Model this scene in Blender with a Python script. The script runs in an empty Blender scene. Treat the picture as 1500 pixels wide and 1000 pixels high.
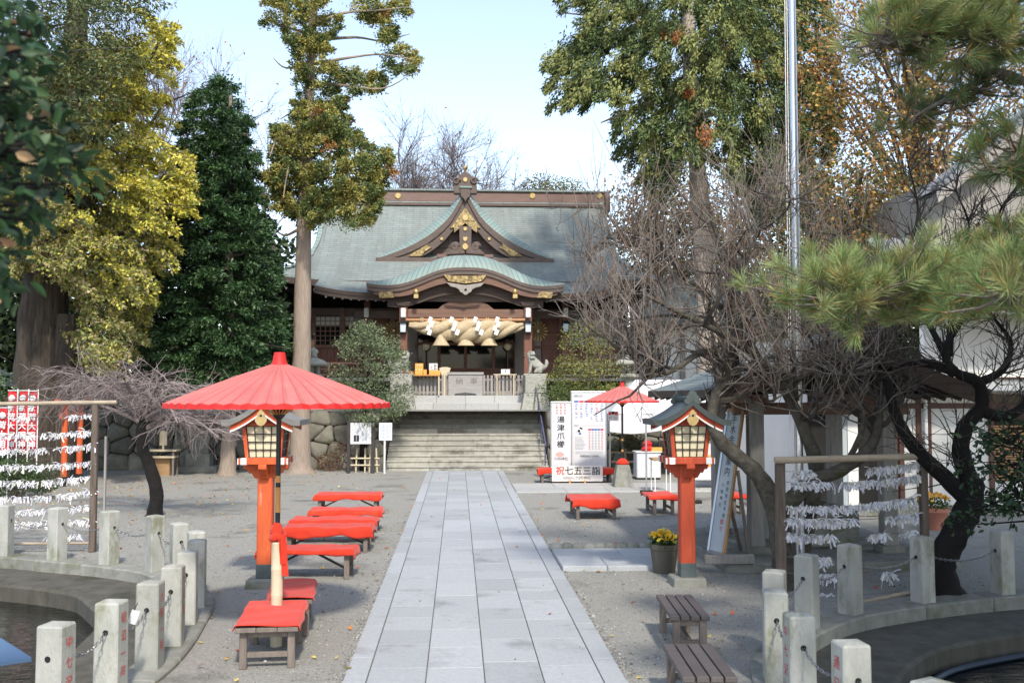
import bpy, bmesh, math, random
import numpy as np
from mathutils import Vector, Matrix, geometry
R = math.radians
rng = random.Random(11)
nr = np.random.default_rng(11)
sc = bpy.context.scene
COL = sc.collection

# ------------------------------------------------------------------ camera
CAMZ = 2.6
FPX = 1500 * 35 / 36
PITCH = math.atan(77 / FPX)
YAW = math.atan(79 / FPX * math.cos(PITCH))
cam_d = bpy.data.cameras.new('camera')
cam_d.lens = 35; cam_d.sensor_width = 36; cam_d.clip_start = 0.1; cam_d.clip_end = 2000
cam_d.dof.use_dof = True; cam_d.dof.focus_distance = 20; cam_d.dof.aperture_fstop = 4.0
cam = bpy.data.objects.new('camera', cam_d); COL.objects.link(cam)
cam.location = (0, 0, CAMZ); cam.rotation_euler = (R(90) + PITCH, 0, -YAW)
sc.camera = cam
# ------------------------------------------------------------------ light
SUN_EL = 46.0
SUN_AZ = 170.0           # degrees clockwise from +Y: the sun stands behind the camera, a little to the right
az, el = R(SUN_AZ), R(SUN_EL)
to_sun = Vector((math.sin(az) * math.cos(el), math.cos(az) * math.cos(el), math.sin(el)))
sun_d = bpy.data.lights.new('sun', 'SUN'); sun_d.energy = 2.1; sun_d.angle = R(4.0); sun_d.color = (1, .93, .82)
sun = bpy.data.objects.new('sun', sun_d); COL.objects.link(sun)
sun.rotation_euler = (-to_sun).to_track_quat('-Z', 'Y').to_euler(); sun.location = (8, -20, 30)
w = bpy.data.worlds.new('World'); sc.world = w; w.use_nodes = True
wn = w.node_tree.nodes; wl = w.node_tree.links
sky = wn.new('ShaderNodeTexSky'); sky.sky_type = 'NISHITA'; sky.sun_disc = False
sky.sun_elevation = el; sky.sun_rotation = az; sky.air_density = 1.0; sky.dust_density = 1.0; sky.ozone_density = 1.0
bg = wn['Background']; bg.inputs['Strength'].default_value = 0.15
hs_ = wn.new('ShaderNodeHueSaturation'); hs_.inputs['Saturation'].default_value = .80      # thin high haze over the whole sky
wl.new(sky.outputs[0], hs_.inputs['Color']); wl.new(hs_.outputs[0], bg.inputs['Color'])
sc.view_settings.view_transform = 'Standard'; sc.view_settings.look = 'None'
sc.view_settings.exposure = 1.18; sc.view_settings.gamma = 1.0
sc.render.engine = 'CYCLES'
cy = sc.cycles
cy.use_denoising = True
cy.max_bounces = 6; cy.diffuse_bounces = 3; cy.glossy_bounces = 3; cy.transmission_bounces = 4; cy.transparent_max_bounces = 6
cy.sample_clamp_indirect = 6

# ------------------------------------------------------------------ photo pixel -> place
_cy, _sy, _cp, _sp = math.cos(YAW), math.sin(YAW), math.cos(PITCH), math.sin(PITCH)
_F = Vector((_sy * _cp, _cy * _cp, _sp)); _RT = Vector((_cy, -_sy, 0)); _UP = _RT.cross(_F)
def ray(px, py):
    return _F + _RT * ((px - 750) / FPX) - _UP * ((py - 500) / FPX)
def at(px, py, Y):                     # the point of that sight line at distance Y down the path
    d = ray(px, py); t = Y / d.y
    return Vector((d.x * t, Y, CAMZ + d.z * t))
def gd(px, py, z=0.0):                 # the point of that sight line at height z
    d = ray(px, py); t = (z - CAMZ) / d.z
    return Vector((d.x * t, d.y * t, z))
def atz(px, py, Y): return at(px, py, Y).z
def atx(px, Y): return at(px, 577, Y).x

# ------------------------------------------------------------------ materials
MATS = {}
def nod(nt, t, **kw):
    n = nt.nodes.new(t)
    for k, v in kw.items(): setattr(n, k, v)
    return n
def lin(c): return (c[0], c[1], c[2], 1)
def M(name, c1, c2=None, scale=4, rough=.8, bump=0, bscale=30, metal=0, rand=0, detail=5, stretch=(1, 1, 1), c3=None, s3=.7, t3=.55, spec=.35, sheen=0, coat=0):
    m = bpy.data.materials.new(name); m.use_nodes = True; nt = m.node_tree; b = nt.nodes['Principled BSDF']
    L = nt.links.new
    tc = nod(nt, 'ShaderNodeTexCoord'); mp = nod(nt, 'ShaderNodeMapping'); mp.inputs['Scale'].default_value = stretch
    L(tc.outputs['Object'], mp.inputs[0])
    oi = nod(nt, 'ShaderNodeObjectInfo')
    ad = nod(nt, 'ShaderNodeVectorMath', operation='ADD')       # alike pieces do not repeat the same grain
    sca = nod(nt, 'ShaderNodeVectorMath', operation='SCALE'); cx = nod(nt, 'ShaderNodeCombineXYZ')
    for i in range(3): L(oi.outputs['Random'], cx.inputs[i])
    L(cx.outputs[0], sca.inputs[0]); sca.inputs[3].default_value = 17.0
    L(mp.outputs[0], ad.inputs[0]); L(sca.outputs[0], ad.inputs[1])
    col = None
    if c2 is None: c2 = tuple(x * .8 for x in c1)
    nz = nod(nt, 'ShaderNodeTexNoise'); nz.inputs['Scale'].default_value = scale; nz.inputs['Detail'].default_value = detail; nz.inputs['Roughness'].default_value = .62
    L(ad.outputs[0], nz.inputs['Vector'])
    rp = nod(nt, 'ShaderNodeValToRGB'); rp.color_ramp.elements[0].position = .32; rp.color_ramp.elements[1].position = .68
    rp.color_ramp.elements[0].color = lin(c1); rp.color_ramp.elements[1].color = lin(c2)
    L(nz.outputs['Fac'], rp.inputs[0]); col = rp.outputs[0]
    if c3 is not None:
        n3 = nod(nt, 'ShaderNodeTexNoise'); n3.inputs['Scale'].default_value = s3; n3.inputs['Detail'].default_value = 7; n3.inputs['Roughness'].default_value = .7
        L(ad.outputs[0], n3.inputs['Vector'])
        r3 = nod(nt, 'ShaderNodeValToRGB'); r3.color_ramp.elements[0].position = t3; r3.color_ramp.elements[1].position = min(1, t3 + .12)
        L(n3.outputs['Fac'], r3.inputs[0])
        mx = nod(nt, 'ShaderNodeMix', data_type='RGBA'); L(r3.outputs[0], mx.inputs[0]); L(col, mx.inputs[6]); mx.inputs[7].default_value = lin(c3)
        col = mx.outputs[2]
    if rand:
        hs = nod(nt, 'ShaderNodeHueSaturation'); mr = nod(nt, 'ShaderNodeMapRange')
        mr.inputs[3].default_value = 1 - rand; mr.inputs[4].default_value = 1 + rand
        L(oi.outputs['Random'], mr.inputs[0]); L(mr.outputs[0], hs.inputs['Value']); L(col, hs.inputs['Color']); col = hs.outputs[0]
    L(col, b.inputs['Base Color'])
    b.inputs['Roughness'].default_value = rough; b.inputs['Metallic'].default_value = metal
    b.inputs['Specular IOR Level'].default_value = spec
    if coat: b.inputs['Coat Weight'].default_value = coat
    if sheen: b.inputs['Sheen Weight'].default_value = sheen
    if bump:
        nb = nod(nt, 'ShaderNodeTexNoise'); nb.inputs['Scale'].default_value = bscale; nb.inputs['Detail'].default_value = 4
        L(ad.outputs[0], nb.inputs['Vector'])
        bp = nod(nt, 'ShaderNodeBump'); bp.inputs['Strength'].default_value = min(1, bump); bp.inputs['Distance'].default_value = .02
        L(nb.outputs['Fac'], bp.inputs['Height']); L(bp.outputs[0], b.inputs['Normal'])
    MATS[name] = m
    return m
def leafmat(name, trans=.25, rough=.5, spec=.35, gain=1.0):
    m = bpy.data.materials.new(name); m.use_nodes = True; nt = m.node_tree; b = nt.nodes['Principled BSDF']; L = nt.links.new
    at_ = nod(nt, 'ShaderNodeAttribute', attribute_name='Col')
    L(at_.outputs['Color'], b.inputs['Base Color']); b.inputs['Roughness'].default_value = rough; b.inputs['Specular IOR Level'].default_value = spec
    tr = nod(nt, 'ShaderNodeBsdfTranslucent'); mx = nod(nt, 'ShaderNodeMixShader'); mx.inputs[0].default_value = trans
    L(at_.outputs['Color'], tr.inputs['Color']); L(b.outputs[0], mx.inputs[1]); L(tr.outputs[0], mx.inputs[2])
    L(mx.outputs[0], nt.nodes['Material Output'].inputs[0])
    MATS[name] = m; return m

# ------------------------------------------------------------------ mesh building
class MB:
    def __init__(s, org=(0, 0, 0)):
        s.v = []; s.f = []; s.o = Vector(org); s.uv = None; s.mi = []
    def add(s, vs, fs, mi=0):
        n = len(s.v); s.v += [tuple(Vector(p) - s.o) for p in vs]
        s.f += [tuple(i + n for i in f) for f in fs]; s.mi += [mi] * len(fs); return s
    def box(s, c, size, rz=0, mi=0, rx=0, ry=0, taper=1.0, tapery=None):
        hx, hy, hz = size[0] / 2, size[1] / 2, size[2] / 2
        ty = taper if tapery is None else tapery
        pts = [(-hx, -hy, -hz), (hx, -hy, -hz), (hx, hy, -hz), (-hx, hy, -hz),
               (-hx * taper, -hy * ty, hz), (hx * taper, -hy * ty, hz), (hx * taper, hy * ty, hz), (-hx * taper, hy * ty, hz)]
        m = Matrix.Rotation(rz, 3, 'Z') @ Matrix.Rotation(ry, 3, 'Y') @ Matrix.Rotation(rx, 3, 'X')
        c = Vector(c)
        return s.add([c + m @ Vector(p) for p in pts], [(3, 2, 1, 0), (4, 5, 6, 7), (0, 1, 5, 4), (1, 2, 6, 5), (2, 3, 7, 6), (3, 0, 4, 7)], mi)
    def b2(s, lo, hi, mi=0):            # box by two corners
        lo, hi = Vector(lo), Vector(hi)
        return s.box((lo + hi) / 2, hi - lo, mi=mi)
    def bar(s, a, b, w, h=None, mi=0, up=(0, 0, 1)):   # square bar from a to b
        a, b = Vector(a), Vector(b); h = h or w; d = (b - a).normalized(); u = Vector(up)
        if abs(d.dot(u)) > .98: u = Vector((0, 1, 0))
        x = d.cross(u).normalized(); z = x.cross(d)
        ps = []
        for p in (a, b):
            for i, j in ((-1, -1), (1, -1), (1, 1), (-1, 1)): ps.append(p + x * (w / 2 * i) + z * (h / 2 * j))
        return s.add(ps, [(0, 1, 2, 3), (7, 6, 5, 4), (1, 0, 4, 5), (2, 1, 5, 6), (3, 2, 6, 7), (0, 3, 7, 4)], mi)
    def tube(s, pts, rad, n=8, cap=True, mi=0, jitter=0):
        pts = [Vector(p) for p in pts]; k = len(pts)
        if not hasattr(rad, '__len__'): rad = [rad] * k
        vs = []; prev = None
        for i, p in enumerate(pts):
            d = (pts[min(i + 1, k - 1)] - pts[max(i - 1, 0)])
            if d.length < 1e-7: d = Vector((0, 0, 1))
            d.normalize()
            if prev is None:
                u = Vector((1, 0, 0)) if abs(d.x) < .8 else Vector((0, 1, 0))
                x = d.cross(u).normalized()
            else:
                x = prev - d * prev.dot(d)
                if x.length < 1e-6: x = d.orthogonal()
                x.normalize()
            prev = x; y = d.cross(x)
            for j in range(n):
                a = 2 * math.pi * j / n; r = rad[i] * (1 + (rng.uniform(-jitter, jitter) if jitter else 0))
                vs.append(p + x * (math.cos(a) * r) + y * (math.sin(a) * r))
        fs = []
        for i in range(k - 1):
            for j in range(n):
                a, b = i * n + j, i * n + (j + 1) % n
                fs.append((a, b, b + n, a + n))
        if cap: fs += [tuple(range(n - 1, -1, -1)), tuple(range((k - 1) * n, k * n))]
        return s.add(vs, fs, mi)
    def lathe(s, c, prof, n=20, mi=0, rz=0):   # prof: (radius, z)
        c = Vector(c); vs = []; fs = []
        for r, z in prof:
            for j in range(n):
                a = 2 * math.pi * j / n + rz; vs.append(c + Vector((math.cos(a) * r, math.sin(a) * r, z)))
        for i in range(len(prof) - 1):
            for j in range(n):
                a, b = i * n + j, i * n + (j + 1) % n; fs.append((a, b, b + n, a + n))
        fs += [tuple(range(n - 1, -1, -1)), tuple(range((len(prof) - 1) * n, len(prof) * n))]
        return s.add(vs, fs, mi)
    def prism(s, poly, a0, a1, axis='y', mi=0):    # poly in the two other axes, extruded along axis
        def mk(p, t): return {'y': (p[0], t, p[1]), 'x': (t, p[0], p[1]), 'z': (p[0], p[1], t)}[axis]
        n = len(poly); vs = [mk(p, a0) for p in poly] + [mk(p, a1) for p in poly]
        tri = geometry.tessellate_polygon([[Vector((p[0], p[1], 0)) for p in poly]])
        fs = [tuple(t) for t in tri] + [tuple(i + n for i in reversed(t)) for t in tri]
        fs += [(i, (i + 1) % n, (i + 1) % n + n, i + n) for i in range(n)]
        return s.add(vs, fs, mi)
    def strip(s, top, bot, mi=0):
        n = len(top); return s.add(list(top) + list(bot), [(i, i + 1, i + 1 + n, i + n) for i in range(n - 1)], mi)
    def grid(s, fn, nu, nv, mi=0, uv=None):
        vs = [fn(i / nu, j / nv) for j in range(nv + 1) for i in range(nu + 1)]
        fs = [(j * (nu + 1) + i, j * (nu + 1) + i + 1, (j + 1) * (nu + 1) + i + 1, (j + 1) * (nu + 1) + i) for j in range(nv) for i in range(nu)]
        return s.add(vs, fs, mi)
    def mesh(s, name, bevel=0, smooth=False, segs=1, recalc=True, uvfn=None):
        me = bpy.data.meshes.new(name); me.from_pydata(s.v, [], s.f)
        if any(s.mi): me.polygons.foreach_set('material_index', s.mi)
        if recalc or bevel:
            bm = bmesh.new(); bm.from_mesh(me)
            if recalc: bmesh.ops.recalc_face_normals(bm, faces=bm.faces)
            if bevel:
                es = [e for e in bm.edges if len(e.link_faces) == 2 and e.calc_face_angle(0) > .5]
                bmesh.ops.bevel(bm, geom=es, offset=bevel, segments=segs, affect='EDGES', clamp_overlap=True, profile=.6)
            bm.to_mesh(me); bm.free()
        if smooth:
            me.polygons.foreach_set('use_smooth', [True] * len(me.polygons))
            if smooth is not True: me.set_sharp_from_angle(angle=R(smooth))
        if uvfn:
            ul = me.uv_layers.new(name='UVMap')
            for l in me.loops: ul.data[l.index].uv = uvfn(me.vertices[l.vertex_index].co + s.o)
        me.update(); return me
    def build(s, name, mat, parent=None, loc=None, **kw):
        return put(name, s.mesh(name, **kw), mat, parent, loc)
def put(name, me, mat, parent=None, loc=None, rz=None):
    ms = mat if isinstance(mat, (list, tuple)) else [mat]
    if len(me.materials) == 0:
        for m in ms: me.materials.append(MATS[m] if isinstance(m, str) else m)
    o = bpy.data.objects.new(name, me); COL.objects.link(o)
    if parent is not None: o.parent = parent
    if loc is not None: o.location = loc
    if rz is not None: o.rotation_euler.z = rz
    return o
def tag(o, label=None, cat=None, group=None, kind=None):
    for k, v in (('label', label), ('category', cat), ('group', group), ('kind', kind)):
        if v: o[k] = v
    return o
def thing(name, label, cat, loc=(0, 0, 0), group=None, rz=0):
    o = bpy.data.objects.new(name, None); COL.objects.link(o); o.location = loc; o.rotation_euler.z = rz
    o.empty_display_size = .2
    return tag(o, label, cat, group)
def structure(o, label=None): return tag(o, label, kind='structure')
def copy_tree(o, parent=None):
    c = o.copy(); COL.objects.link(c); c.parent = parent
    for ch in KIDS.get(o.name, o.children): copy_tree(ch, c)
    return c
KIDS = {}
def dup(root, loc, rz=None, label=None, group=None):
    c = copy_tree(root); c.location = loc
    if rz is not None: c.rotation_euler.z = rz
    if label: c['label'] = label
    if group: c['group'] = group
    return c
def text_mb(body, size, org=(0, 0, 0), spacing=1.0, thick=0.0):
    c = bpy.data.curves.new('txt', 'FONT'); c.body = body; c.size = size; c.align_x = 'CENTER'; c.align_y = 'CENTER'; c.space_line = spacing
    c.resolution_u = 2; c.offset = thick
    o = bpy.data.objects.new('txt', c); COL.objects.link(o)
    dg = bpy.context.evaluated_depsgraph_get(); dg.update()
    me = bpy.data.meshes.new_from_object(o.evaluated_get(dg))
    vs = [v.co.copy() for v in me.vertices]; fs = [tuple(p.vertices) for p in me.polygons]
    bpy.data.objects.remove(o); bpy.data.curves.remove(c); bpy.data.meshes.remove(me)
    return vs, fs
def text(name, body, size, mat, parent, pos, spacing=1.0, face='-y', thick=0.0, sx=1.0):
    vs, fs = text_mb(body, size, spacing=spacing, thick=thick)
    if isinstance(face, Matrix): vs = [face @ Vector((v.x * sx, 0, v.y)) for v in vs]
    else: vs = [Vector((v.x * sx, 0, v.y)) if face == '-y' else (Vector((0, v.x * sx, v.y)) if face == 'x' else Vector((0, -v.x * sx, v.y))) for v in vs]
    mb = MB(); mb.add([Vector(pos) + v for v in vs], fs)
    return mb.build(name, mat, parent, recalc=False)
def leaf_mesh(name, P, D, N, Ln, W, C, fold=0.0):
    """diamond leaves: P base, D direction, N normal, length, width, colour"""
    P = np.asarray(P, float); n = len(P)
    D = D / (np.linalg.norm(D, axis=1, keepdims=True) + 1e-9)
    S = np.cross(D, N); S /= (np.linalg.norm(S, axis=1, keepdims=True) + 1e-9)
    Nn = np.cross(S, D)
    Ln = np.broadcast_to(np.asarray(Ln, float), (n,))[:, None]; W = np.broadcast_to(np.asarray(W, float), (n,))[:, None]
    V = np.empty((n, 4, 3))
    V[:, 0] = P; V[:, 2] = P + D * Ln
    mid = P + D * Ln * .45
    V[:, 1] = mid + S * W * .5 + Nn * W * fold; V[:, 3] = mid - S * W * .5 + Nn * W * fold
    me = bpy.data.meshes.new(name); me.vertices.add(4 * n); me.loops.add(4 * n); me.polygons.add(n)
    me.vertices.foreach_set('co', V.ravel().astype(np.float32))
    me.loops.foreach_set('vertex_index', np.arange(4 * n, dtype=np.int32))
    me.polygons.foreach_set('loop_start', np.arange(0, 4 * n, 4, dtype=np.int32)); me.polygons.foreach_set('loop_total', np.full(n, 4, np.int32))
    me.update(calc_edges=True)
    ca = me.color_attributes.new('Col', 'FLOAT_COLOR', 'POINT')
    cc = np.ones((n, 4, 4)); cc[:, :, :3] = np.asarray(C)[:, None, :]
    ca.data.foreach_set('color', cc.ravel().astype(np.float32))
    return me
def big_leaf_mesh(name, P, D, N, Ln, W, C):
    """pointed oval leaves folded along the midrib"""
    P = np.asarray(P, float); n = len(P); D = D / (np.linalg.norm(D, axis=1, keepdims=True) + 1e-9)
    S = np.cross(D, N); S /= (np.linalg.norm(S, axis=1, keepdims=True) + 1e-9); Nn = np.cross(S, D)
    Ln = Ln[:, None]; W = W[:, None]; V = np.empty((n, 11, 3)); ts = (0, .22, .5, .78, 1); hw = (.78, 1, .66)
    for i, t in enumerate(ts): V[:, i] = P + D * Ln * t - Nn * Ln * (.18 * t * t)
    for i in range(3):
        for j, s_ in ((0, 1), (3, -1)): V[:, 5 + j + i] = V[:, i + 1] + S * W * .5 * hw[i] * s_ + Nn * W * .14
    F = [(0, 5, 1), (1, 5, 6, 2), (2, 6, 7, 3), (3, 7, 4), (0, 1, 8), (1, 2, 9, 8), (2, 3, 10, 9), (3, 4, 10)]
    me = bpy.data.meshes.new(name); me.from_pydata(V.reshape(-1, 3).tolist(), [], [tuple(a + 11 * k for a in f) for k in range(n) for f in F])
    ca = me.color_attributes.new('Col', 'FLOAT_COLOR', 'POINT'); cc = np.ones((n, 11, 4)); cc[:, :, :3] = np.asarray(C)[:, None, :]; ca.data.foreach_set('color', cc.ravel().astype(np.float32))
    me.polygons.foreach_set('use_smooth', [True] * len(me.polygons)); return me
def unit(n):
    v = nr.normal(size=(n, 3)); return v / np.linalg.norm(v, axis=1, keepdims=True)
def pick(cols, n, wts=None, jit=.12):
    cols = np.array(cols, float); wts = None if wts is None else np.array(wts, float) / np.sum(wts)
    c = cols[nr.choice(len(cols), n, p=wts)]
    return np.clip(c * (1 + nr.normal(0, jit, (n, 1))), 0.003, 1)
# ================================================================== materials
M('gravel', (.20, .194, .172), (.39, .382, .345), scale=55, rough=.95, bump=.9, bscale=90, c3=(.165, .16, .145), s3=.6, t3=.56, detail=10, spec=.15)
M('granite', (.31, .325, .335), (.39, .405, .415), scale=26, rough=.62, bump=.08, bscale=120, rand=.10, c3=(.24, .245, .25), s3=1.1, t3=.56, detail=10)
M('joint', (.16, .155, .145), (.10, .10, .095), scale=30, rough=.95)
M('pale_granite', (.42, .42, .405), (.34, .345, .33), scale=20, rough=.75, bump=.1, rand=.06, c3=(.30, .31, .27), s3=1.6, t3=.58)
M('post_stone', (.40, .395, .36), (.28, .285, .25), scale=5, rough=.9, bump=.35, bscale=60, rand=.14, c3=(.20, .205, .14), s3=2.6, t3=.53, detail=9, stretch=(1, 1, .45))
M('mossy_post', (.37, .38, .31), (.28, .30, .22), scale=5, rough=.9, bump=.25, bscale=70, rand=.12, c3=(.18, .2, .11), s3=2.2, t3=.52, detail=9)
M('kerb_stone', (.25, .248, .22), (.17, .17, .145), scale=6, rough=.92, bump=.3, bscale=50, rand=.12, c3=(.13, .14, .09), s3=1.8, t3=.52, detail=9)
M('basin_stone', (.10, .093, .075), (.06, .056, .043), scale=4, rough=.9, bump=.3, bscale=30, c3=(.04, .04, .026), s3=1.4, t3=.54, stretch=(1, 1, .4))
M('step_stone', (.40, .385, .33), (.28, .27, .23), scale=5, rough=.93, bump=.3, bscale=40, rand=.12, c3=(.15, .142, .11), s3=.7, t3=.54, detail=9)
M('wall_stone', (.21, .20, .165), (.12, .112, .09), scale=3.2, rough=.95, bump=.5, bscale=14, rand=.28, c3=(.13, .135, .09), s3=1.6, t3=.55, detail=9)
M('dark_earth', (.05, .045, .035), (.09, .075, .055), scale=4, rough=1)
M('chain_steel', (.35, .35, .36), (.18, .17, .16), scale=60, rough=.42, metal=.9)
M('red_paint', (.62, .05, .04), (.5, .05, .04), scale=30, rough=.7)
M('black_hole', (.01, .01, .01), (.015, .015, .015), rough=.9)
M('fallen_leaf_dark', (.2, .1, .04), rough=.8)
leafmat('leaf_litter', .1, .8)
m = bpy.data.materials.new('pond_water'); m.use_nodes = True; MATS['pond_water'] = m
b = m.node_tree.nodes['Principled BSDF']; b.inputs['Base Color'].default_value = (.004, .005, .004, 1); b.inputs['Roughness'].default_value = .04
b.inputs['Specular IOR Level'].default_value = .35
nt = m.node_tree; tc = nod(nt, 'ShaderNodeTexCoord'); mp = nod(nt, 'ShaderNodeMapping'); mp.inputs['Scale'].default_value = (1.0, 4.0, 1)
nz = nod(nt, 'ShaderNodeTexNoise'); nz.inputs['Scale'].default_value = 4; nz.inputs['Detail'].default_value = 3
bp = nod(nt, 'ShaderNodeBump'); bp.inputs['Strength'].default_value = .28; bp.inputs['Distance'].default_value = .05
nt.links.new(tc.outputs['Object'], mp.inputs[0]); nt.links.new(mp.outputs[0], nz.inputs['Vector']); nt.links.new(nz.outputs['Fac'], bp.inputs['Height']); nt.links.new(bp.outputs[0], b.inputs['Normal'])

# ================================================================== ponds: where the chain posts stand
KZ = 0.05
def spl(pts, m=8):
    pts = [Vector((p[0], p[1])) for p in pts]; out = []
    for i in range(len(pts) - 1):
        p0 = pts[max(i - 1, 0)]; p1 = pts[i]; p2 = pts[i + 1]; p3 = pts[min(i + 2, len(pts) - 1)]
        for k in range(m):
            t = k / m
            out.append(.5 * ((2 * p1) + (p2 - p0) * t + (2 * p0 - 5 * p1 + 4 * p2 - p3) * t * t + (3 * p1 - p0 - 3 * p2 + p3) * t ** 3))
    out.append(pts[-1]); return out
PTOP = KZ + .80
LP = [gd(83, 911, PTOP), gd(164, 878, PTOP), gd(221, 850, PTOP), gd(254, 827, PTOP), gd(275, 806, PTOP), gd(289, 789.5, PTOP), gd(288, 777, PTOP),
      gd(263, 765, PTOP), gd(228, 754, PTOP), gd(161, 747, PTOP), gd(85, 742.5, PTOP), gd(8, 738.5, PTOP)]
RP = [gd(1368, 996, PTOP), gd(1246, 938, PTOP), gd(1170, 897, PTOP), gd(1135, 863, PTOP), gd(1134, 834, PTOP), gd(1181, 811, PTOP), gd(1244, 796, PTOP),
      gd(1350, 784.5, PTOP), gd(1467, 776.5, PTOP)]
LCURVE = spl([(-3.9, 5.0), (-3.4, 6.4)] + [(p.x, p.y) for p in LP] + [(-8.6, 16.2), (-10.5, 16.4), (-13, 16.2)])
RCURVE = spl([(3.9, 4.9)] + [(p.x, p.y) for p in RP] + [(8.4, 12.8), (10.2, 12.9), (13, 12.6)])
def offset_curve(cv, d, toward):
    out = []
    for i, p in enumerate(cv):
        t = (cv[min(i + 1, len(cv) - 1)] - cv[max(i - 1, 0)]).normalized(); n = Vector((-t.y, t.x))
        if n.dot(Vector(toward) - p) < 0: n = -n
        out.append(p + n * d)
    return out
PONDS = ((LCURVE, (-8.5, 10), [(-15, 15), (-15, 4.6), (-6, 4.4)], 'left'), (RCURVE, (8, 8), [(15, 11.5), (15, 4.6), (6, 4.4)], 'right'))
# ------------------------------------------------------------------ gravel ground, one sheet with the two ponds cut out
outer = [(-260, -60), (260, -60), (260, 420), (-260, 420)]
loops = [[Vector((x, y, 0)) for x, y in outer]] + [[Vector((p.x, p.y, 0)) for p in cv] + [Vector((x, y, 0)) for x, y in ex] for cv, c, ex, s in PONDS]
flat = [p for l in loops for p in l]
mb = MB(); mb.add(flat, [tuple(t) for t in geometry.tessellate_polygon(loops)])
g = mb.build('gravel_ground', 'gravel'); structure(g)
for p in g.data.polygons:
    if p.normal.z < 0: p.flip()
for cv, c, ex, side in PONDS:
    ker = structure(thing('pond_kerb', None, None), None)
    s_in, s_out = offset_curve(cv, .2, c), offset_curve(cv, -.2, c)
    step = 7
    for i in range(0, len(cv) - 1, step):
        j = min(i + step, len(cv) - 1); mb = MB()
        A = s_in[i:j + 1]; B = s_out[i:j + 1]
        sh = lambda L: [p.copy() for p in L]
        A, B = sh(A), sh(B)
        A[0] = A[0].lerp(A[1], .04); B[0] = B[0].lerp(B[1], .04)
        zt = KZ + rng.uniform(-.006, .006)
        n = len(A)
        vs = [(p.x, p.y, zt) for p in A] + [(p.x, p.y, zt) for p in B] + [(p.x, p.y, -.14) for p in A] + [(p.x, p.y, -.14) for p in B]
        fs = []
        for k in range(n - 1):
            fs += [(k, k + 1, n + k + 1, n + k), (k, 2 * n + k, 2 * n + k + 1, k + 1), (n + k, n + k + 1, 3 * n + k + 1, 3 * n + k)]
        fs += [(0, n, 3 * n, 2 * n), (n - 1, 3 * n - 1, 4 * n - 1, 2 * n - 1)]
        mb.add(vs, fs); mb.build('kerb_stone', 'kerb_stone', ker, bevel=.018)
    i2 = offset_curve(cv, .16, c); i3 = offset_curve(cv, 1.1, c); i4 = offset_curve(cv, 1.14, c)
    mb = MB()
    mb.strip([(p.x, p.y, -.115) for p in i2], [(p.x, p.y, -.125) for p in i3])
    mb.strip([(p.x, p.y, -.125) for p in i3], [(p.x, p.y, -.16) for p in i4])
    mb.strip([(p.x, p.y, -.16) for p in i4], [(p.x, p.y, -1.0) for p in i4])
    lp = [(p.x, p.y, -1.0) for p in cv] + [(x, y, -1.0) for x, y in ex]
    mb.add(lp, [tuple(t) for t in geometry.tessellate_polygon([[Vector(p) for p in lp]])])
    for k in range(len(ex)):
        a = ex[k]; b_ = ex[k + 1] if k + 1 < len(ex) else (cv[0].x, cv[0].y)
        mb.add([(a[0], a[1], 0), (b_[0], b_[1], 0), (b_[0], b_[1], -1), (a[0], a[1], -1)], [(0, 1, 2, 3)])
    structure(mb.build('pond_basin', 'basin_stone', recalc=False))
    lw = [(p.x, p.y, -.36) for p in i4] + [(x, y, -.36) for x, y in ex]
    mb = MB(); mb.add(lw, [tuple(t) for t in geometry.tessellate_polygon([[Vector(p) for p in lw]])])
    o = structure(mb.build('pond_water', 'pond_water', recalc=False))
    for p in o.data.polygons:
        if p.normal.z < 0: p.flip()
# a blue hose lies along the right pond's rim
hp = offset_curve(RCURVE, 1.27, (8, 8))
mb = MB(); mb.tube([(p.x, p.y, -.33) for p in hp[14:]], .035, 8)
M('blue_hose', (.012, .022, .04), (.008, .015, .028), rough=.45)
tag(mb.build('water_hose', 'blue_hose', smooth=True), 'dark blue hose lying along the rim of the right pond', 'hose')

# ================================================================== the stone path
PXL, PXR = -1.03, 1.53
path = structure(thing('stone_path', None, None))
mb = MB(); mb.b2((PXL + .01, 4.0, -.1), (PXR - .01, 34.0, .002)); mb.build('path_bed', 'joint', path)
kw = .21
cols = np.linspace(PXL + kw, PXR - kw, 5)
for ci in range(4):
    y = 4.0 + rng.uniform(0, .8); a = cols[ci] + .0055; b_ = cols[ci + 1] - .0055
    y0 = 4.0
    while y0 < 33.98:
        ln = rng.choice((.62, .78, .9, .9, 1.05)); y1 = min(y0 + ln, 33.98)
        if 33.98 - y1 < .3: y1 = 33.98
        z = .016 + rng.uniform(-.002, .003)
        mb = MB(); mb.b2((a, y0 + .006, -.05), (b_, y1 - .006, z)); mb.build('path_slab', 'granite', path, bevel=.002)
        y0 = y1
for a, b_ in ((PXL, PXL + kw - .006), (PXR - kw + .006, PXR)):
    y0 = 4.0
    while y0 < 33.98:
        y1 = min(y0 + rng.choice((1.5, 1.8, 1.35)), 33.98)
        mb = MB(); mb.b2((a, y0 + .005, -.08), (b_, y1 - .005, .018 + rng.uniform(-.001, .002))); mb.build('path_edging', 'granite', path, bevel=.003)
        y0 = y1
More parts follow.
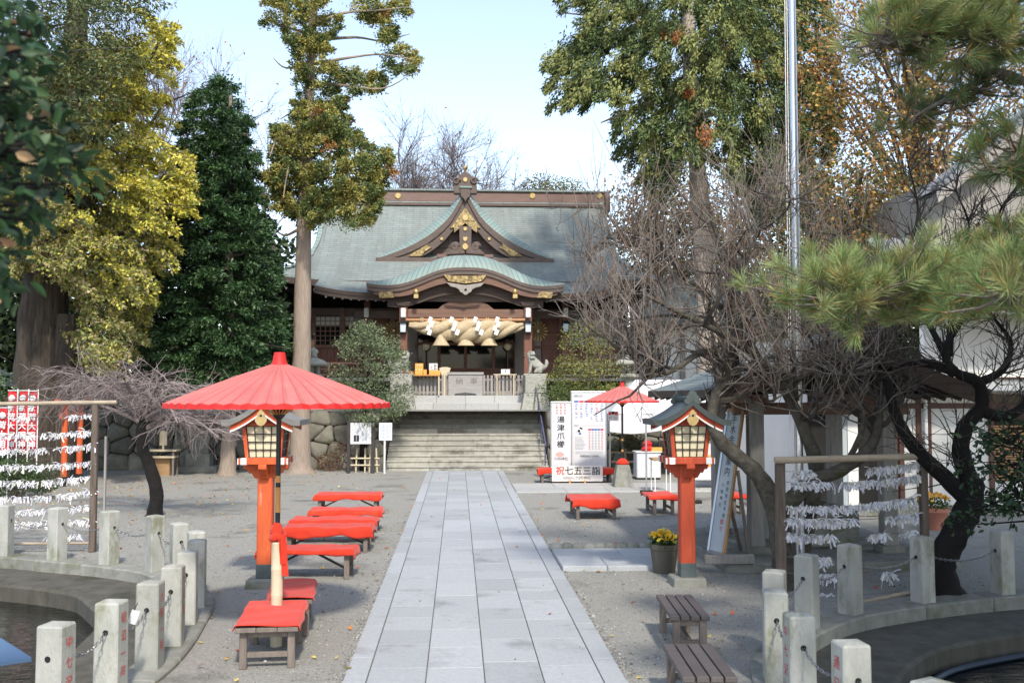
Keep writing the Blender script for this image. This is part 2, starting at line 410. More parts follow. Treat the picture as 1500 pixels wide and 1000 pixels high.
# side paths on the right: one by the flower pot, one in front of the sign boards
def side_path(name, x0, x1, y0, y1, ztop, n, rows=2, mat='granite'):
    root = structure(thing(name, None, None))
    for r in range(rows):
        ya = y0 + (y1 - y0) * r / rows; yb = y0 + (y1 - y0) * (r + 1) / rows
        xs = [x0]
        for k in range(1, n): xs.append(x0 + (x1 - x0) * (k + rng.uniform(-.25, .25)) / n)
        xs.append(x1)
        for k in range(n):
            mb = MB(); mb.b2((xs[k] + .004, ya + .004, -.08), (xs[k + 1] - .004, yb - .004, ztop + rng.uniform(-.002, .002)))
            mb.build('paving_slab', mat, root, bevel=.008)
    return root
pA = gd(812, 836); pB = gd(957, 836)
side_path('crossing_path', PXR + .01, atx(975, 15) + .1, gd(900, 836).y, gd(900, 809).y, .075, 2, 2)
side_path('crossing_path', PXR + .01, atx(1240, 28), gd(900, 721).y, gd(900, 708.5).y, .035, 7, 2, 'pale_granite')
# round edging stones behind the near crossing
row = structure(thing('edging_stones', None, None))
for k in range(9):
    p = gd(815 + k * 16, 805.5); s_ = rng.uniform(.10, .17)
    mb = MB(); mb.lathe((p.x, p.y, -.02), [(s_ * .8, 0), (s_, .05), (s_ * .9, .10), (s_ * .5, .14), (.01, .15)], 9)
    o = mb.build('edging_stone', 'kerb_stone', row, smooth=True)

# ================================================================== steps and terrace
TZ = 2.0
SX0, SX1 = atx(566, 34.2), atx(803, 34.2)
STY, NST = 34.0, 12
rise = TZ / NST; tread = .355
steps = structure(thing('stone_stairs', None, None, (0, 0, 0)))
for i in range(NST):
    y0 = STY + i * tread; z0 = i * rise
    nb = rng.choice((3, 3, 4)); xs = [SX0]
    for k in range(1, nb): xs.append(SX0 + (SX1 - SX0) * (k + rng.uniform(-.3, .3)) / nb)
    xs.append(SX1)
    for k in range(nb):
        dy = rng.uniform(-.006, .006); zt = z0 + rise + rng.uniform(-.004, .004); zb = max(-.1, z0 - .04); y1 = y0 + tread + .15
        mb = MB(); mb.prism([(y0 + .035 + dy, zb), (y0 + .035 + dy, zt - .062), (y0 + dy, zt - .055), (y0 + dy, zt), (y1, zt), (y1, zb)], xs[k] + .003, xs[k + 1] - .003, 'x')
        mb.build('step_block', 'step_stone', steps, bevel=.010)
ter = structure(thing('terrace', None, None))
WY = 35.3
mb = MB(); mb.b2((-60, WY, -.3), (SX0 - .02, 90, TZ - .004)); mb.b2((SX1 + .02, WY, -.3), (60, 90, TZ - .004)); mb.b2((SX0 - .05, STY + NST * tread - .2, -.3), (SX1 + .05, 90, TZ - .01))
mb.build('terrace_fill', 'dark_earth', ter)
mb = MB(); mb.b2((-60, WY + .4, TZ - .004), (60, 90, TZ)); 
gt = mb.build('terrace_gravel', 'gravel', ter)
# two pale platform steps under the fence
AX0, AX1 = atx(596, 38.8), atx(768, 38.8)
for (y0, z0, z1, dx, nm) in ((38.75, TZ, TZ + .26, .25, 'step_stone'), (39.2, TZ + .2, TZ + .545, 0, 'pale_granite')):
    n = 4
    for k in range(n):
        a = AX0 - dx + (AX1 - AX0 + 2 * dx) * k / n; b_ = AX0 - dx + (AX1 - AX0 + 2 * dx) * (k + 1) / n
        mb = MB(); mb.b2((a + .003, y0, z0 - .02), (b_ - .003, y0 + 3.2, z1)); mb.build('platform_block', 'pale_granite', ter, bevel=.012)
PZ = TZ + .545
# ------------------------------------------------------------------ rough stone retaining walls, stone by stone
def clip(poly, px, py, nx, ny):
    out = []
    for i in range(len(poly)):
        a, b_ = poly[i], poly[(i + 1) % len(poly)]
        da = (a[0] - px) * nx + (a[1] - py) * ny; db = (b_[0] - px) * nx + (b_[1] - py) * ny
        if da <= 0: out.append(a)
        if da * db < 0:
            t = da / (da - db); out.append((a[0] + (b_[0] - a[0]) * t, a[1] + (b_[1] - a[1]) * t))
    return out
def stone_wall(name, label, x0, x1, z0, z1, Y, size, batter=.16, group=None):
    root = thing(name, label, 'stone wall', ((x0 + x1) / 2, Y, z0), group)
    seeds = []; nz_ = max(2, round((z1 - z0) / size)); nx_ = round((x1 - x0) / (size * 1.15))
    for j in range(nz_):
        for i in range(nx_ + 1):
            seeds.append((x0 + (i + (.5 if j % 2 else 0) + rng.uniform(-.33, .33)) * (x1 - x0) / nx_, z0 + (j + .5 + rng.uniform(-.33, .33)) * (z1 - z0) / nz_))
    for s_ in seeds:
        poly = [(x0, z0), (x1, z0), (x1, z1), (x0, z1)]
        for q in seeds:
            if q is s_ or abs(q[0] - s_[0]) > size * 4: continue
            mx_, my_ = (s_[0] + q[0]) / 2, (s_[1] + q[1]) / 2
            poly = clip(poly, mx_, my_, q[0] - s_[0], q[1] - s_[1])
            if len(poly) < 3: break
        if len(poly) < 3: continue
        cx_ = sum(p[0] for p in poly) / len(poly); cz_ = sum(p[1] for p in poly) / len(poly)
        # round the corners: cut every corner once
        rp = []
        for i in range(len(poly)):
            a, b_ = poly[i], poly[(i + 1) % len(poly)]
            rp += [(a[0] * .86 + b_[0] * .14, a[1] * .86 + b_[1] * .14), (a[0] * .14 + b_[0] * .86, a[1] * .14 + b_[1] * .86)]
        n = len(rp); d = rng.uniform(.08, .2)
        lv = [(.985, .12), (.985, -.02), (.90, -.6 * d), (.6, -d)]
        vs = []; fs = []
        for sc_, dy in lv:
            for p in rp:
                z_ = cz_ + (p[1] - cz_) * sc_; x_ = cx_ + (p[0] - cx_) * sc_
                vs.append((x_ + rng.uniform(-.012, .012), Y + dy + (z_ - z0) * batter + rng.uniform(-.015, .015), z_))
        for l in range(3): fs += [(l * n + i, l * n + (i + 1) % n, (l + 1) * n + (i + 1) % n, (l + 1) * n + i) for i in range(n)]
        fs.append(tuple(range(3 * n, 4 * n)))
        mb = MB(root.location); mb.add(vs, fs); mb.build('stone', 'wall_stone', root, smooth=50)
    mb = MB(root.location); mb.add([(x0, Y + .09, z0), (x1, Y + .09, z0), (x1, Y + .09 + (z1 - z0) * batter, z1), (x0, Y + .09 + (z1 - z0) * batter, z1)], [(0, 1, 2, 3)])
    mb.build('wall_backing', 'dark_earth', root)
    return root
stone_wall('stone_wall', 'rough boulder retaining wall left of the stone stairs', -12.5, SX0 - .05, -.05, TZ, WY - .35, .58)
stone_wall('stone_wall', 'rough boulder retaining wall right of the stairs behind the tents', SX1 + .05, 15.5, -.05, TZ, WY - .35, .58)

# ================================================================== chain posts and chains
POSTW = .215
def post_mesh(h):
    mb = MB(); mb.box((0, 0, h / 2), (POSTW, POSTW, h), taper=.97)
    hh = POSTW * .97 / 2
    mb.v[4:8] = [(x, y, h) for x, y in ((-hh, -hh), (hh, -hh), (hh, hh), (-hh, hh))]
    n = len(mb.v); mb.v.append((0, 0, h + .022)); mb.f.pop(1); mb.mi.pop(1)
    mb.f += [(4, 5, n), (5, 6, n), (6, 7, n), (7, 4, n)]; mb.mi += [0] * 4
    return mb.mesh('post', bevel=.012)
PM = post_mesh(.80)
def tang(cv, p):
    i = min(range(len(cv)), key=lambda k: (cv[k] - Vector((p.x, p.y))).length)
    t = cv[min(i + 2, len(cv) - 1)] - cv[max(i - 2, 0)]
    return t.normalized()
lab_l = ['near the blue plate, half out of the frame', 'second from the blue plate', 'with a paper tag on its chain', 'fourth from the blue plate', 'fifth from the blue plate at the bend',
         'in front of the lantern side, at the bend', 'half hidden behind its neighbours at the bend', 'pale, just left of the bend', 'in front of the weeping plum trunk', 'beside the wooden post of the paper rack',
         'before the middle of the paper rack', 'at the left frame edge']
lab_r = ['of which only the cap shows at the bottom', 'nearest whole one, with red characters on its side', 'second nearest with red characters', 'third, tall and pale', 'half hidden behind the third one',
         'just left of the paper slips', 'in front of the paper slips', 'beside the dark tree trunk', 'with wire wound round it']
HOLE_Z = .56
posts = {}
for side, pts, cv, c, labs in (('left', LP, LCURVE, (-8.5, 10), lab_l), ('right', RP, RCURVE, (8, 8), lab_r)):
    posts[side] = []
    for i, p in enumerate(pts):
        t = tang(cv, p); a = math.atan2(t.y, t.x)
        mossy = (side == 'left' and i >= 10) or (side == 'right' and i >= 6)
        root = thing('chain_post', f'stone chain post, {side} pond, {labs[i]}', 'stone post', (p.x, p.y, KZ - .012), f'chain posts round the {side} pond', rz=a)
        pm = PM.copy() if mossy else PM
        put('post_shaft', pm, 'mossy_post' if mossy else 'post_stone', root)
        for s_ in (-1, 1):
            mb = MB(); mb.tube([(s_ * (POSTW / 2 - .02), 0, HOLE_Z), (s_ * (POSTW / 2 + .003), 0, HOLE_Z)], [.02, .024], 10); mb.build('chain_hole', 'black_hole', root)
        posts[side].append((root, t))
    # engraved red characters on the path side of the near posts
inscr = {'left': {0: '中七沢', 1: '昭沼一同', 2: '六所一同', 3: '大正会'}, 'right': {1: '通日奉', 2: '中七沢村', 3: ''}}
for side, dd in inscr.items():
    for i, s_ in dd.items():
        if not s_: continue
        root, t = posts[side][i]
        nrm = Vector((-t.y, t.x)); outw = -1 if nrm.dot(Vector((-8.5, 10)) - Vector(root.location[:2]) if side == 'left' else Vector((8, 8)) - Vector(root.location[:2])) > 0 else 1
        rot = Matrix.Rotation(0 if outw < 0 else math.pi, 3, 'Z')
        for k, ch in enumerate(s_): text('red_character', ch, .10, 'red_paint', root, rot @ Vector((0, -(POSTW / 2 + .0025), .66 - .15 * k)), face=rot)
def chain_obj(a, b_, sag, label, side):
    a, b_ = Vector(a), Vector(b_); n = max(6, int((b_ - a).length / .042)); mb = MB(a)
    pts = [a.lerp(b_, i / n) - Vector((0, 0, sag * 4 * (i / n) * (1 - i / n))) for i in range(n + 1)]
    for i in range(n):
        d = (pts[i + 1] - pts[i]); ln = d.length * .66; d.normalize(); cpt = (pts[i] + pts[i + 1]) / 2
        x = d.cross(Vector((0, 0, 1))).normalized(); z = x.cross(d); u = x if i % 2 else z
        ring = []
        for k in range(8):
            an = 2 * math.pi * k / 8; ring.append(cpt + d * (math.cos(an) * ln) + u * (math.sin(an) * .013))
        ring.append(ring[0]); ring_r = .0045
        mb.tube(ring, ring_r, 4, cap=False)
    o = mb.build('chain', 'chain_steel', None, loc=a, recalc=False); tag(o, label, 'chain', f'chains between the {side} pond posts')
ordn = ['first', 'second', 'third', 'fourth', 'fifth', 'sixth', 'seventh', 'eighth', 'ninth', 'tenth', 'eleventh', 'twelfth']
for side in ('left', 'right'):
    ps = posts[side]
    for i in range(len(ps) - 1):
        (r0, t0), (r1, t1) = ps[i], ps[i + 1]
        a = r0.location + Vector((t0.x, t0.y, 0)) * (POSTW / 2) + Vector((0, 0, HOLE_Z)); b_ = r1.location - Vector((t1.x, t1.y, 0)) * (POSTW / 2) + Vector((0, 0, HOLE_Z))
        chain_obj(a, b_, .09, f'sagging steel chain, {ordn[i]} span of the {side} pond from the viewer', side)
# ------------------------------------------------------------------ fallen leaves
n = 1700
px_ = nr.uniform(0, 1, n)
P = np.zeros((n, 3)); P[:, 1] = 9 + 25 * nr.uniform(0, 1, n) ** 1.2; P[:, 0] = nr.uniform(-11, 8, n)
far = nr.uniform(0, 1, n) < .5
P[far, 0] = nr.normal(-9.5, 3.0, far.sum()); P[far, 1] = nr.normal(27, 4, far.sum())
def in_pond(x, y):
    for cv, c, ex, s_ in PONDS:
        pl = [(p.x, p.y) for p in cv] + ex; ins = False
        for i in range(len(pl)):
            (x1, y1), (x2, y2) = pl[i], pl[i - 1]
            if (y1 > y) != (y2 > y) and x < (x2 - x1) * (y - y1) / (y2 - y1) + x1: ins = not ins
        if ins: return True
    return False
keep = np.array([not in_pond(p[0], p[1]) and p[1] < 34 for p in P]); P = P[keep]; n = len(P)
onp = (P[:, 0] > PXL) & (P[:, 0] < PXR); P = P[~onp | (nr.uniform(0, 1, n) < .12)]; n = len(P)
P[:, 2] = .012 + .014 * ((P[:, 0] > PXL) & (P[:, 0] < PXR))
D = unit(n); D[:, 2] = np.abs(D[:, 2]) * .2; Nn = unit(n) * .35 + np.array([0, 0, 1])
me = leaf_mesh('fallen_leaves', P, D, Nn, nr.uniform(.05, .10, n), nr.uniform(.035, .065, n), pick([(.55, .32, .05), (.42, .16, .04), (.6, .45, .12), (.3, .17, .08), (.55, .12, .04)], n), .15)
tag(put('fallen_leaves', me, 'leaf_litter'), 'scattered yellow and brown fallen leaves on the gravel', 'leaves', kind='stuff')

# ------------------------------------------------------------------ loose gravel lying on the court
n = 26000
Pg = np.zeros((n, 3)); Pg[:, 1] = 8.2 + 14 * nr.uniform(0, 1, n) ** 1.7; Pg[:, 0] = nr.uniform(-7.5, 7.5, n)
edge = nr.uniform(0, 1, n) < .12; sd = nr.choice([-1, 1], n)
Pg[edge, 0] = np.where(sd[edge] < 0, PXL - np.abs(nr.normal(0, .05, edge.sum())), PXR + np.abs(nr.normal(0, .05, edge.sum())))
okp = ~((Pg[:, 0] > PXL) & (Pg[:, 0] < PXR)) | (nr.uniform(0, 1, n) < .008)
def near_pond(x, y): return in_pond(x, y) or min((Vector((x, y)) - p).length for p in (LCURVE if x < 0 else RCURVE)[::3]) < .5
okp &= np.array([not (abs(x) > 2.3 and near_pond(x, y)) for x, y, _ in Pg]); Pg = Pg[okp]; n = len(Pg)
sz = nr.uniform(.005, .013, n) * (1 + (nr.uniform(0, 1, n) < .04) * .9); Pg[:, 2] = np.where((Pg[:, 0] > PXL) & (Pg[:, 0] < PXR), .018, .0) + sz * .3
octv = np.array([(1, 0, 0), (0, 1, 0), (-1, 0, 0), (0, -1, 0), (0, 0, .75), (0, 0, -.75)]); octf = np.array([(0, 1, 4), (1, 2, 4), (2, 3, 4), (3, 0, 4), (1, 0, 5), (2, 1, 5), (3, 2, 5), (0, 3, 5)])
V = octv[None] * nr.uniform(.6, 1.3, (n, 6, 1)); an = nr.uniform(0, 6.28, n); ca, sa = np.cos(an)[:, None], np.sin(an)[:, None]
V = np.stack([V[..., 0] * ca - V[..., 1] * sa, V[..., 0] * sa + V[..., 1] * ca, V[..., 2]], -1) * sz[:, None, None] + Pg[:, None, :]
me = bpy.data.meshes.new('loose_gravel'); me.vertices.add(6 * n); me.loops.add(24 * n); me.polygons.add(8 * n)
me.vertices.foreach_set('co', V.ravel().astype(np.float32)); me.loops.foreach_set('vertex_index', (octf[None] + 6 * np.arange(n)[:, None, None]).ravel().astype(np.int32))
me.polygons.foreach_set('loop_start', np.arange(0, 24 * n, 3, dtype=np.int32)); me.polygons.foreach_set('loop_total', np.full(8 * n, 3, np.int32)); me.update(calc_edges=True)
cg = me.color_attributes.new('Col', 'FLOAT_COLOR', 'POINT'); cc = np.ones((n, 6, 4)); cc[:, :, :3] = pick([(.20, .195, .18), (.32, .315, .29), (.42, .41, .38), (.13, .125, .115), (.27, .25, .21)], n, [4, 4, 2, 2, 1])[:, None, :]; cg.data.foreach_set('color', cc.ravel().astype(np.float32))
leafmat('pebble', 0.0, .9, .2)
tag(put('loose_gravel', me, 'pebble'), 'loose grey gravel stones strewn over the forecourt', 'gravel', kind='stuff')
# ================================================================== the shrine hall
def copper(name, c1, c2, c3, rowh, roww, mort):
    m = bpy.data.materials.new(name); m.use_nodes = True; nt = m.node_tree; b = nt.nodes['Principled BSDF']; L = nt.links.new
    uv = nod(nt, 'ShaderNodeUVMap'); br = nod(nt, 'ShaderNodeTexBrick')
    br.inputs['Scale'].default_value = 1; br.inputs['Brick Width'].default_value = roww; br.inputs['Row Height'].default_value = rowh
    br.inputs['Mortar Size'].default_value = mort; br.inputs['Mortar Smooth'].default_value = .3; br.inputs['Bias'].default_value = 0
    br.inputs['Color1'].default_value = lin(c1); br.inputs['Color2'].default_value = lin(c2); br.inputs['Mortar'].default_value = lin(tuple(x * .55 for x in c1))
    L(uv.outputs[0], br.inputs['Vector'])
    nz = nod(nt, 'ShaderNodeTexNoise'); nz.inputs['Scale'].default_value = .8; nz.inputs['Detail'].default_value = 8; nz.inputs['Roughness'].default_value = .7
    mp = nod(nt, 'ShaderNodeMapping'); mp.inputs['Scale'].default_value = (1.6, .5, 1); L(uv.outputs[0], mp.inputs[0]); L(mp.outputs[0], nz.inputs['Vector'])
    rp = nod(nt, 'ShaderNodeValToRGB'); rp.color_ramp.elements[0].position = .42; rp.color_ramp.elements[1].position = .72; L(nz.outputs['Fac'], rp.inputs[0])
    mx = nod(nt, 'ShaderNodeMix', data_type='RGBA'); L(rp.outputs[0], mx.inputs[0]); L(br.outputs['Color'], mx.inputs[6]); mx.inputs[7].default_value = lin(c3)
    L(mx.outputs[2], b.inputs['Base Color']); b.inputs['Roughness'].default_value = .55; b.inputs['Specular IOR Level'].default_value = .35
    bp = nod(nt, 'ShaderNodeBump'); bp.inputs['Strength'].default_value = .6; bp.inputs['Distance'].default_value = .02; bp.invert = True
    L(br.outputs['Fac'], bp.inputs['Height']); L(bp.outputs[0], b.inputs['Normal'])
    MATS[name] = m
copper('roof_copper', (.195, .23, .215), (.235, .265, .245), (.15, .16, .145), .16, .62, .012)
copper('edge_copper', (.205, .285, .265), (.25, .33, .305), (.17, .195, .18), 6.0, .19, .016)
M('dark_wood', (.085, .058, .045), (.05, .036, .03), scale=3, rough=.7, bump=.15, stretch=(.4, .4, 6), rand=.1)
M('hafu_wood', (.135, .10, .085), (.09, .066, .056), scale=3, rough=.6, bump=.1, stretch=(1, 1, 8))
M('red_wood', (.21, .09, .06), (.14, .062, .045), scale=3, rough=.55, bump=.08, stretch=(6, 6, .5), rand=.1)
M('beam_wood', (.20, .115, .08), (.13, .075, .055), scale=2.5, rough=.65, bump=.12, stretch=(.5, 4, 6))
M('grey_wood', (.33, .30, .27), (.23, .205, .185), scale=4, rough=.85, bump=.15, stretch=(5, 5, .6), rand=.14)
M('grey_wood_h', (.36, .345, .33), (.26, .25, .235), scale=4, rough=.8, bump=.15, stretch=(.6, 5, 6), rand=.1)
M('white_paint', (.78, .78, .76), (.68, .68, .66), scale=6, rough=.7)
M('gold_leaf', (.50, .37, .17), (.10, .075, .04), scale=9, rough=.5, metal=.5, bump=1, bscale=16, detail=3)
M('plain_gold', (.56, .42, .20), (.42, .30, .13), scale=10, rough=.4, metal=.6)
M('dark_glass', (.010, .011, .012), (.010, .011, .012), rough=.05, spec=.22)
M('shoji_paper', (.62, .60, .54), (.55, .53, .47), scale=6, rough=.9)
M('straw', (.60, .50, .34), (.38, .29, .17), scale=16, rough=.95, bump=1, bscale=40, stretch=(.5, 2.2, 2.2), spec=.1)
M('bamboo_red', (.42, .22, .10), (.34, .17, .08), scale=8, rough=.5)
M('paper_white', (.80, .80, .79), (.74, .74, .74), scale=8, rough=.85)
M('black_dark', (.012, .011, .010), (.02, .018, .016), rough=.9)
M('ridge_wood', (.20, .125, .10), (.145, .095, .08), scale=4, rough=.6, stretch=(.4, 4, 5))
XC = .30
YD, YE, YR = 44.5, 42.6, 48.5
shr = thing('shrine_hall', 'wooden shrine hall with sweeping green copper roof above the stone stairs', 'shrine', (XC, YD, TZ))
so = shr.location
def S(): return MB(so)
def roof_z(t): return 7.42 + 4.73 * (.6 * t + .4 * t * t)
def roof_w(t): return 6.85 + (1.55 * ((.62 - t) / .62) ** 2.1 if t < .62 else 0)
def roof_pt(u, t, back=1):
    w_ = roof_w(t); x = u * w_; z = roof_z(t)
    if t < .4: z += .30 * abs(u) ** 7 * (1 - t / .4)
    if t >= .4: z += .10 * abs(u) ** 20
    y = YE + (YR - YE) * t
    if back < 0: y = 2 * YR - y
    return Vector((XC + x, y, z))
uvf = lambda c: (c.x, c.z * 1.35)
mb = S(); mb.grid(lambda u, v: roof_pt(u * 2 - 1, v), 48, 26); mb.build('roof', 'roof_copper', shr, smooth=True, recalc=False, uvfn=uvf)
mb = S(); mb.grid(lambda u, v: roof_pt(1 - u * 2, v, -1), 24, 12)
for s_ in (-1, 1):    # side skirts of the hip and gable
    f = (lambda s_: (lambda u, v: Vector((XC + s_ * roof_w(v * .4), (YE + (YR - YE) * v * .4) * (1 - u) + (2 * YR - YE - (YR - YE) * v * .4) * u, roof_z(v * .4) + (.30 * max(0, 1 - v) * abs(2 * u - 1) ** 9)))))(s_)
    mb.grid(f, 20, 6)
mb.build('rear_roof', 'roof_copper', shr, smooth=True, recalc=False, uvfn=uvf)
# gable ends and their barge boards
for s_ in (-1, 1):
    mb = S(); mb.add([(XC + s_ * 6.5, YE + (YR - YE) * .38, roof_z(.38) - .1), (XC + s_ * 6.5, 2 * YR - YE - (YR - YE) * .38, roof_z(.38) - .1), (XC + s_ * 6.5, YR, roof_z(1) - .1)], [(0, 1, 2)]); mb.build('gable_wall', 'dark_wood', shr)
    top = [roof_pt(s_, .12 + .88 * k / 20) + Vector((s_ * .03, 0, .03)) for k in range(21)]
    mb = S(); mb.strip([p + Vector((-s_ * .26, 0, .03)) for p in top], [p + Vector((-s_ * .08, -.02, .05)) for p in top]); mb.strip([p + Vector((-s_ * .08, -.02, .05)) for p in top], [p + Vector((0, 0, -.12)) for p in top]); mb.strip([p + Vector((0, 0, -.12)) for p in top], [p + Vector((-s_ * .04, .1, -.5)) for p in top])
    mb.build('verge_roll', 'edge_copper', shr, smooth=True, recalc=False, uvfn=lambda c: (c.z, 0.5))
# eave fascia and soffit of the main roof
edge = [roof_pt(-1 + 2 * k / 48, 0) for k in range(49)]
mb = S(); mb.strip([p + Vector((0, -.012, .012)) for p in edge], [p + Vector((0, .03, -.24)) for p in edge]); mb.build('eave_fascia', 'hafu_wood', shr, recalc=False)
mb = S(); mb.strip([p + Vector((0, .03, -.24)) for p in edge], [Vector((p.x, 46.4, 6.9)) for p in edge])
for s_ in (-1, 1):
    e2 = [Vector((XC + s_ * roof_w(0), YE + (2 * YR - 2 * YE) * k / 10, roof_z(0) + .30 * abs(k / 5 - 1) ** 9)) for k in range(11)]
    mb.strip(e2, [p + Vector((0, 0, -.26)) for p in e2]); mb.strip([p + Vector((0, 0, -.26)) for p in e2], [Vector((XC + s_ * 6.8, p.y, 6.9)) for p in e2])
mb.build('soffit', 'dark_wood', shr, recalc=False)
# ridge beam with copper cap, gold discs, end tiles
mb = S(); mb.b2((XC - 6.85, YR - .30, 11.95), (XC + 6.85, YR + .30, 12.45)); mb.build('ridge_beam', 'ridge_wood', shr, bevel=.02)
mb = S(); mb.b2((XC - 7.1, YR - .40, 12.452), (XC + 7.1, YR + .40, 12.56)); mb.b2((XC - 6.95, YR - .36, 11.86), (XC + 6.95, YR + .36, 11.948)); mb.build('ridge_cap', 'roof_copper', shr, bevel=.03, uvfn=lambda c: (c.x, .1))
mb = S(); mb.b2((XC - 6.9, YR - .5, 11.72), (XC + 6.9, YR + .5, 11.857)); mb.build('ridge_course', 'hafu_wood', shr, bevel=.02)
def disc(mb, c, r, th=.05, n=16):
    c = Vector(c); vs = [c + Vector((math.cos(a) * r, 0, math.sin(a) * r)) for a in [2 * math.pi * k / n for k in range(n)]]
    v2 = [c + Vector((math.cos(a) * r * .75, -th, math.sin(a) * r * .75)) for a in [2 * math.pi * k / n for k in range(n)]]
    mb.add(vs + v2, [(k, (k + 1) % n, (k + 1) % n + n, k + n) for k in range(n)] + [tuple(range(n, 2 * n))])
for px in (489, 583, 780, 878):
    mb = S(); disc(mb, at(px, 287, YR - .305), .17); mb.build('ridge_crest', 'plain_gold', shr)
for s_ in (-1, 1):
    mb = S(); mb.prism([(-.5, 11.5), (.5, 11.5), (.5, 12.2), (.35, 12.5), (-.35, 12.5), (-.5, 12.2)], XC + s_ * 6.86, XC + s_ * 7.12, 'x')
    mb.v = [(a, b_ + YR - so.y + so.y, c) for a, b_, c in mb.v]; mb.build('ridge_end_tile', 'hafu_wood', shr, bevel=.03)
# ------------------------------------------------------------------ porch roof that carries the main slope forward
KW, KY = 6.2, 41.0
def koh(u, v):
    y = KY + (44.0 - KY) * v; z = 6.68 + (8.08 - 6.68) * (.75 * v + .25 * v * v) + .34 * abs(u) ** 5 * (1 - v)
    return Vector((XC + u * KW, y, z + .03))
mb = S(); mb.grid(lambda u, v: koh(2 * u - 1, v), 40, 8); mb.build('porch_roof', 'roof_copper', shr, smooth=True, recalc=False, uvfn=uvf)
e = [koh(-1 + 2 * k / 40, 0) for k in range(41)]
mb = S(); mb.strip([p + Vector((0, -.012, .012)) for p in e], [p + Vector((0, .02, -.15)) for p in e]); mb.strip([p + Vector((0, .05, -.15)) for p in e], [p + Vector((0, .07, -.30)) for p in e])
mb.strip([p + Vector((0, .02, -.15)) for p in e], [p + Vector((0, .05, -.15)) for p in e])
for u in (-1, 1):
    q = [koh(u, k / 8) for k in range(9)]; mb.strip(q, [p + Vector((0, 0, -.3)) for p in q])
mb.build('porch_fascia', 'hafu_wood', shr, recalc=False)
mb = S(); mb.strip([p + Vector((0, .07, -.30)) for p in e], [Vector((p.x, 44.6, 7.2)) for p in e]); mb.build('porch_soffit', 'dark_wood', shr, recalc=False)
# rafters with white painted ends
def rafter(x, y0, z0, y1, z1, s_=.085):
    mb = S(); mb.bar((x, y0, z0), (x, y1, z1), s_, s_ * 1.1); r_ = mb.build('rafter', 'dark_wood', shr)
    mb = S(); mb.box((x, y0 - .006, z0), (s_ * .98, .012, s_ * 1.06)); mb.build('rafter_tip', 'white_paint', r_)
zr = atz(600, 440.5, 41.25)
for k in range(-17, 18):
    x = XC + k * .338
    if abs(x - XC) < 2.1: continue
    rafter(x, 41.25, zr + .16 * (abs(k) / 17) ** 5, 44.5, zr + .55)
for s_ in (-1, 1):
    for k in range(5):
        rafter(XC + s_ * (6.45 + k * .4), 42.85, atz(425, 424, 42.85) + .02 * k, 46, 7.0)
# ------------------------------------------------------------------ undulating gable over the entrance
KFY = 40.35
KP = [(0, 391), (14, 391.3), (27, 392.5), (40, 395.5), (52, 400), (67, 406.5), (82, 412.5), (97, 416.5), (112, 418), (128, 417.5), (146, 415)]
def interp(tab, x):
    for i in range(len(tab) - 1):
        if x <= tab[i + 1][0]:
            a, b_ = tab[i], tab[i + 1]; t = (x - a[0]) / (b_[0] - a[0]); return a[1] + (b_[1] - a[1]) * t
    return tab[-1][1]
ks = FPX / KFY
def kz(x): return CAMZ + (577 - interp(KP, abs(x) * ks)) / ks
KH = 146 / ks
KOFF = [(0, 0), (.03, .10), (.10, .22), (.22, .36), (.40, .48), (.7, .58), (1.3, .68), (2.6, .86), (4.6, 1.1)]
def kpt(u, j):
    x = u * KH; dy, dz = KOFF[j]; s_ = 1 - .8 * abs(u) ** 2.6
    return Vector((XC + x, KFY + dy, kz(x) + dz * s_))
nu = 64
mb = S(); vs = [kpt(-1 + 2 * i / nu, j) for j in range(6) for i in range(nu + 1)]
mb.add(vs, [(j * (nu + 1) + i, j * (nu + 1) + i + 1, (j + 1) * (nu + 1) + i + 1, (j + 1) * (nu + 1) + i) for j in range(5) for i in range(nu)])
mb.build('gable_edge_copper', 'edge_copper', shr, smooth=True, recalc=False, uvfn=lambda c: (c.x + .35 * c.z * (1 if c.x > XC else -1), .5))
mb = S(); vs = [kpt(-1 + 2 * i / nu, j) for j in range(5, 9) for i in range(nu + 1)]
mb.add(vs, [(j * (nu + 1) + i, j * (nu + 1) + i + 1, (j + 1) * (nu + 1) + i + 1, (j + 1) * (nu + 1) + i) for j in range(3) for i in range(nu)])
mb.build('gable_roof', 'roof_copper', shr, smooth=True, recalc=False, uvfn=uvf)
def kband(z_hi, z_lo, y0, y1, name, mat, half, taper=0):
    xs = [-half + 2 * half * i / 56 for i in range(57)]
    f = lambda x, d: kz(x) - d * (1 - taper * (abs(x) / half) ** 2)
    mb = S()
    A = [Vector((XC + x, y0, f(x, z_hi))) for x in xs]; B = [Vector((XC + x, y0, f(x, z_lo))) for x in xs]
    C = [Vector((XC + x, y1, f(x, z_lo))) for x in xs]
    mb.strip(A, B); mb.strip(B, C)
    for s_ in (0, -1): mb.add([A[s_], B[s_], C[s_], Vector((A[s_].x, y1, A[s_].z))], [(0, 1, 2, 3)])
    return mb.build(name, mat, shr, recalc=False)
kband(0, .13, KFY - .005, KFY + .6, 'gable_fascia', 'hafu_wood', KH - .02)
kband(.13, .28, KFY + .03, KFY + .6, 'gable_fascia', 'hafu_wood', KH - .05)
kband(.28, .60, KFY + .10, KFY + .35, 'barge_board', 'beam_wood', 3.75, .35)
kband(.28, 1.05, KFY + .45, KFY + .5, 'gable_lining', 'dark_wood', 3.2, .2)
def plate(name, mat, px_poly, Y, th=.04, bevel=.01):
    P_ = [at(x, y, Y) for x, y in px_poly]; mb = S(); mb.prism([(p.x, p.z) for p in P_], Y - th, Y, 'y'); return mb.build(name, mat, shr, bevel=bevel)
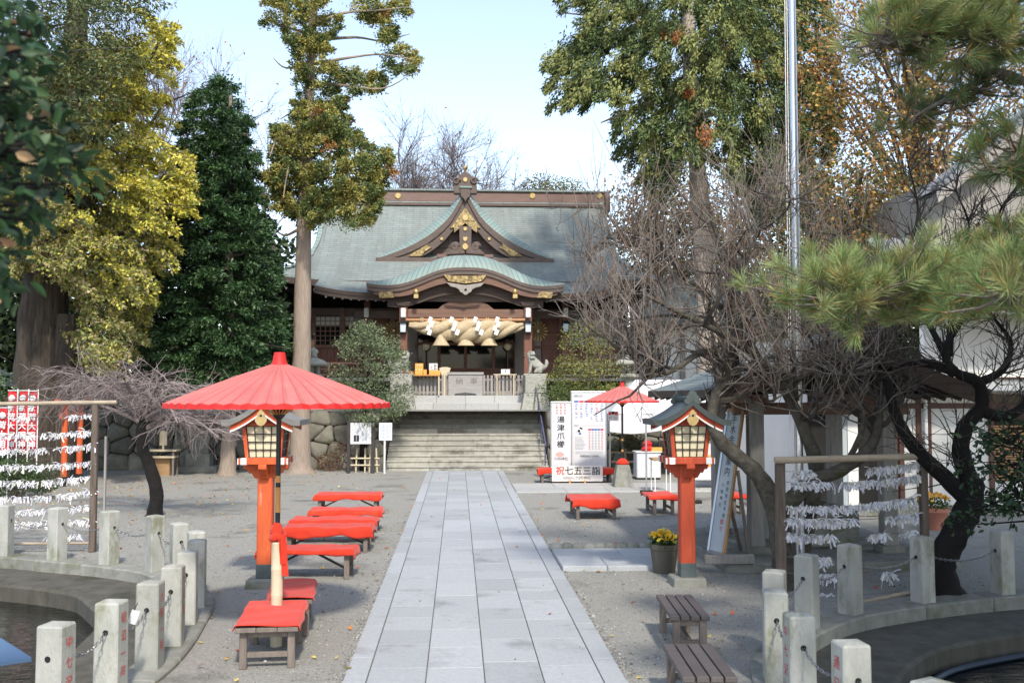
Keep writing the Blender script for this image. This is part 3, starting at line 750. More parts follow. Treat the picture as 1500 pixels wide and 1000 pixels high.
plate('gold_plate', 'gold_leaf', [(649, 402), (660, 403.5), (682, 404), (704, 403.5), (714, 402), (706, 412), (694, 414), (682, 415.5), (670, 414), (657, 412)], KFY + .04)
for s_ in (-1, 1):
    f = lambda x: 682 + s_ * (x - 682)
    plate('gold_plate', 'gold_leaf', [(f(554), 428), (f(574), 427), (f(578), 436), (f(556), 437)], KFY + .06)
    plate('gold_fitting', 'plain_gold', [(f(606), 431), (f(613), 431), (f(613), 437), (f(606), 437)], KFY + .02, .08)
    mb = S(); p = at(f(609.5), 427, KFY + .04); mb.lathe((p.x, p.y, p.z - .12), [(.05, 0), (.10, .06), (.11, .14), (.07, .20), (.02, .24)], 12); mb.build('gold_knob', 'plain_gold', shr, smooth=True)
geg = [(654, 414), (668, 416), (682, 418), (696, 416), (710, 414), (704, 420), (697, 421.5), (692, 424), (690, 428), (687, 429), (684, 432), (680, 432), (677, 429), (674, 428), (672, 424), (667, 421.5), (660, 420)]
plate('carved_pendant', 'grey_wood', geg, KFY + .02, .10, .015)
mb = S(); disc(mb, at(682, 424.5, KFY - .085), .055, .01); mb.build('pendant_hole', 'black_hole', shr)
# shaped inner frame under the gable
XP = lambda px, Y: at(px, 500, Y).x
mb = S(); a = at(600, 436, 41.2); b_ = at(764, 428, 41.2); mb.b2((a.x, 41.1, a.z), (b_.x, 41.35, b_.z)); mb.build('tie_beam', 'dark_wood', shr, bevel=.02)
plate('frog_leg_strut', 'beam_wood', [(640, 454), (650, 446), (664, 440), (674, 438), (690, 438), (700, 440), (714, 446), (724, 454)], 41.3, .18)
plate('strut_cap', 'hafu_wood', [(672, 438), (692, 438), (690, 430), (674, 430)], 41.25, .2)
# ------------------------------------------------------------------ triangular dormer gable
ds = FPX / YD
DP = [(0, 277), (3, 281), (6, 287), (12, 298.5), (21, 313.6), (31, 325), (43.5, 336.4), (57, 346.5), (72, 355.4), (86, 362.5), (100.5, 368.7), (115, 374), (132, 379.5)]
def dz_(x): return CAMZ + (577 - interp(DP, abs(x) * ds)) / ds
DH = 131 / ds
DOFF = [(0, 0), (.03, .12), (.10, .26), (.22, .42), (.42, .55), (.8, .62), (2, .66), (4.4, .70)]
def dpt(x, j):
    u = abs(x) / DH; dy, dz2 = DOFF[j]
    return Vector((XC + x, YD + dy, dz_(x) + dz2 * (1 - .8 * u ** 2) * (.45 + .55 * min(1, abs(x) / .8))))
xs = sorted({round(s_ * DH * (k / 30) ** 1.3, 5) for k in range(31) for s_ in (-1, 1)})
n = len(xs)
mb = S(); vs = [dpt(x, j) for j in range(6) for x in xs]
mb.add(vs, [(j * n + i, j * n + i + 1, (j + 1) * n + i + 1, (j + 1) * n + i) for j in range(5) for i in range(n - 1)])
def duv(c): return ((abs(c.x - XC) * .8 - c.z * .9), .5)
mb.build('dormer_edge_copper', 'edge_copper', shr, smooth=60, recalc=False, uvfn=duv)
mb = S(); vs = [dpt(x, j) for j in range(5, 8) for x in xs]
mb.add(vs, [(j * n + i, j * n + i + 1, (j + 1) * n + i + 1, (j + 1) * n + i) for j in range(2) for i in range(n - 1)])
mb.build('dormer_roof', 'roof_copper', shr, smooth=60, recalc=False, uvfn=uvf)
def dband(d0, d1, y0, y1, name, mat, half, thin=.75):
    mb = S(); g_ = lambda x, d: dz_(x) - d * (1 - thin * (abs(x) / DH) ** 3)
    xx = [x for x in xs if abs(x) <= half]
    A = [Vector((XC + x, y0, g_(x, d0))) for x in xx]; B = [Vector((XC + x, y0, g_(x, d1))) for x in xx]; C = [Vector((XC + x, y1, g_(x, d1))) for x in xx]
    mb.strip(A, B); mb.strip(B, C); return mb.build(name, mat, shr, recalc=False)
dband(0, .34, YD - .004, YD + .5, 'dormer_fascia', 'hafu_wood', DH)
dband(.34, .40, YD + .05, YD + .5, 'dormer_fascia', 'dark_wood', DH)
dband(.40, .82, YD + .06, YD + .3, 'dormer_barge_board', 'hafu_wood', DH * .93)
# recessed boarded wall of the dormer, board by board
for k in range(7):
    z0 = 8.5 + k * .36; z1 = z0 + .352
    half = 0
    for x in np.linspace(0, DH, 120):
        if dz_(x) - .3 > z0: half = x
    if half < .15: continue
    mb = S(); mb.b2((XC - half, YD + .55 + .01 * (k % 2), z0), (XC + half, YD + .62, z1)); mb.build('wall_board', 'hafu_wood', shr, bevel=.012)
mb = S(); a = at(594, 378.5, YD + .1); mb.b2((a.x - 1.3, YD - .03, 8.48), (2 * XC - a.x + 1.3, YD + .56, 8.70)); mb.build('sill_beam', 'hafu_wood', shr, bevel=.02)
mb = S(); a = at(640, 375, YD); mb.b2((a.x, YD - .06, 8.70), (2 * XC - a.x, YD + .4, 8.86)); mb.build('sill_beam', 'ridge_wood', shr, bevel=.02)
plate('gold_plate', 'gold_leaf', [(681.5, 304), (688, 313), (696, 323), (704, 334.5), (699, 333.5), (699, 341.5), (690, 335), (681.5, 327), (673, 335), (665, 341.5), (665, 333.5), (659, 334.5), (668, 323), (675, 313)], YD + .03, .05)
mb = S(); disc(mb, at(681.5, 319, YD - .025), .17, .04); mb.build('gold_crest', 'plain_gold', shr)
for s_ in (-1, 1):
    f = lambda x: 681.8 + s_ * (x - 681.8)
    plate('gold_plate', 'gold_leaf', [(f(598), 376), (f(605), 370), (f(616), 364), (f(628), 356.5), (f(627), 361), (f(633), 362), (f(622), 369), (f(618), 375)], YD + .03, .04)
    mb = S(); disc(mb, at(f(647), 350, YD + .05), .085, .06, 10); mb.build('gold_boss', 'plain_gold', shr)
    mb = S(); p = at(f(666.5), 361.5, YD - .1)     # scroll carving at the foot of the king post
    for r_, zz in ((.2, 0), (.13, -.02)): mb.tube([(p.x + math.cos(k * .5) * r_ * (1 - k / 26), p.y - .02, p.z + math.sin(k * .5) * r_ * (1 - k / 26)) for k in range(18)], .06, 6)
    mb.build('scroll_carving', 'hafu_wood', shr, smooth=True)
    plate('scroll_wing', 'hafu_wood', [(f(654), 371), (f(660), 366), (f(666), 364), (f(672), 362), (f(681), 360), (f(681), 372), (f(654), 373.5)], YD - .06, .1, .02)
plate('king_post', 'hafu_wood', [(673, 332), (690.5, 332), (690.5, 362), (673, 362)], YD + .10, .14)
mb = S(); disc(mb, at(681.5, 361.5, YD - .17), .16, .06); mb.build('gold_crest', 'plain_gold', shr)
mb = S(); disc(mb, at(681.5, 335.5, YD - .045), .10, .05); mb.build('gold_crest', 'plain_gold', shr)
plate('gold_fitting', 'plain_gold', [(678, 347), (685, 347), (684.5, 351.5), (681.5, 354), (678.5, 351.5)], YD - .045, .03)
# ornament on top of the dormer
plate('ridge_ornament', 'hafu_wood', [(664.5, 286), (664.5, 276), (666, 268), (665, 264.5), (668, 261.5), (672, 261), (675, 257), (681.5, 253.5), (688, 257), (691, 261), (695, 261.5), (698, 264.5), (697, 268), (698.5, 276), (698.5, 286)], YD + .25, .35, .03)
for s_ in (-1, 1):
    mb = S(); p = at(681.6 + s_ * 13, 265.5, YD - .12)
    mb.tube([(p.x + math.cos(k * .5) * .17 * (1 - k / 22), p.y, p.z + math.sin(k * .5) * .17 * (1 - k / 22)) for k in range(16)], .055, 6); mb.build('scroll_carving', 'hafu_wood', shr, smooth=True)
mb = S(); disc(mb, at(681.5, 263.5, YD - .105), .12, .05); mb.build('gold_crest', 'plain_gold', shr)
mb = S(); p = at(681.3, 253, YD + .08); mb.lathe((p.x, p.y, p.z - .05), [(.05, 0), (.08, .05), (.06, .12), (.09, .2), (.11, .3), (.07, .36)], 12); mb.build('finial', 'gold_leaf', shr, smooth=True)
plate('apex_board', 'hafu_wood', [(674, 275), (689.5, 275), (688.5, 288), (684, 292), (681.7, 297), (679.5, 292), (675, 288)], YD - .03, .12, .015)
mb = S(); a = at(674, 276, YD - .1); mb.b2((a.x - .02, YD - .2, a.z), (2 * XC - a.x + .06, YD + .4, a.z + .09)); mb.build('apex_cap', 'edge_copper', shr, bevel=.02, uvfn=lambda c: (.5, .5))

# ------------------------------------------------------------------ pillars, beams, brackets of the porch
CY = 41.0
for px in (591, 773):
    x = XP(px, CY)
    mb = S(); mb.b2((x - .17, CY - .17, PZ + .16), (x + .17, CY + .17, atz(px, 449, CY))); mb.build('pillar', 'red_wood', shr, bevel=.03)
    mb = S(); mb.box((x, CY, PZ + .08), (.62, .62, .17), taper=.8); mb.build('pillar_base', 'pale_granite', shr, bevel=.02)
    mb = S(); mb.b2((x - .10, CY - .34, atz(px, 466, CY)), (x + .10, CY - .17, atz(px, 452, CY))); mb.build('beam_nose', 'white_paint', shr, bevel=.03)
    mb = S(); mb.box((x, CY, atz(px, 446, CY)), (.5, .5, .16), taper=1.3); mb.box((x, CY, atz(px, 440, CY)), (1.1, .2, .16)); mb.build('bracket', 'hafu_wood', shr, bevel=.02)
a, b_ = at(597, 466, CY), at(767, 453.5, CY)
mb = S(); mb.b2((a.x, CY - .13, a.z), (b_.x, CY + .13, b_.z)); mb.build('lintel_beam', 'beam_wood', shr, bevel=.03)
for px in (537, 828):
    x = XP(px, 43.2)
    mb = S(); mb.b2((x - .10, 42.9, atz(px, 465, 43.2)), (x + .10, 43.15, atz(px, 451, 43.2))); mb.build('beam_nose', 'white_paint', shr, bevel=.03)
    mb = S(); mb.b2((x - .13, 43.17, 3.3), (x + .13, 43.43, 6.6)); mb.build('pillar', 'red_wood', shr, bevel=.02)
for px0, px1 in ((518, 584), (780, 846)):
    a, b_ = at(px0, 466, 43.2), at(px1, 454, 43.2); mb = S(); mb.b2((a.x, 43.16, a.z), (b_.x, 43.46, b_.z)); mb.build('side_beam', 'hafu_wood', shr, bevel=.03)
# ------------------------------------------------------------------ front wall
FY = 44.6
def fx(px): return XP(px, FY)
def fz(py): return atz(682, py, FY)
def fpanel(name, mat, x0, x1, y0, y1, yoff=0, th=.06, bevel=.006, parent=None):
    mb = S(); mb.b2((fx(x0), FY + yoff, fz(y1)), (fx(x1), FY + yoff + th, fz(y0))); return mb.build(name, mat, parent or shr, bevel=bevel)
VZ = 3.3
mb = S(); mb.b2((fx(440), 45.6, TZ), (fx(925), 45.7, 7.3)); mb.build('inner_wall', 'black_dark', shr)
fpanel('wall_beam', 'hafu_wood', 453, 913, 452, 463, -.08, .2, .02)
fpanel('wall_sill', 'red_wood', 453, 608, 506.5, 510, -.05, .14, .01); fpanel('wall_sill', 'red_wood', 757, 913, 506.5, 510, -.05, .14, .01)
for px in (458, 501.5, 541, 583, 603.5, 762, 779, 822, 867, 909):
    mb = S(); mb.b2((fx(px) - .12, FY - .12, VZ), (fx(px) + .12, FY + .12, fz(452))); mb.build('wall_post', 'red_wood' if px in (583, 603.5, 762, 779) else 'beam_wood', shr, bevel=.015)
def lattice(x0, x1, y0, y1, nx, ny, pane, bar='beam_wood'):
    w_ = fpanel('window', pane, x0, x1, y0, y1, .05, .03, 0)
    for k in range(nx + 1):
        x = fx(x0) + (fx(x1) - fx(x0)) * k / nx; mb = S(); mb.b2((x - .022, FY - .0, fz(y1)), (x + .022, FY + .04, fz(y0))); mb.build('lattice_bar', bar, w_)
    for k in range(ny + 1):
        z = fz(y1) + (fz(y0) - fz(y1)) * k / ny; mb = S(); mb.b2((fx(x0), FY + .004, z - .022), (fx(x1), FY + .045, z + .022)); mb.build('lattice_bar', bar, w_)
for x0, x1 in ((462, 498), (505, 537), (826, 863), (871, 905)):
    lattice(x0, x1, 464.5, 477, 5, 2, 'shoji_paper', 'grey_wood')
    lattice(x0, x1, 478.5, 506, 5, 4, 'dark_glass' if x0 < 800 else 'shoji_paper', 'beam_wood')
    n = 4
    for k in range(n): fpanel('wall_board', 'red_wood', x0 - 2 + (x1 - x0 + 4) * k / n + .15, x0 - 2 + (x1 - x0 + 4) * (k + 1) / n - .15, 510, 552, .0 + .012 * (k % 2), .05)
# open doors beside the entrance with gold crests
for x0, x1 in ((794, 819), (545, 570)):
    for k in range(4): fpanel('door_board', 'red_wood', x0, x1, 465 + k * 21 + .4, 465 + (k + 1) * 21, .02 * (k % 2), .05)
for x0, x1 in ((780.5, 793), (571, 582)): fpanel('side_panel', 'grey_wood', x0, x1, 464, 552, .05, .04)
for px in (577, 787.5):
    crest = None
    c = Vector((fx(px), FY - .16, fz(485)))
    mb = S()
    for k in range(16):
        an = 2 * math.pi * k / 16; d = Vector((math.cos(an), 0, math.sin(an))); q = Vector((-d.z, 0, d.x))
        vs = [c + d * .07, c + d * .4 + q * .055 , c + d * .48, c + d * .4 - q * .055]
        mb.add(vs + [v + Vector((0, -.03, 0)) for v in (c + d * .25,)], [(0, 1, 4), (1, 2, 4), (2, 3, 4), (3, 0, 4)])
    crest = mb.build('gold_crest', 'plain_gold', shr)
    mb = S(); disc(mb, c + Vector((0, -.01, 0)), .08, .04); mb.build('crest_boss', 'plain_gold', crest)
# entrance: glass doors in red frames, folded side doors
mb = S(); mb.b2((fx(604), 44.9, VZ), (fx(761), 44.95, fz(466))); mb.build('entrance_glass', 'dark_glass', shr)
for px in (610, 643, 682, 723, 755):
    mb = S(); mb.b2((fx(px) - .07, 44.80, VZ), (fx(px) + .07, 44.9, fz(503))); mb.build('door_stile', 'red_wood', shr, bevel=.01)
for y0, y1 in ((501, 505), (539, 541.5), (546, 556)): fpanel('door_rail', 'red_wood', 608, 757, y0, y1, .185, .12)
fpanel('door_kickboard', 'red_wood', 611, 754, 541.5, 546, .23, .06)
for s_, px in ((1, 598), (-1, 768)):
    mb = S(); a = at(px, 476, 43.9); c = at(px + s_ * 12, 476, 44.5); zt = fz(472)
    mb.add([(a.x, 43.9, VZ), (c.x, 44.5, VZ), (c.x, 44.5, zt), (a.x, 43.9, zt), (a.x + .05 * s_, 43.9, VZ), (c.x + .05 * s_, 44.5, VZ), (c.x + .05 * s_, 44.5, zt), (a.x + .05 * s_, 43.9, zt)], [(0, 1, 2, 3), (4, 5, 6, 7), (0, 3, 7, 4), (1, 2, 6, 5), (3, 2, 6, 7)])
    mb.build('folded_door', 'grey_wood', shr)
# veranda with rails, entrance steps
for x0, x1 in ((436, 598), (768, 930)):
    mb = S(); mb.b2((fx(x0), 43.0, VZ - .14), (fx(x1), FY + .3, VZ)); mb.build('veranda_floor', 'grey_wood_h', shr, bevel=.01)
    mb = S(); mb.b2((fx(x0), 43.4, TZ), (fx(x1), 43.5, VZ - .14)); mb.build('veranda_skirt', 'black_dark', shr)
for k in range(4):
    mb = S(); mb.b2((fx(604), 42.9 + k * .42, PZ - .05), (fx(761), 44.85, PZ + (k + 1) * (VZ - PZ) / 4 - .003 * k)); mb.build('entrance_step', 'grey_wood_h', shr, bevel=.01)
for x0, x1 in ((440, 545), (822, 926)):
    a, b_ = at(x0, 500, 43.05).x, at(x1, 500, 43.05).x
    for z, h in ((VZ + .62, .08), (VZ + .36, .06), (VZ + .12, .06)):
        mb = S(); mb.b2((a, 43.02, z - h / 2), (b_, 43.02 + h, z + h / 2)); mb.build('veranda_rail', 'beam_wood' if x0 < 600 else 'grey_wood_h', shr, bevel=.01)
    for k in range(6):
        x = a + (b_ - a) * k / 5; mb = S(); mb.b2((x - .045, 43.0, VZ), (x + .045, 43.09, VZ + .66)); mb.build('veranda_post', 'beam_wood', shr, bevel=.01)
# wings left and right of the hall
for x0, x1 in ((395, 441), (925, 952)):
    mb = S(); a, b_ = at(x0, 500, 46.2).x, at(x1, 500, 46.2).x
    mb.b2((a, 46.2, TZ), (b_, 46.35, 7.2)); mb.build('wing_wall', 'dark_wood', shr)
    for k in range(3):
        x = a + (b_ - a) * (k + .1) / 2.2; mb = S(); mb.b2((x - .1, 46.0, TZ), (x + .1, 46.19, 7.1)); mb.build('wing_post', 'grey_wood', shr, bevel=.01)
# ------------------------------------------------------------------ hanging lamps on the pillars
for px, Y, lb in ((590.5, CY - .30, 'left'), (773.5, CY - .30, 'right'), (828.5, 42.75, 'outer right')):
    x = XP(px, Y); zc = atz(px, 480, Y)
    L_ = thing('wall_lamp', f'small black framed box lamp with pale pane on the {lb} shrine pillar', 'lamp', (x, Y, zc - .22), 'box lamps on the shrine pillars')
    o_ = L_.location
    mb = MB(o_); mb.box((x, Y, zc), (.24, .22, .36), taper=1.12); mb.build('lamp_pane', 'lamp_pane_mat' if 'lamp_pane_mat' in MATS else M('lamp_pane_mat', (.55, .62, .68), (.5, .57, .62), rough=.3), L_)
    mb = MB(o_)
    for i in (-1, 1):
        for j in (-1, 1): mb.bar((x + i * .12, Y + j * .11, zc - .19), (x + i * .135, Y + j * .125, zc + .19), .03)
    mb.box((x, Y, zc - .20), (.27, .25, .05)); mb.build('lamp_frame', 'black_hole', L_)
    mb = MB(o_); mb.box((x, Y, zc + .25), (.40, .38, .14), taper=.35); mb.build('lamp_roof', 'black_hole', L_)
    mb = MB(o_); mb.b2((x - .02, Y, zc + .28), (x + .02, Y + .25, zc + .32)); mb.build('lamp_arm', 'black_hole', L_)
# ------------------------------------------------------------------ great straw rope
RY = 40.75
ra, rb = at(599, 475, RY), at(771, 478, RY)
rope = thing('straw_rope', 'huge twisted straw rope with three straw tassels hung across the shrine entrance', 'straw rope', (XC, RY, ra.z - .5))
ro = rope.location
mb = MB(ro); a, b_ = at(595, 468.5, RY - .02), at(769, 468.5, RY - .02); mb.tube([a, a.lerp(b_, .5), b_], .065, 10); mb.build('hanging_pole', 'bamboo_red', rope, smooth=50)
def rope_r(t): return .10 + .34 * max(0, math.sin(math.pi * min(1, max(0, (t - .02) / .96)))) ** .85
def rope_c(t): return Vector((ra.x + (rb.x - ra.x) * t, RY, ra.z - .02 - .26 * math.sin(math.pi * t)))
for k in range(3):
    pts = []; rad = []
    for i in range(73):
        t = i / 72; r_ = rope_r(t); an = 2 * math.pi * (k / 3 - 2.05 * t) ; c = rope_c(t)
        pts.append(c + Vector((0, math.cos(an) * r_ * .56, math.sin(an) * r_ * .56))); rad.append(r_ * .60)
    mb = MB(ro); mb.tube(pts, rad, 14); mb.build('rope_strand', 'straw', rope, smooth=True)
for px in (646, 682.5, 716.5):
    c = at(px, 491, RY - .12); mb = MB(ro); mb.lathe((c.x, c.y, c.z - .42), [(.35, 0), (.33, .03), (.25, .17), (.17, .32), (.12, .46), (.05, .58)], 18); o = mb.build('straw_tassel', 'straw', rope, smooth=50)
for px in (618, 650, 682, 714, 747):
    c = at(px, 468.5, RY - .02); mb = MB(ro)
    for dx in (-.04, .04): mb.tube([(c.x + dx, c.y - .085, c.z - .25), (c.x + dx, c.y - .085, c.z + .02), (c.x + dx, c.y, c.z + .085), (c.x + dx, c.y + .08, c.z)], .022, 6)
    mb.build('tie_cord', 'straw', rope)
for i, px in enumerate((632, 663, 698, 730)):
    c = at(px, 468, RY - .62); s_ = thing('paper_streamer', ['leftmost zigzag white paper streamer on the straw rope', 'second zigzag white paper streamer from the left on the straw rope', 'third zigzag white paper streamer from the left on the straw rope', 'rightmost zigzag white paper streamer on the straw rope'][i], 'paper streamer', c, 'zigzag paper streamers on the rope')
    x = 0; z = 0; tilt = .12 if i in (1, 2) else -.1
    mb = MB(); mb.bar((0, 0, .1), (0, .56, .1), .012); mb.build('thread', 'paper_white', s_)
    for k in range(4):
        w_ = .15; h_ = .22; mb = MB(); mb.box((x + (k % 2 - .5) * .10 + tilt * k * .4, -.01 * (k % 2), -k * .17), (w_, .006, h_), ry=.35, rz=.3 * (k % 2 - .5)); mb.build('paper_fold', 'paper_white', s_)
# ------------------------------------------------------------------ fence, offering box
FNY = 39.55
for (x0, x1, lb) in ((601, 657, 'left'), (706, 768, 'right')):
    a, b_ = at(x0, 578, FNY).x, at(x1, 578, FNY).x
    fo = thing('low_fence', f'low grey wooden picket fence {lb} of the offering box', 'fence', ((a + b_) / 2, FNY, PZ), 'low picket fences by the offering box')
    for z in (.12, .62):
        mb = MB(fo.location); mb.b2((a, FNY - .03, PZ + z - .035), (b_, FNY + .03, PZ + z + .035)); mb.build('rail', 'grey_wood_h', fo, bevel=.006)
    n = 11 if lb == 'right' else 10
    for k in range(n):
        x = a + .08 + (b_ - a - .16) * k / (n - 1); mb = MB(fo.location); mb.b2((x - .045, FNY - .07, PZ + .02), (x + .045, FNY - .033, PZ + .80)); mb.build('picket', 'grey_wood', fo, bevel=.006)
a, b_ = at(656.5, 578, 39.35), at(707, 545.5, 39.35)
ob = thing('offering_box', 'grey wooden offering box with carved characters before the shrine doors', 'offering box', ((a.x + b_.x) / 2, 39.7, PZ))
mb = MB(ob.location); w_ = b_.x - a.x; cx_ = (a.x + b_.x) / 2; H = b_.z - PZ
mb.prism([(a.x, PZ), (a.x + .22, PZ), (a.x + .30, PZ + .07), (cx_ - .12, PZ + .09), (cx_, PZ + .12), (cx_ + .12, PZ + .09), (b_.x - .30, PZ + .07), (b_.x - .22, PZ), (b_.x, PZ), (b_.x, PZ + H), (a.x, PZ + H)], 39.35, 39.42, 'y'); mb.build('front_board', 'grey_wood_h', ob, bevel=.008)
mb = MB(ob.location); mb.b2((a.x + .03, 39.42, PZ + .05), (b_.x - .03, 40.1, PZ + H - .04)); mb.build('body', 'grey_wood_h', ob, bevel=.008)
mb = MB(ob.location); mb.b2((a.x - .04, 39.31, PZ + H - .09), (b_.x + .04, 39.349, PZ + H + .015)); mb.build('top_rail', 'grey_wood_h', ob, bevel=.01)
for k in range(9): mb = MB(ob.location); yy = 39.46 + k * .07; mb.b2((a.x + .04, yy, PZ + H - .03), (b_.x - .04, yy + .035, PZ + H + .012)); mb.build('slat', 'grey_wood_h', ob)
M('carved_grey', (.16, .145, .13), rough=.9)
for ch, px in (('納', 673), ('奉', 694)):
    p = at(px, 559, 39.346); text('carved_character', ch, .30, 'carved_grey', ob, Vector((p.x, 39.346, p.z)) - ob.location)
# ================================================================== props
M('red_felt', (.56, .042, .020), (.46, .033, .016), scale=3.5, rough=.95, bump=.3, bscale=90, sheen=.15, spec=.15, rand=.06, c3=(.58, .06, .032), s3=2.2, t3=.55)
M('bench_wood', (.19, .155, .13), (.12, .10, .085), scale=5, rough=.8, bump=.15, stretch=(5, 5, .7), rand=.15)
M('bench_plank', (.11, .095, .09), (.075, .066, .064), scale=5, rough=.6, bump=.1, stretch=(7, .5, 7), rand=.08)
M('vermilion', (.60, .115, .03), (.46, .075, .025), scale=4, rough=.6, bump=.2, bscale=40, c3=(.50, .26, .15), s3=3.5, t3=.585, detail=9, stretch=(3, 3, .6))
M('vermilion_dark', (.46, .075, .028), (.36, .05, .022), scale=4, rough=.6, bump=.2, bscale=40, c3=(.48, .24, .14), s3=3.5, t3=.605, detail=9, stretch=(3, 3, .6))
M('black_lacquer', (.012, .012, .014), (.02, .02, .022), rough=.35)
M('lantern_paper', (.68, .60, .42), (.60, .52, .36), scale=6, rough=.85)
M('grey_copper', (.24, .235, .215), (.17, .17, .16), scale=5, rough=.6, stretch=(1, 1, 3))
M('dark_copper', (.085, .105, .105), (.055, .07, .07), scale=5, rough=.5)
M('umbrella_red', (.62, .225, .205), (.54, .17, .155), scale=2.2, rough=.75, bump=.15, bscale=60, spec=.25, detail=8, c3=(.60, .25, .24), s3=1.5, t3=.56)
M('umbrella_seam', (.56, .09, .085), (.48, .07, .068), rough=.7)
M('umbrella_rim', (.62, .02, .018), (.5, .018, .018), rough=.6)
M('pale_bamboo', (.58, .50, .36), (.48, .40, .27), scale=5, rough=.5, stretch=(3, 3, .6))
M('orange_bamboo', (.55, .28, .08), (.48, .23, .06), rough=.45)
M('weathered_bamboo', (.40, .33, .24), (.28, .22, .16), scale=6, rough=.7, stretch=(.8, 4, 4))
M('old_post', (.16, .125, .10), (.085, .066, .052), scale=5, rough=.95, bump=.5, bscale=18, stretch=(6, 6, .5))
M('grey_post', (.30, .285, .265), (.20, .19, .175), scale=4, rough=.9, bump=.2, stretch=(5, 5, .4))
M('sign_white', (.60, .61, .62), (.56, .57, .58), scale=5, rough=.45)
M('sign_ink', (.03, .03, .035), rough=.7)
M('sign_grey_ink', (.25, .25, .27), rough=.7)
M('sign_red', (.60, .05, .04), rough=.7)
M('sign_blue', (.08, .14, .42), rough=.7)
M('alu', (.55, .56, .57), (.48, .49, .5), rough=.35, metal=.8)
M('dark_frame', (.045, .038, .036), (.03, .026, .025), rough=.6)
M('canvas_white', (.62, .62, .63), (.56, .56, .57), scale=2, rough=.85)
M('orange_box', (.72, .36, .09), (.66, .31, .07), rough=.6)
M('rubber_black', (.02, .02, .02), rough=.7)
M('blue_plate', (.10, .17, .28), (.085, .15, .25), scale=2, rough=.3)
M('terracotta', (.48, .20, .14), (.40, .16, .11), rough=.7)
M('flower_pot', (.10, .095, .075), (.075, .07, .055), scale=4, rough=.6)
M('statue_stone', (.38, .38, .34), (.26, .26, .22), scale=9, rough=.95, bump=.4, bscale=40, c3=(.15, .155, .11), s3=5, t3=.55)
M('flag_steel', (.62, .64, .68), (.56, .58, .62), rough=.28, metal=.85)
M('purple_rail', (.10, .10, .17), (.075, .075, .13), rough=.4)
M('nobori_red', (.60, .02, .025), (.5, .018, .02), rough=.75)
M('plaster', (.74, .73, .69), (.68, .67, .63), scale=1.5, rough=.9, bump=.05)
M('roof_tile', (.22, .225, .235), (.16, .165, .175), scale=3, rough=.5, rand=.2)
M('brown_trim', (.12, .06, .045), (.09, .045, .035), rough=.6)
M('bamboo_blind', (.38, .24, .12), (.30, .18, .09), scale=4, rough=.8, bump=.6, bscale=3, stretch=(.2, .2, 30))

# ------------------------------------------------------------------ benches and cloths
def bench_parts(root, L, W, H, kind):
    t = .045
    n = 4 if kind == 'slat' else 3
    for k in range(n):
        y = -W / 2 + W * (k + .5) / n
        mb = MB(); mb.box((0, y, H - t / 2), (L, W / n - (.014 if kind == 'slat' else .004), t)); mb.build('plank', 'bench_plank' if kind == 'slat' else 'bench_wood', root, bevel=.005)
    lx, ly = L / 2 - (.10 if kind != 'slat' else .06), W / 2 - .07
    for i in (-1, 1):
        for j in (-1, 1):
            mb = MB(); mb.box((i * lx, j * ly, (H - t) / 2), (.07, .07, H - t)); mb.build('leg', 'bench_wood', root, bevel=.006)
        mb = MB(); mb.box((i * lx, 0, .13), (.045, 2 * ly - .07, .05)); mb.build('stretcher', 'bench_wood', root, bevel=.004)
        mb = MB(); mb.box((i * lx, 0, H - t - .031), (.05, 2 * ly - .072, .06)); mb.build('apron', 'bench_wood', root, bevel=.004)
    if kind == 'brace':
        for i in (-1, 1):
            mb = MB(); mb.bar((i * (lx - .04), 0, .12), (i * .12, 0, H - t - .02), .03); mb.build('brace', 'dark_frame', root)
    if kind == 'slat':
        mb = MB(); mb.box((0, 0, .14), (2 * lx - .05, .045, .05)); mb.build('stretcher', 'bench_wood', root, bevel=.004)
def cloth_mesh(L, W, H, oe, os_, seed, rumple=.011):
    r_ = random.Random(seed); ph = [r_.uniform(0, 6) for _ in range(8)]
    nu, nv = 44, 26
    def f(u, v):
        s_ = (u * 2 - 1) * (L / 2 + oe); t = (v * 2 - 1) * (W / 2 + os_)
        ds_ = max(0, abs(s_) - L / 2 - .008); dt = max(0, abs(t) - W / 2 - .008)
        x = math.copysign(min(abs(s_), L / 2 + .008), s_); y = math.copysign(min(abs(t), W / 2 + .008), t)
        d = max(ds_, dt) + .25 * min(ds_, dt)
        flare = .012 + .10 * min(ds_, dt)
        if ds_ > 0: x += math.copysign(flare * min(1, ds_ / .04) + .03 * math.sin(11 * t + ph[0]) * min(1, ds_ / .1), s_)
        if dt > 0: y += math.copysign(flare * min(1, dt / .04) + .024 * math.sin(9 * s_ + ph[1] + math.sin(3 * s_)) * min(1, dt / .1), t)
        z = H + .006 - d * (1 - .30 * math.sin(3.1 * s_ + 2.3 * t + ph[2]) ** 2 + .08 * math.sin(14 * s_ + 11 * t + ph[6]))
        if d == 0: z += rumple * (math.sin(6 * s_ + ph[3]) * math.sin(9 * t + ph[4]) + .4 * math.sin(17 * s_ + 4 * t + ph[5])) + rumple
        return Vector((x, y, z))
    mb = MB(); mb.grid(f, nu, nv); return mb.mesh('cloth', smooth=True, recalc=False)
BG, CG = 'benches under red cloths', 'red felt cloths on the benches'
def red_bench(c, rz, L, W, H, kind, lab, oe, os_, seed):
    b_ = thing('bench', f'wooden bench {lab}', 'bench', (c.x, c.y, 0.0), BG, rz); bench_parts(b_, L, W, H, kind)
    o = put('red_cloth', cloth_mesh(L, W, H, oe, os_, seed), 'red_felt', None, (c.x, c.y, 0), rz); tag(o, f'red felt cloth on the bench {lab}', 'cloth', CG)
    sol = o.modifiers.new('thickness', 'SOLIDIFY'); sol.thickness = .006; sol.offset = 1
H = .40
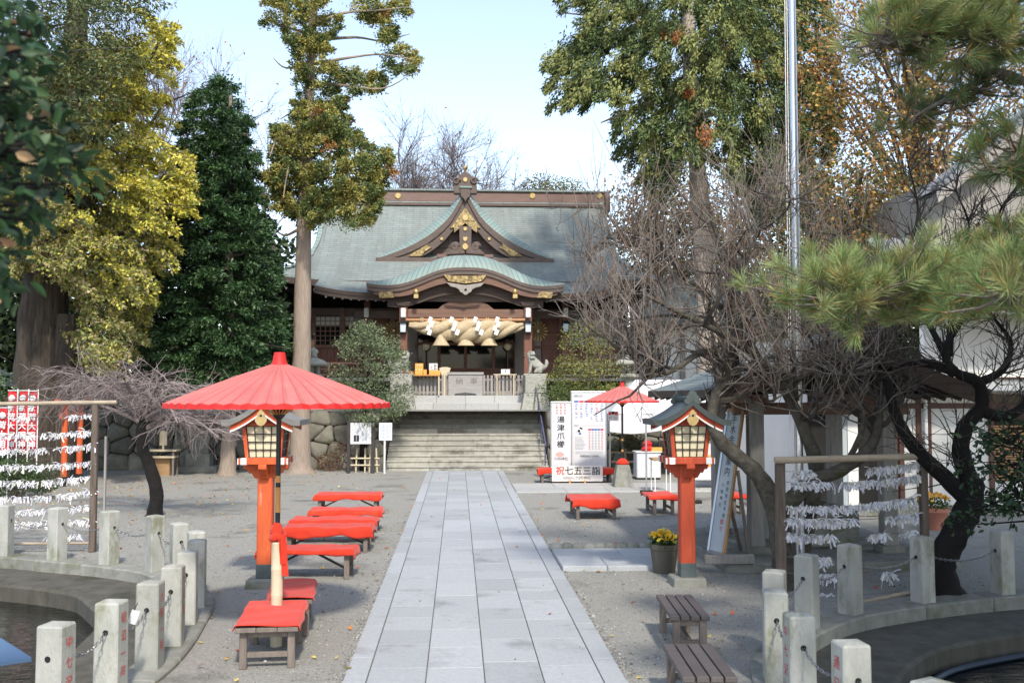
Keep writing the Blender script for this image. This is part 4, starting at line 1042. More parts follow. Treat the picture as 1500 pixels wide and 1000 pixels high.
def by_edges(x0, x1, yf, yb, H): # front edge and back edge of the seat in the photo -> centre, length, depth
    a, b_ = gd(x0, yf, H), gd(x1, yf, H); c = gd((x0 + x1) / 2, yb, H)
    return Vector(((a.x + b_.x) / 2, (a.y + c.y) / 2, 0)), (b_ - a).length, c.y - a.y
# long side across the view (left of the path)
for i, (x0, x1, yf, yb, lab, oe, os_) in enumerate(((461, 556, 726, 721, 'left of the path, farthest of its row', .10, .13), (452, 557, 749, 743.5, 'left of the path, second farthest of its row', .10, .13),
        (425, 549, 763.5, 757, 'left of the path, third of its row', .08, .12), (414, 543, 775, 767.5, 'left of the path with its cloth hanging low', .11, .17),
        (376, 518, 808, 799, 'left of the path just behind the orange lantern post', .13, .075))):
    c, L, W = by_edges(x0, x1, yf, yb, H); red_bench(c, R((0, 1, -1, .5, -2)[i]), L, max(.46, W), H, 'brace', lab, oe, os_, i)
for i, (x0, x1, x2, x3, yf, yb, lab) in enumerate(((392, 457, 402, 460, 879, 851, 'behind the foot of the large umbrella'), (345, 436, 375, 440, 919, 882, 'nearest the viewer, left of the path'))):
    a, b_, c, d = gd(x0, yf, H), gd(x1, yf, H), gd(x2, yb, H), gd(x3, yb, H); m_ = (a + b_ + c + d) / 4; ax = ((c + d) - (a + b_)) / 2
    red_bench(Vector((m_.x, m_.y, 0)), math.atan2(ax.y, ax.x), ax.length, (b_ - a).length, H, 'plain', lab, .004, .05, 10 + i)
# right of the path
for i, (x0, x1, yf, yb, lab, oe, os_) in enumerate(((840, 908, 733, 724, 'alone on the gravel right of the path', .06, .20), (953, 993, 727, 720.5, 'small one beside the right orange lantern', .06, .10), (1070, 1094, 726, 719, 'partly hidden behind the leaning sign board', .06, .10),
        (790, 900, 687.3, 684.9, 'behind the row of festival sign boards', .1, .2))):
    c, L, W = by_edges(x0, x1, yf, yb, H); red_bench(c, 0, L, max(.5, W), H, 'brace' if i == 3 else 'plain', lab, oe, os_, 20 + i)
# bare slatted benches on the right
for (x0, x1, x2, x3, yf, yb, lab) in ((982, 1041, 960, 1014, 902, 870, 'dark slatted wooden bench farther from the viewer, right of the path'), (999, 1082, 970, 1042, 991, 942, 'dark slatted wooden bench nearest the viewer, right of the path')):
    a, b_, c, d = gd(x0, yf, H), gd(x1, yf, H), gd(x2, yb, H), gd(x3, yb, H); m_ = (a + b_ + c + d) / 4; ax = ((c + d) - (a + b_)) / 2
    root = thing('slatted_bench', lab, 'bench', (m_.x, m_.y, 0), 'bare slatted benches', math.atan2(ax.y, ax.x)); bench_parts(root, ax.length, (b_ - a).length, H, 'slat')

# oiled paper lets some light through
nt = MATS['umbrella_red'].node_tree; b = nt.nodes['Principled BSDF']; tr = nod(nt, 'ShaderNodeBsdfTranslucent'); mx = nod(nt, 'ShaderNodeMixShader'); mx.inputs[0].default_value = .3
nt.links.new(b.inputs['Base Color'].links[0].from_socket, tr.inputs['Color']); nt.links.new(b.outputs[0], mx.inputs[1]); nt.links.new(tr.outputs[0], mx.inputs[2]); nt.links.new(mx.outputs[0], nt.nodes['Material Output'].inputs[0])
# ------------------------------------------------------------------ paper umbrellas
def umbrella(name, label, base, zrim, r, zap, pole_r, sleeve, n=44, mat='umbrella_red'):
    root = thing(name, label, 'umbrella', base, 'large red paper umbrellas'); h = zap - zrim
    nr_ = 14; na = n * 2; vs = []; fs = []; fr = (-.055, .055, .30, .70); n4 = n * 4
    for i in range(nr_ + 1):
        q = .06 + .94 * i / nr_
        for k in range(n4):
            a = 2 * math.pi * (k // 4 + fr[k % 4] + .5) / n; sag = -.013 * q if k % 4 > 1 else .004
            rr = r * q * (1 if k % 4 < 2 else .993); z = zap - h * (.90 * q + .10 * q * q) + sag
            vs.append((math.cos(a) * rr, math.sin(a) * rr, z))
    mb = MB()
    fa = [(i * n4 + k, i * n4 + (k + 1) % n4, (i + 1) * n4 + (k + 1) % n4, (i + 1) * n4 + k) for i in range(nr_) for k in range(n4)]
    mb.add(vs, fa); mb.mi = [1 if k % 4 == 0 else 0 for i in range(nr_) for k in range(n4)]
    can = mb.build('canopy', [mat, 'umbrella_seam'], root, smooth=8, recalc=False)
    vs = []; fs = []
    for j, (q, dz) in enumerate(((1.003, .012), (1.006, -.045))):
        for k in range(na):
            a = 2 * math.pi * k / na; rr = r * q * (1 if k % 2 else .985); vs.append((math.cos(a) * rr, math.sin(a) * rr, zrim + dz - (0 if k % 2 else .016) + (.014 if (k % 2 == 0 and j) else 0)))
    fs = [(k, (k + 1) % na, (k + 1) % na + na, k + na) for k in range(na)]
    mb = MB(); mb.add(vs, fs); mb.build('rim_band', 'umbrella_rim', can, recalc=False)
    for k in range(n):
        a = 2 * math.pi * (k + .5) / n; mb = MB()
        mb.bar((math.cos(a) * .07, math.sin(a) * .07, zap - .07), (math.cos(a) * r * .985, math.sin(a) * r * .985, zrim - .026), .011); mb.build('rib', 'orange_bamboo', can)
    for k in range(0, n, 2):
        a = 2 * math.pi * (k + .5) / n; mb = MB()
        mb.bar((math.cos(a) * .05, math.sin(a) * .05, zrim - .12), (math.cos(a) * r * .5, math.sin(a) * r * .5, zrim + h * .46), .009); mb.build('strut', 'orange_bamboo', can)
    mb = MB(); s_ = r / 1.19
    mb.lathe((0, 0, zap - .05 * s_), [(.085 * s_, 0), (.095 * s_, .02 * s_), (.075 * s_, .06 * s_), (.06 * s_, .15 * s_), (.05 * s_, .155 * s_)], 18); mb.build('top_cap', 'umbrella_rim', root, smooth=40)
    mb = MB(); mb.lathe((0, 0, zrim - .17), [(.03, 0), (.065, .04), (.065, .12), (.04, .16)], 14); mb.build('runner', 'black_lacquer', root, smooth=40)
    z0 = sleeve
    mb = MB(); mb.tube([(0, 0, z0), (0, 0, zap)], pole_r, 12); pole = mb.build('pole', 'black_lacquer', root, smooth=50)
    return root, pole
ub = at(405, 900, 10.58); ub = Vector((ub.x, 10.58, 0))
um, pole = umbrella('paper_umbrella', 'large faded red paper umbrella over the benches left of the path', ub, atz(405, 590.5, 10.58), (567 - 241) / 2 / FPX * 10.58 * .975, atz(405, 530, 10.58), .026, .9)
for z0, z1 in ((1.93, 2.0), (1.62, 1.88), (1.25, 1.30)):
    mb = MB(); mb.tube([(0, 0, z0 - .25), (0, 0, z1 - .25)], .0275, 12); mb.build('bamboo_ring', 'orange_bamboo', pole)
mb = MB(); prof = []
zt = atz(405, 793, 10.58)
for k in range(4):
    z = zt * k / 4; prof += [(.062, z), (.060, z + .02), (.060, z + zt / 4 - .03), (.064, z + zt / 4 - .012)]
prof += [(.060, zt), (.035, zt), (.035, zt - .1)]
mb.lathe((0, 0, 0), prof, 16); mb.build('bamboo_stand', 'pale_bamboo', um, smooth=30)
mb = MB()
pts = [(math.cos(a) * .05, math.sin(a) * .05, zt + .05 + .02 * math.sin(3 * a)) for a in np.linspace(0, 6.28, 16)]
mb.tube(pts, .042, 8)
mb.lathe((-.005, 0, zt + .06), [(.06, 0), (.075, .05), (.05, .11), (.028, .14)], 10)
for x, w_, d in ((.075, .05, .42), (.05, .045, .30)):
    mb.grid(lambda u, v: Vector((x + (u - .5) * w_ * (1 + .5 * v) + .02 * v, -.06 - .015 * math.sin(v * 5 + u * 4) - .01 * (x > .06), zt + .08 - d * v)), 5, 8)
mb.build('knotted_cloth', 'red_felt', um, smooth=True, recalc=False)
# small umbrella by the sign boards, on a stone foot
Yu = 27.7
ub2 = at(912, 700, Yu); ub2 = Vector((ub2.x, Yu, 0))
um2, pole2 = umbrella('paper_umbrella', 'smaller red paper umbrella on a stone foot right of the stairs', ub2, atz(912, 587, Yu), 54 / FPX * Yu, atz(912, 564.5, Yu), .028, .5, 36)
for z0, z1 in ((1.0, 1.06), (1.3, 1.36)):
    mb = MB(); mb.tube([(0, 0, z0), (0, 0, z1)], .030, 10); mb.build('bamboo_ring', 'orange_bamboo', pole2)
mb = MB(); mb.box((0, 0, .32), (.56, .56, .64), taper=.62); mb.build('stone_foot', 'kerb_stone', um2, bevel=.02)
mb = MB(); mb.lathe((0, 0, .64), [(.16, 0), (.2, .04), (.12, .13), (.04, .18)], 12); mb.build('knotted_cloth', 'red_felt', um2, smooth=True)

# ------------------------------------------------------------------ orange lanterns
def lantern(label, loc, pm, rm):
    r_ = thing('standing_lantern', label, 'lantern', loc, 'orange standing lanterns')
    def P(n, mb, m_, par=r_, **k): return mb.build(n, m_, par, **k)
    mb = MB(); mb.box((0, 0, .05), (.46, .46, .14), taper=.94); P('stone_base', mb, 'kerb_stone', bevel=.015)
    mb = MB(); mb.box((0, 0, .215), (.212, .212, .19)); P('metal_shoe', mb, 'dark_copper', bevel=.006)
    mb = MB(); mb.box((0, 0, .95), (.205, .205, 1.40), taper=.97); P('post', mb, pm, bevel=.014)
    for ax in (0, 1):
        mb = MB(); poly = [(-.30, 1.66), (-.30, 1.60), (-.27, 1.57), (-.25, 1.58), (-.22, 1.52), (-.19, 1.53), (-.15, 1.46), (-.10, 1.45), (.10, 1.45), (.15, 1.46), (.19, 1.53), (.22, 1.52), (.25, 1.58), (.27, 1.57), (.30, 1.60), (.30, 1.66)]
        mb.prism(poly, -.055 - .001 * ax, .055 + .001 * ax, 'yx'[ax]); P('corbel', mb, pm, bevel=.006)
    for i in (-1, 1):
        mb = MB(); mb.box((0, i * .25, 1.70), (.64, .075, .085)); P('tray_beam', mb, pm, bevel=.006)
        mb = MB(); mb.box((i * .25, 0, 1.702), (.074, .42, .080)); P('tray_beam', mb, pm, bevel=.006)
        for j in (-1, 1):
            mb = MB(); mb.box((i * .25, j * .25 , 1.70), (.079, .082, .089)); P('white_block', mb, 'white_paint', bevel=.004)
            mb = MB(); mb.box((i * .325, j * .25, 1.70), (.012, .07, .08)); P('beam_end', mb, 'white_paint')
    mb = MB(); mb.box((0, 0, 1.735), (.50, .50, .03)); P('tray', mb, pm)
    # four slanted corner posts, four lattice panes
    b0, b1, z0, z1 = .215, .255, 1.75, 2.17
    for i in (-1, 1):
        for j in (-1, 1):
            mb = MB(); mb.bar((i * b0, j * b0, z0), (i * b1, j * b1, z1), .05, up=(0, 1, 0)); P('corner_post', mb, pm, bevel=.004)
    for q in range(4):
        rot = Matrix.Rotation(q * math.pi / 2, 3, 'Z'); tf = lambda x, y, z: rot @ Vector((x, y, z))
        h0, h1 = b0 - .028, b1 - .028
        mb = MB(); mb.add([tf(-h0, -b0, z0), tf(h0, -b0, z0), tf(h1, -b1, z1), tf(-h1, -b1, z1)], [(0, 1, 2, 3)]); pane = P('paper_pane', mb, 'lantern_paper')
        mb2 = []
        def pos(u, v, d=.012):
            h = h0 + (h1 - h0) * v; return tf(-h + 2 * h * u, -(b0 + (b1 - b0) * v) - d, z0 + (z1 - z0) * v)
        for k in range(5):
            w_ = .020 if k in (0, 4) else .012
            mb = MB(); mb.bar(pos(k / 4, 0), pos(k / 4, 1), w_, .012, up=tf(0, 1, 0)); P('lattice_bar', mb, 'black_lacquer', pane)
            mb = MB(); mb.bar(pos(0, k / 4, .016), pos(1, k / 4, .016), .012, w_, up=tf(0, 1, 0)); P('lattice_bar', mb, 'black_lacquer', pane)
    mb = MB(); mb.box((0, 0, 2.195), (.56, .56, .05)); P('top_frame', mb, pm, bevel=.006)
    # gabled roof, concave slopes, ridge along y
    ez, az_ = 2.225, 2.52
    def rz_(x): q = abs(x) / .52; return az_ - (az_ - ez) * (1.55 * q - .55 * q * q) + .03 * max(0, q - .8) / .2
    xs = [-.52 + 1.04 * k / 28 for k in range(29)]
    yl = .46
    mb = MB()
    A = [(x, -yl, rz_(x)) for x in xs]; B = [(x, yl, rz_(x)) for x in xs]; A2 = [(x * .985, -yl + .015, rz_(x) - .075) for x in xs]; B2 = [(x * .985, yl - .015, rz_(x) - .075) for x in xs]
    mb.strip(A, B); mb.strip(A2, B2); mb.strip(A, A2); mb.strip(B, B2)
    for s_ in (0, -1): mb.add([A[s_], B[s_], B2[s_], A2[s_]], [(0, 1, 2, 3)])
    roof = P('roof', mb, rm, smooth=35)
    for s_ in (-1, 1):
        xx = [x for x in xs if abs(x) < .44]; y = s_ * (yl - .06)
        mb = MB(); T = [(x, y, rz_(x) - .075) for x in xx]; Bm = [(x, y, rz_(x) - .155 + .02 * abs(x)) for x in xx]; T2 = [(x, y - s_ * .03, z) for x, _, z in T]; B2 = [(x, y - s_ * .03, z) for x, _, z in Bm]
        mb.strip(T, Bm); mb.strip(Bm, B2); mb.strip(T2, B2); P('barge_board', mb, pm, roof)
        mb = MB(); T = [(x, y + s_ * .004, rz_(x) - .152 + .02 * abs(x)) for x in xx]; Bm = [(x, y + s_ * .004, z - .022) for x, _, z in T]; B2 = [(x, y - s_ * .034, z) for x, _, z in Bm]
        mb.strip(T, Bm); mb.strip(Bm, B2); P('white_edge', mb, 'white_paint', roof)
        mb = MB(); yg = s_ * .30; gl = [x for x in xs if abs(x) < .33]
        vs = [(x, yg, rz_(x) - .08) for x in gl] + [(gl[-1], yg, 2.215), (gl[0], yg, 2.215)]; mb.add(vs, [tuple(range(len(vs)))]); P('gable_panel', mb, 'vermilion_dark', roof)
        # gold heart shaped pendant
        c = (0, s_ * (yl - .03), 2.26); pol = [(-.0, -.085), (.045, -.065), (.075, -.02), (.078, .02), (.05, .045), (.03, .04), (.045, .06), (.05, .085), (0, .14), (-.05, .085), (-.045, .06), (-.03, .04), (-.05, .045), (-.078, .02), (-.075, -.02), (-.045, -.065)]
        mb = MB(); mb.prism([(c[0] + a, c[2] + b_) for a, b_ in pol], c[1] - .006, c[1] + .006, 'y'); P('gold_pendant', mb, 'plain_gold', roof)
        mb = MB(); mb.lathe((0, 0, 0), [(.018, 0), (.018, .008), (.004, .016)], 10); mb.v = [(x, c[1] - z * -s_ - s_ * 0, y + c[2] + .055) for x, y, z in mb.v]; P('pendant_boss', mb, 'black_lacquer', roof)
        pol = [(-.10, 2.46), (-.12, 2.50), (-.10, 2.53), (-.085, 2.53), (-.10, 2.56), (-.07, 2.58), (-.055, 2.60), (-.045, 2.635), (0, 2.65), (.045, 2.635), (.055, 2.60), (.07, 2.58), (.10, 2.56), (.085, 2.53), (.10, 2.53), (.12, 2.50), (.10, 2.46)]
        mb = MB(); mb.prism(pol, s_ * yl * .9 - .03, s_ * yl * .9 + .03, 'y'); P('ridge_ornament', mb, rm, roof, bevel=.008)
    mb = MB(); mb.box((0, 0, 2.535), (.10, .76, .08)); P('ridge', mb, rm, roof, bevel=.02)
    return r_
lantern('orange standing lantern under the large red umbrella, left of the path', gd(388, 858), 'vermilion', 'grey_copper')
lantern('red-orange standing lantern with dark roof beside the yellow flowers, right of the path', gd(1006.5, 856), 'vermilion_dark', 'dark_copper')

# ------------------------------------------------------------------ flower pot
def flower_pot(label, c, r0, r1, h, potmat, cols, seed, fol_r, fol_h, leafc=(.05, .10, .03)):
    root = thing('flower_pot', label, 'flower pot', c); mb = MB()
    mb.lathe((0, 0, 0), [(r0, 0), (r0 * 1.02, .02), (r1 * .95, h * .80), (r1 * 1.0, h * .82), (r1 * 1.03, h), (r1 * .95, h), (r1 * .9, h - .06), (.01, h - .06)], 28); mb.build('pot', potmat, root, smooth=40)
    n = 260; a = nr.uniform(0, 6.28, n); q = np.sqrt(nr.uniform(0, 1, n)); P = np.stack([np.cos(a) * q * fol_r, np.sin(a) * q * fol_r, h - .03 + nr.uniform(0, fol_h, n) * (1 - .4 * q * q)], 1)
    D = unit(n) + np.array([0, 0, .6]); me = leaf_mesh('foliage', P, D, unit(n), nr.uniform(.05, .10, n), nr.uniform(.03, .05, n), pick([leafc, (.08, .15, .04), (.04, .07, .02)], n)); put('foliage', me, 'leaf', root)
    n = 64; a = nr.uniform(0, 6.28, n); q = np.sqrt(nr.uniform(0, 1, n)); C = np.stack([np.cos(a) * q * fol_r, np.sin(a) * q * fol_r, h + fol_h * (1 - .45 * q * q)], 1) + nr.normal(0, .02, (n, 3))
    pp = []; dd = []; 
    for c_ in C:
        f = unit(1)[0] * .5 + np.array([0, -.5, .7]); f /= np.linalg.norm(f); u_ = np.cross(f, [1, 0, .2]); u_ /= np.linalg.norm(u_); v_ = np.cross(f, u_)
        for k in range(5):
            an = k * 1.257; pp.append(c_); dd.append(u_ * math.cos(an) + v_ * math.sin(an) + f * .25)
    n2 = len(pp); me = leaf_mesh('flowers', np.array(pp), np.array(dd), np.repeat(unit(n) * .3 + np.array([0, -.4, .8]), 5, 0), .042, .042, np.repeat(pick(cols, n), 5, 0)); tag(put('flowers', me, 'leaf', root), kind='stuff')
    return root
leafmat('leaf', .25, .5); leafmat('glossy_leaf', .15, .45, .35)
flower_pot('brown pot of yellow flowers at the foot of the right orange lantern', gd(973, 838), .155, .21, .42, 'flower_pot', [(.80, .52, .02), (.75, .42, .02), (.85, .62, .05)], 1, .20, .15)
pt = gd(1369, 775); flower_pot('round terracotta pot of yellow flowers by the white building', pt, .15, .27, .42, 'terracotta', [(.75, .45, .03), (.7, .35, .02), (.5, .3, .05)], 2, .3, .26)

# ------------------------------------------------------------------ sign boards right of the stairs
def rectpx(mb, x0, x1, y0, y1, Y, th=.03):
    a, b_ = at(x0, y1, Y), at(x1, y0, Y); mb.b2((a.x, Y, a.z), (b_.x, Y + th, b_.z)); return mb
def chars(parent, s_, px, py, Y, size, mat, vert=True, step=None, thick=0.0, sx=1.0, org=None):
    for k, ch in enumerate(s_):
        p = at(px + (0 if vert else k * step), py + (k * step if vert else 0), Y); text('character', ch, size, mat, parent, p - Vector(org), thick=thick, sx=sx)
Yb = 30.3
def base_at(px, Y): return Vector((at(px, 700, Y).x, Y, 0))
# schedule board
s1 = thing('schedule_board', 'tall white schedule board with red and blue calendar tables', 'sign board', base_at(862, Yb)); o_ = s1.location
mb = MB(o_); rectpx(mb, 838, 887, 575, 682, Yb); mb.build('panel', 'sign_white', s1)
mb = MB(o_)
for x in (836.8, 887.6): mb.tube([at(x, 572, Yb), Vector((at(x, 600, Yb).x, Yb, 0.02))], .022, 8)
for y in (573.5, 683): mb.tube([at(836.8, y, Yb), at(887.6, y, Yb)], .02, 8)
mb.build('frame', 'alu', s1, smooth=50)
f_ = Yb - .004
for k in range(6):
    mb = MB(o_); x0 = 841 + k * 7.4 + (.6 if k > 2 else 0); rectpx(mb, x0, x0 + 6.6, 586.5, 589.2, f_, .003); mb.build('table_header', 'sign_red' if k in (1, 4) else 'sign_blue', s1)
for k in range(5):
    mb = MB(o_); x0 = 861.5 + k * 4.6; rectpx(mb, x0, x0 + 4.2, 627.6, 630.2, f_, .003); mb.build('table_header', 'sign_red' if k in (0, 4) else 'sign_blue', s1)
digits = {'sign_red': MB(o_), 'sign_grey_ink': MB(o_), 'sign_blue': MB(o_)}
def tick(m_, x, y, w_, h_): rectpx(digits[m_], x, x + w_, y, y + h_, f_, .003)
for k in range(6):
    for j in range(9 if k < 3 else 11):
        if rng.random() < .85:
            m_ = 'sign_red' if k in (1, 4) and rng.random() < .7 else 'sign_blue'
            tick(m_, 842 + k * 7.4 + rng.uniform(0, 1.5), 591.5 + j * 2.4, rng.uniform(2, 4), 1.0)
for k in range(5):
    for j in range(12): tick('sign_red' if k in (0, 4) else 'sign_grey_ink', 862.3 + k * 4.6, 632 + j * 2.25, 2.4, .9)
for j in range(10): tick('sign_grey_ink', 842 + rng.uniform(0, 1), 640 + j * 1.9, rng.uniform(11, 16), .5)
for j in range(2): tick('sign_grey_ink', 843, 661 + j * 2.6, 40, .7)
tick('sign_grey_ink', 841, 622.4, 8, 1.3); tick('sign_red', 849, 622.8, 34, .4)
for m_, d in digits.items(): tag(d.build('small_print', m_, s1), kind='stuff')
chars(s1, '出張七五三', 841.5, 580, f_, .075, 'sign_ink', False, 2.9, org=o_); chars(s1, '相模国総社六所神社', 851, 668, f_, .075, 'sign_ink', False, 3.1, org=o_)
# child in kimono picture, plain patches
for dx, dy, r_, m_ in ((849.5, 629, .13, 'sign_white'), (848, 631, .055, 'sign_red'), (852, 627.5, .04, 'sign_blue'), (849.5, 634.5, .04, 'sign_blue'), (850, 626.5, .035, 'sign_red')):
    mb = MB(o_); p = at(dx, dy, f_ - .002); disc(mb, p, r_, .002, 12); mb.build('picture_patch', m_, s1)
# tall banner board with four large characters
s2 = thing('banner_board', 'narrow white board with four large brushed characters beside the stairs', 'sign board', base_at(822, Yb - .15)); o_ = s2.location; Y2 = Yb - .15
mb = MB(o_); rectpx(mb, 808, 836, 590, 683, Y2); mb.build('panel', 'sign_white', s2)
mb = MB(o_)
for x in (807, 837): mb.tube([at(x, 588, Y2), Vector((at(x, 600, Y2).x, Y2, .02))], .02, 8)
for y in (588.6, 684): mb.tube([at(807, y, Y2), at(837, y, Y2)], .02, 8)
mb.build('frame', 'alu', s2, smooth=50)
chars(s2, '湯津爪櫛', 821.5, 615, Y2 - .004, .215, 'sign_ink', True, 12, .004, 1.12, o_)
for k, col_ in enumerate(('災難消除', '良縁安産', '家内安全')): chars(s2, col_, 815.5 + k * 6, 592.8, Y2 - .004, .075, 'sign_red', True, 4.2, org=o_)
chars(s2, 'ゆつつまぐし', 831, 616, Y2 - .004, .045, 'sign_grey_ink', True, 5, org=o_)
mb = MB(o_); c = at(820, 666, Y2 - .004); fan = [(c.x + math.cos(a) * .13, c.z + math.sin(a) * .11 - .02) for a in np.linspace(.1, 3.04, 12)] + [(c.x - .04, c.z - .04), (c.x + .04, c.z - .04)]
mb.prism(fan, Y2 - .006, Y2 - .003, 'y'); M('pale_red', (.75, .35, .30), rough=.8); mb.build('comb_emblem', 'pale_red', s2)
chars(s2, '六所神社', 814, 672, Y2 - .004, .11, 'sign_ink', False, 5.2, org=o_)
# celebration board standing low in front
Y3 = gd(845, 707, .035).y
s3 = thing('celebration_board', 'wide low cream board with red and black festival characters in front of the signs', 'sign board', Vector((at(846, 700, Y3).x, Y3, .035))); o_ = s3.location
M('board_cream', (.62, .575, .54), (.58, .54, .505), rough=.7)
mb = MB(o_); rectpx(mb, 808.5, 883, 681.5, 705, Y3, .04); mb.build('panel', 'board_cream', s3, bevel=.005)
for x in (835, 857): mb = MB(o_); rectpx(mb, x - 1.2, x + 1.2, 703, 708, Y3 - .05, .09); mb.build('foot', 'orange_bamboo', s3)
chars(s3, '祝', 820.5, 690, Y3 - .004, .26, 'sign_red', False, 13.2, .004, 1, o_); chars(s3, '七五三詣', 833.5, 690, Y3 - .004, .26, 'sign_ink', False, 13.2, .004, 1, o_)
chars(s3, '相模国総社', 826, 700, Y3 - .004, .075, 'sign_grey_ink', False, 3.5, org=o_); chars(s3, '六所神社', 845.5, 700, Y3 - .004, .115, 'sign_ink', False, 5.8, org=o_)
# ------------------------------------------------------------------ notice boards left of the stairs
Yn = gd(540, 693).y
n1 = thing('notice_board', 'white notice board with a small dark picture on two dark posts', 'notice board', base_at(529, Yn)); o_ = n1.location
mb = MB(o_); rectpx(mb, 513, 544.3, 619, 650, Yn); mb.build('panel', 'sign_white', n1)
for x in (511, 546.5): mb = MB(o_); a = at(x, 616, Yn); mb.b2((a.x - .055, Yn - .03, 0), (a.x + .055, Yn + .09, a.z)); mb.build('post', 'dark_frame', n1, bevel=.008)
mb = MB(o_); rectpx(mb, 511, 546.5, 616.5, 619, Yn + .001, .05); mb.build('top_rail', 'dark_frame', n1)
mb = MB(o_)
for k in range(13):
    x = 541 - k * 2.05; y1 = 647 if x > 527 else 636
    mb_y = 621
    while mb_y < y1 - 2:
        l = rng.uniform(1.5, 6); rectpx(mb, x, x + .55, mb_y, min(mb_y + l, y1), Yn - .003, .002); mb_y += l + rng.uniform(.6, 2)
tag(mb.build('small_print', 'sign_grey_ink', n1), kind='stuff')
for x0, x1 in ((518, 521.8), (522.2, 526)): mb = MB(o_); rectpx(mb, x0, x1, 637, 646.5, Yn - .003, .002); mb.build('picture', 'sign_ink', n1)
n2 = thing('notice_plate', 'small white rounded notice plate on a single white stake', 'notice board', base_at(564, Yn - .1)); o_ = n2.location
a, b_ = at(555, 645, Yn - .1), at(574.5, 619, Yn - .1); mb = MB(o_); mb.b2((a.x, Yn - .1, a.z), (b_.x, Yn - .08, b_.z)); mb.build('plate', 'sign_white', n2, bevel=.008)
mb = MB(o_); x = at(564, 600, Yn).x; mb.b2((x - .025, Yn - .078, 0), (x + .025, Yn - .035, a.z + .1)); mb.build('stake', 'white_paint', n2)
mb = MB(o_)
for k in range(8):
    y = 622
    while y < 641: l = rng.uniform(2, 6); rectpx(mb, 571.5 - k * 2, 572 - k * 2, y, min(y + l, 642), Yn - .103, .002); y += l + 1
tag(mb.build('small_print', 'sign_blue', n2), kind='stuff')
# bamboo tie fence behind the notice
bf = thing('bamboo_fence', 'small bamboo lattice fence behind the notice board', 'fence', base_at(535, Yn + .4)); o_ = bf.location
for x, dx in ((521, 2), (534.5, .5), (541, 2), (552.5, -1.5)):
    a = at(x + dx, 656, Yn + .4); mb = MB(o_); mb.tube([(at(x, 690, Yn + .4).x, Yn + .4, 0), a], .03, 8); mb.build('bamboo_pole', 'pale_bamboo', bf, smooth=50)
for y in (671, 681):
    mb = MB(o_); mb.tube([at(512, y, Yn + .36), at(556, y, Yn + .36)], .028, 8); mb.build('bamboo_rail', 'pale_bamboo', bf, smooth=50)
for (lb, px0, px1, yy, zz) in (('right of the small umbrella', 893, 985, 32.2, 0),):
    bf = thing('bamboo_fence', 'low two-rail bamboo fence below the stone wall right of the small umbrella', 'fence', base_at((px0 + px1) / 2, yy))
    for y in (662, 676): mb = MB(bf.location); mb.tube([at(px0, y, yy), at(px1, y, yy)], .035, 8); mb.build('bamboo_rail', 'weathered_bamboo', bf, smooth=50)
    for k in range(5): mb = MB(bf.location); a = at(px0 + (px1 - px0) * k / 4, 657, yy + .06); mb.tube([(a.x, a.y, 0), a], .04, 8); mb.build('bamboo_pole', 'weathered_bamboo', bf, smooth=50)
# stair hand rail
hr = thing('hand_rail', 'dark violet pipe hand rail at the right edge of the stairs', 'hand rail', (SX1 - .18, STY + .2, 0)); o_ = hr.location
x = SX1 - .12
A, B = Vector((x, STY - .05, .95)), Vector((x, STY + NST * tread + .1, TZ + .95))
mb = MB(o_); mb.tube([A + Vector((0, -.1, -.12)), A, B, B + Vector((0, .25, 0)), B + Vector((0, .3, -.1))], .03, 8); mb.build('rail', 'purple_rail', hr, smooth=50)
for q in (.02, .35, .68, .99): p = A.lerp(B, q); mb = MB(o_); mb.tube([p, (p.x, p.y, p.z - .97)], .026, 8); mb.build('rail_post', 'purple_rail', hr, smooth=50)
# ------------------------------------------------------------------ counter things on the fence by the offering box
FT = PZ + .80
oc = thing('fortune_counter', 'narrow wooden shelf on the picket fence left of the offering box', 'shelf', (at(622, 555, 39.3).x, 39.3, PZ)); o_ = oc.location
a, b_ = at(598, 555, 39.3), at(645, 553, 39.3)
mb = MB(o_); mb.b2((a.x, 39.1, FT - .03), (b_.x, 39.5, FT + .015)); mb.build('board', 'orange_bamboo', oc)
for x in (a.x + .05, b_.x - .08): mb = MB(o_); mb.b2((x, 39.12, PZ), (x + .05, 39.17, FT - .03)); mb.build('leg', 'pale_bamboo', oc)
def sbox(name, lab, cat, x0, x1, y0, y1, Y, mat, d=.2, group='fortune boxes on the shelf'):
    a, b_ = at(x0, y1, Y), at(x1, y0, Y); mb = MB(((a.x + b_.x) / 2, Y, a.z)); mb.b2((a.x, Y, a.z), (b_.x, Y + d, b_.z)); o = mb.build(name, mat, None, loc=((a.x + b_.x) / 2, Y, a.z), bevel=.01); tag(o, lab, cat, group); return o
zt_ = FT + .016
def shelf_y(): return 577 - (zt_ - CAMZ) * FPX / 39.2
sy = shelf_y()
sbox('fortune_box', 'low open wooden box at the left end of the shrine shelf', 'box', 598, 606, sy - 5, sy, 39.2, 'orange_bamboo')
sbox('fortune_box', 'orange wooden fortune box under the orange card', 'box', 607.5, 619, sy - 6.5, sy, 39.2, 'orange_box')
sbox('fortune_box', 'small upright orange box beside the orange card', 'box', 620, 625, sy - 7.5, sy, 39.2, 'orange_box')
sbox('fortune_box', 'orange wooden fortune box under the white lettered card', 'box', 628.5, 645, sy - 6.5, sy, 39.2, 'orange_box')
c1 = thing('fortune_card', 'orange upright card on the shelf left of the offering box', 'card', at(613.5, sy, 39.42)); mb = MB(c1.location); rectpx(mb, 608, 620, 532, sy, 39.42, .02); mb.build('card', 'orange_box', c1)
M('pale_orange', (.8, .6, .4), rough=.8)
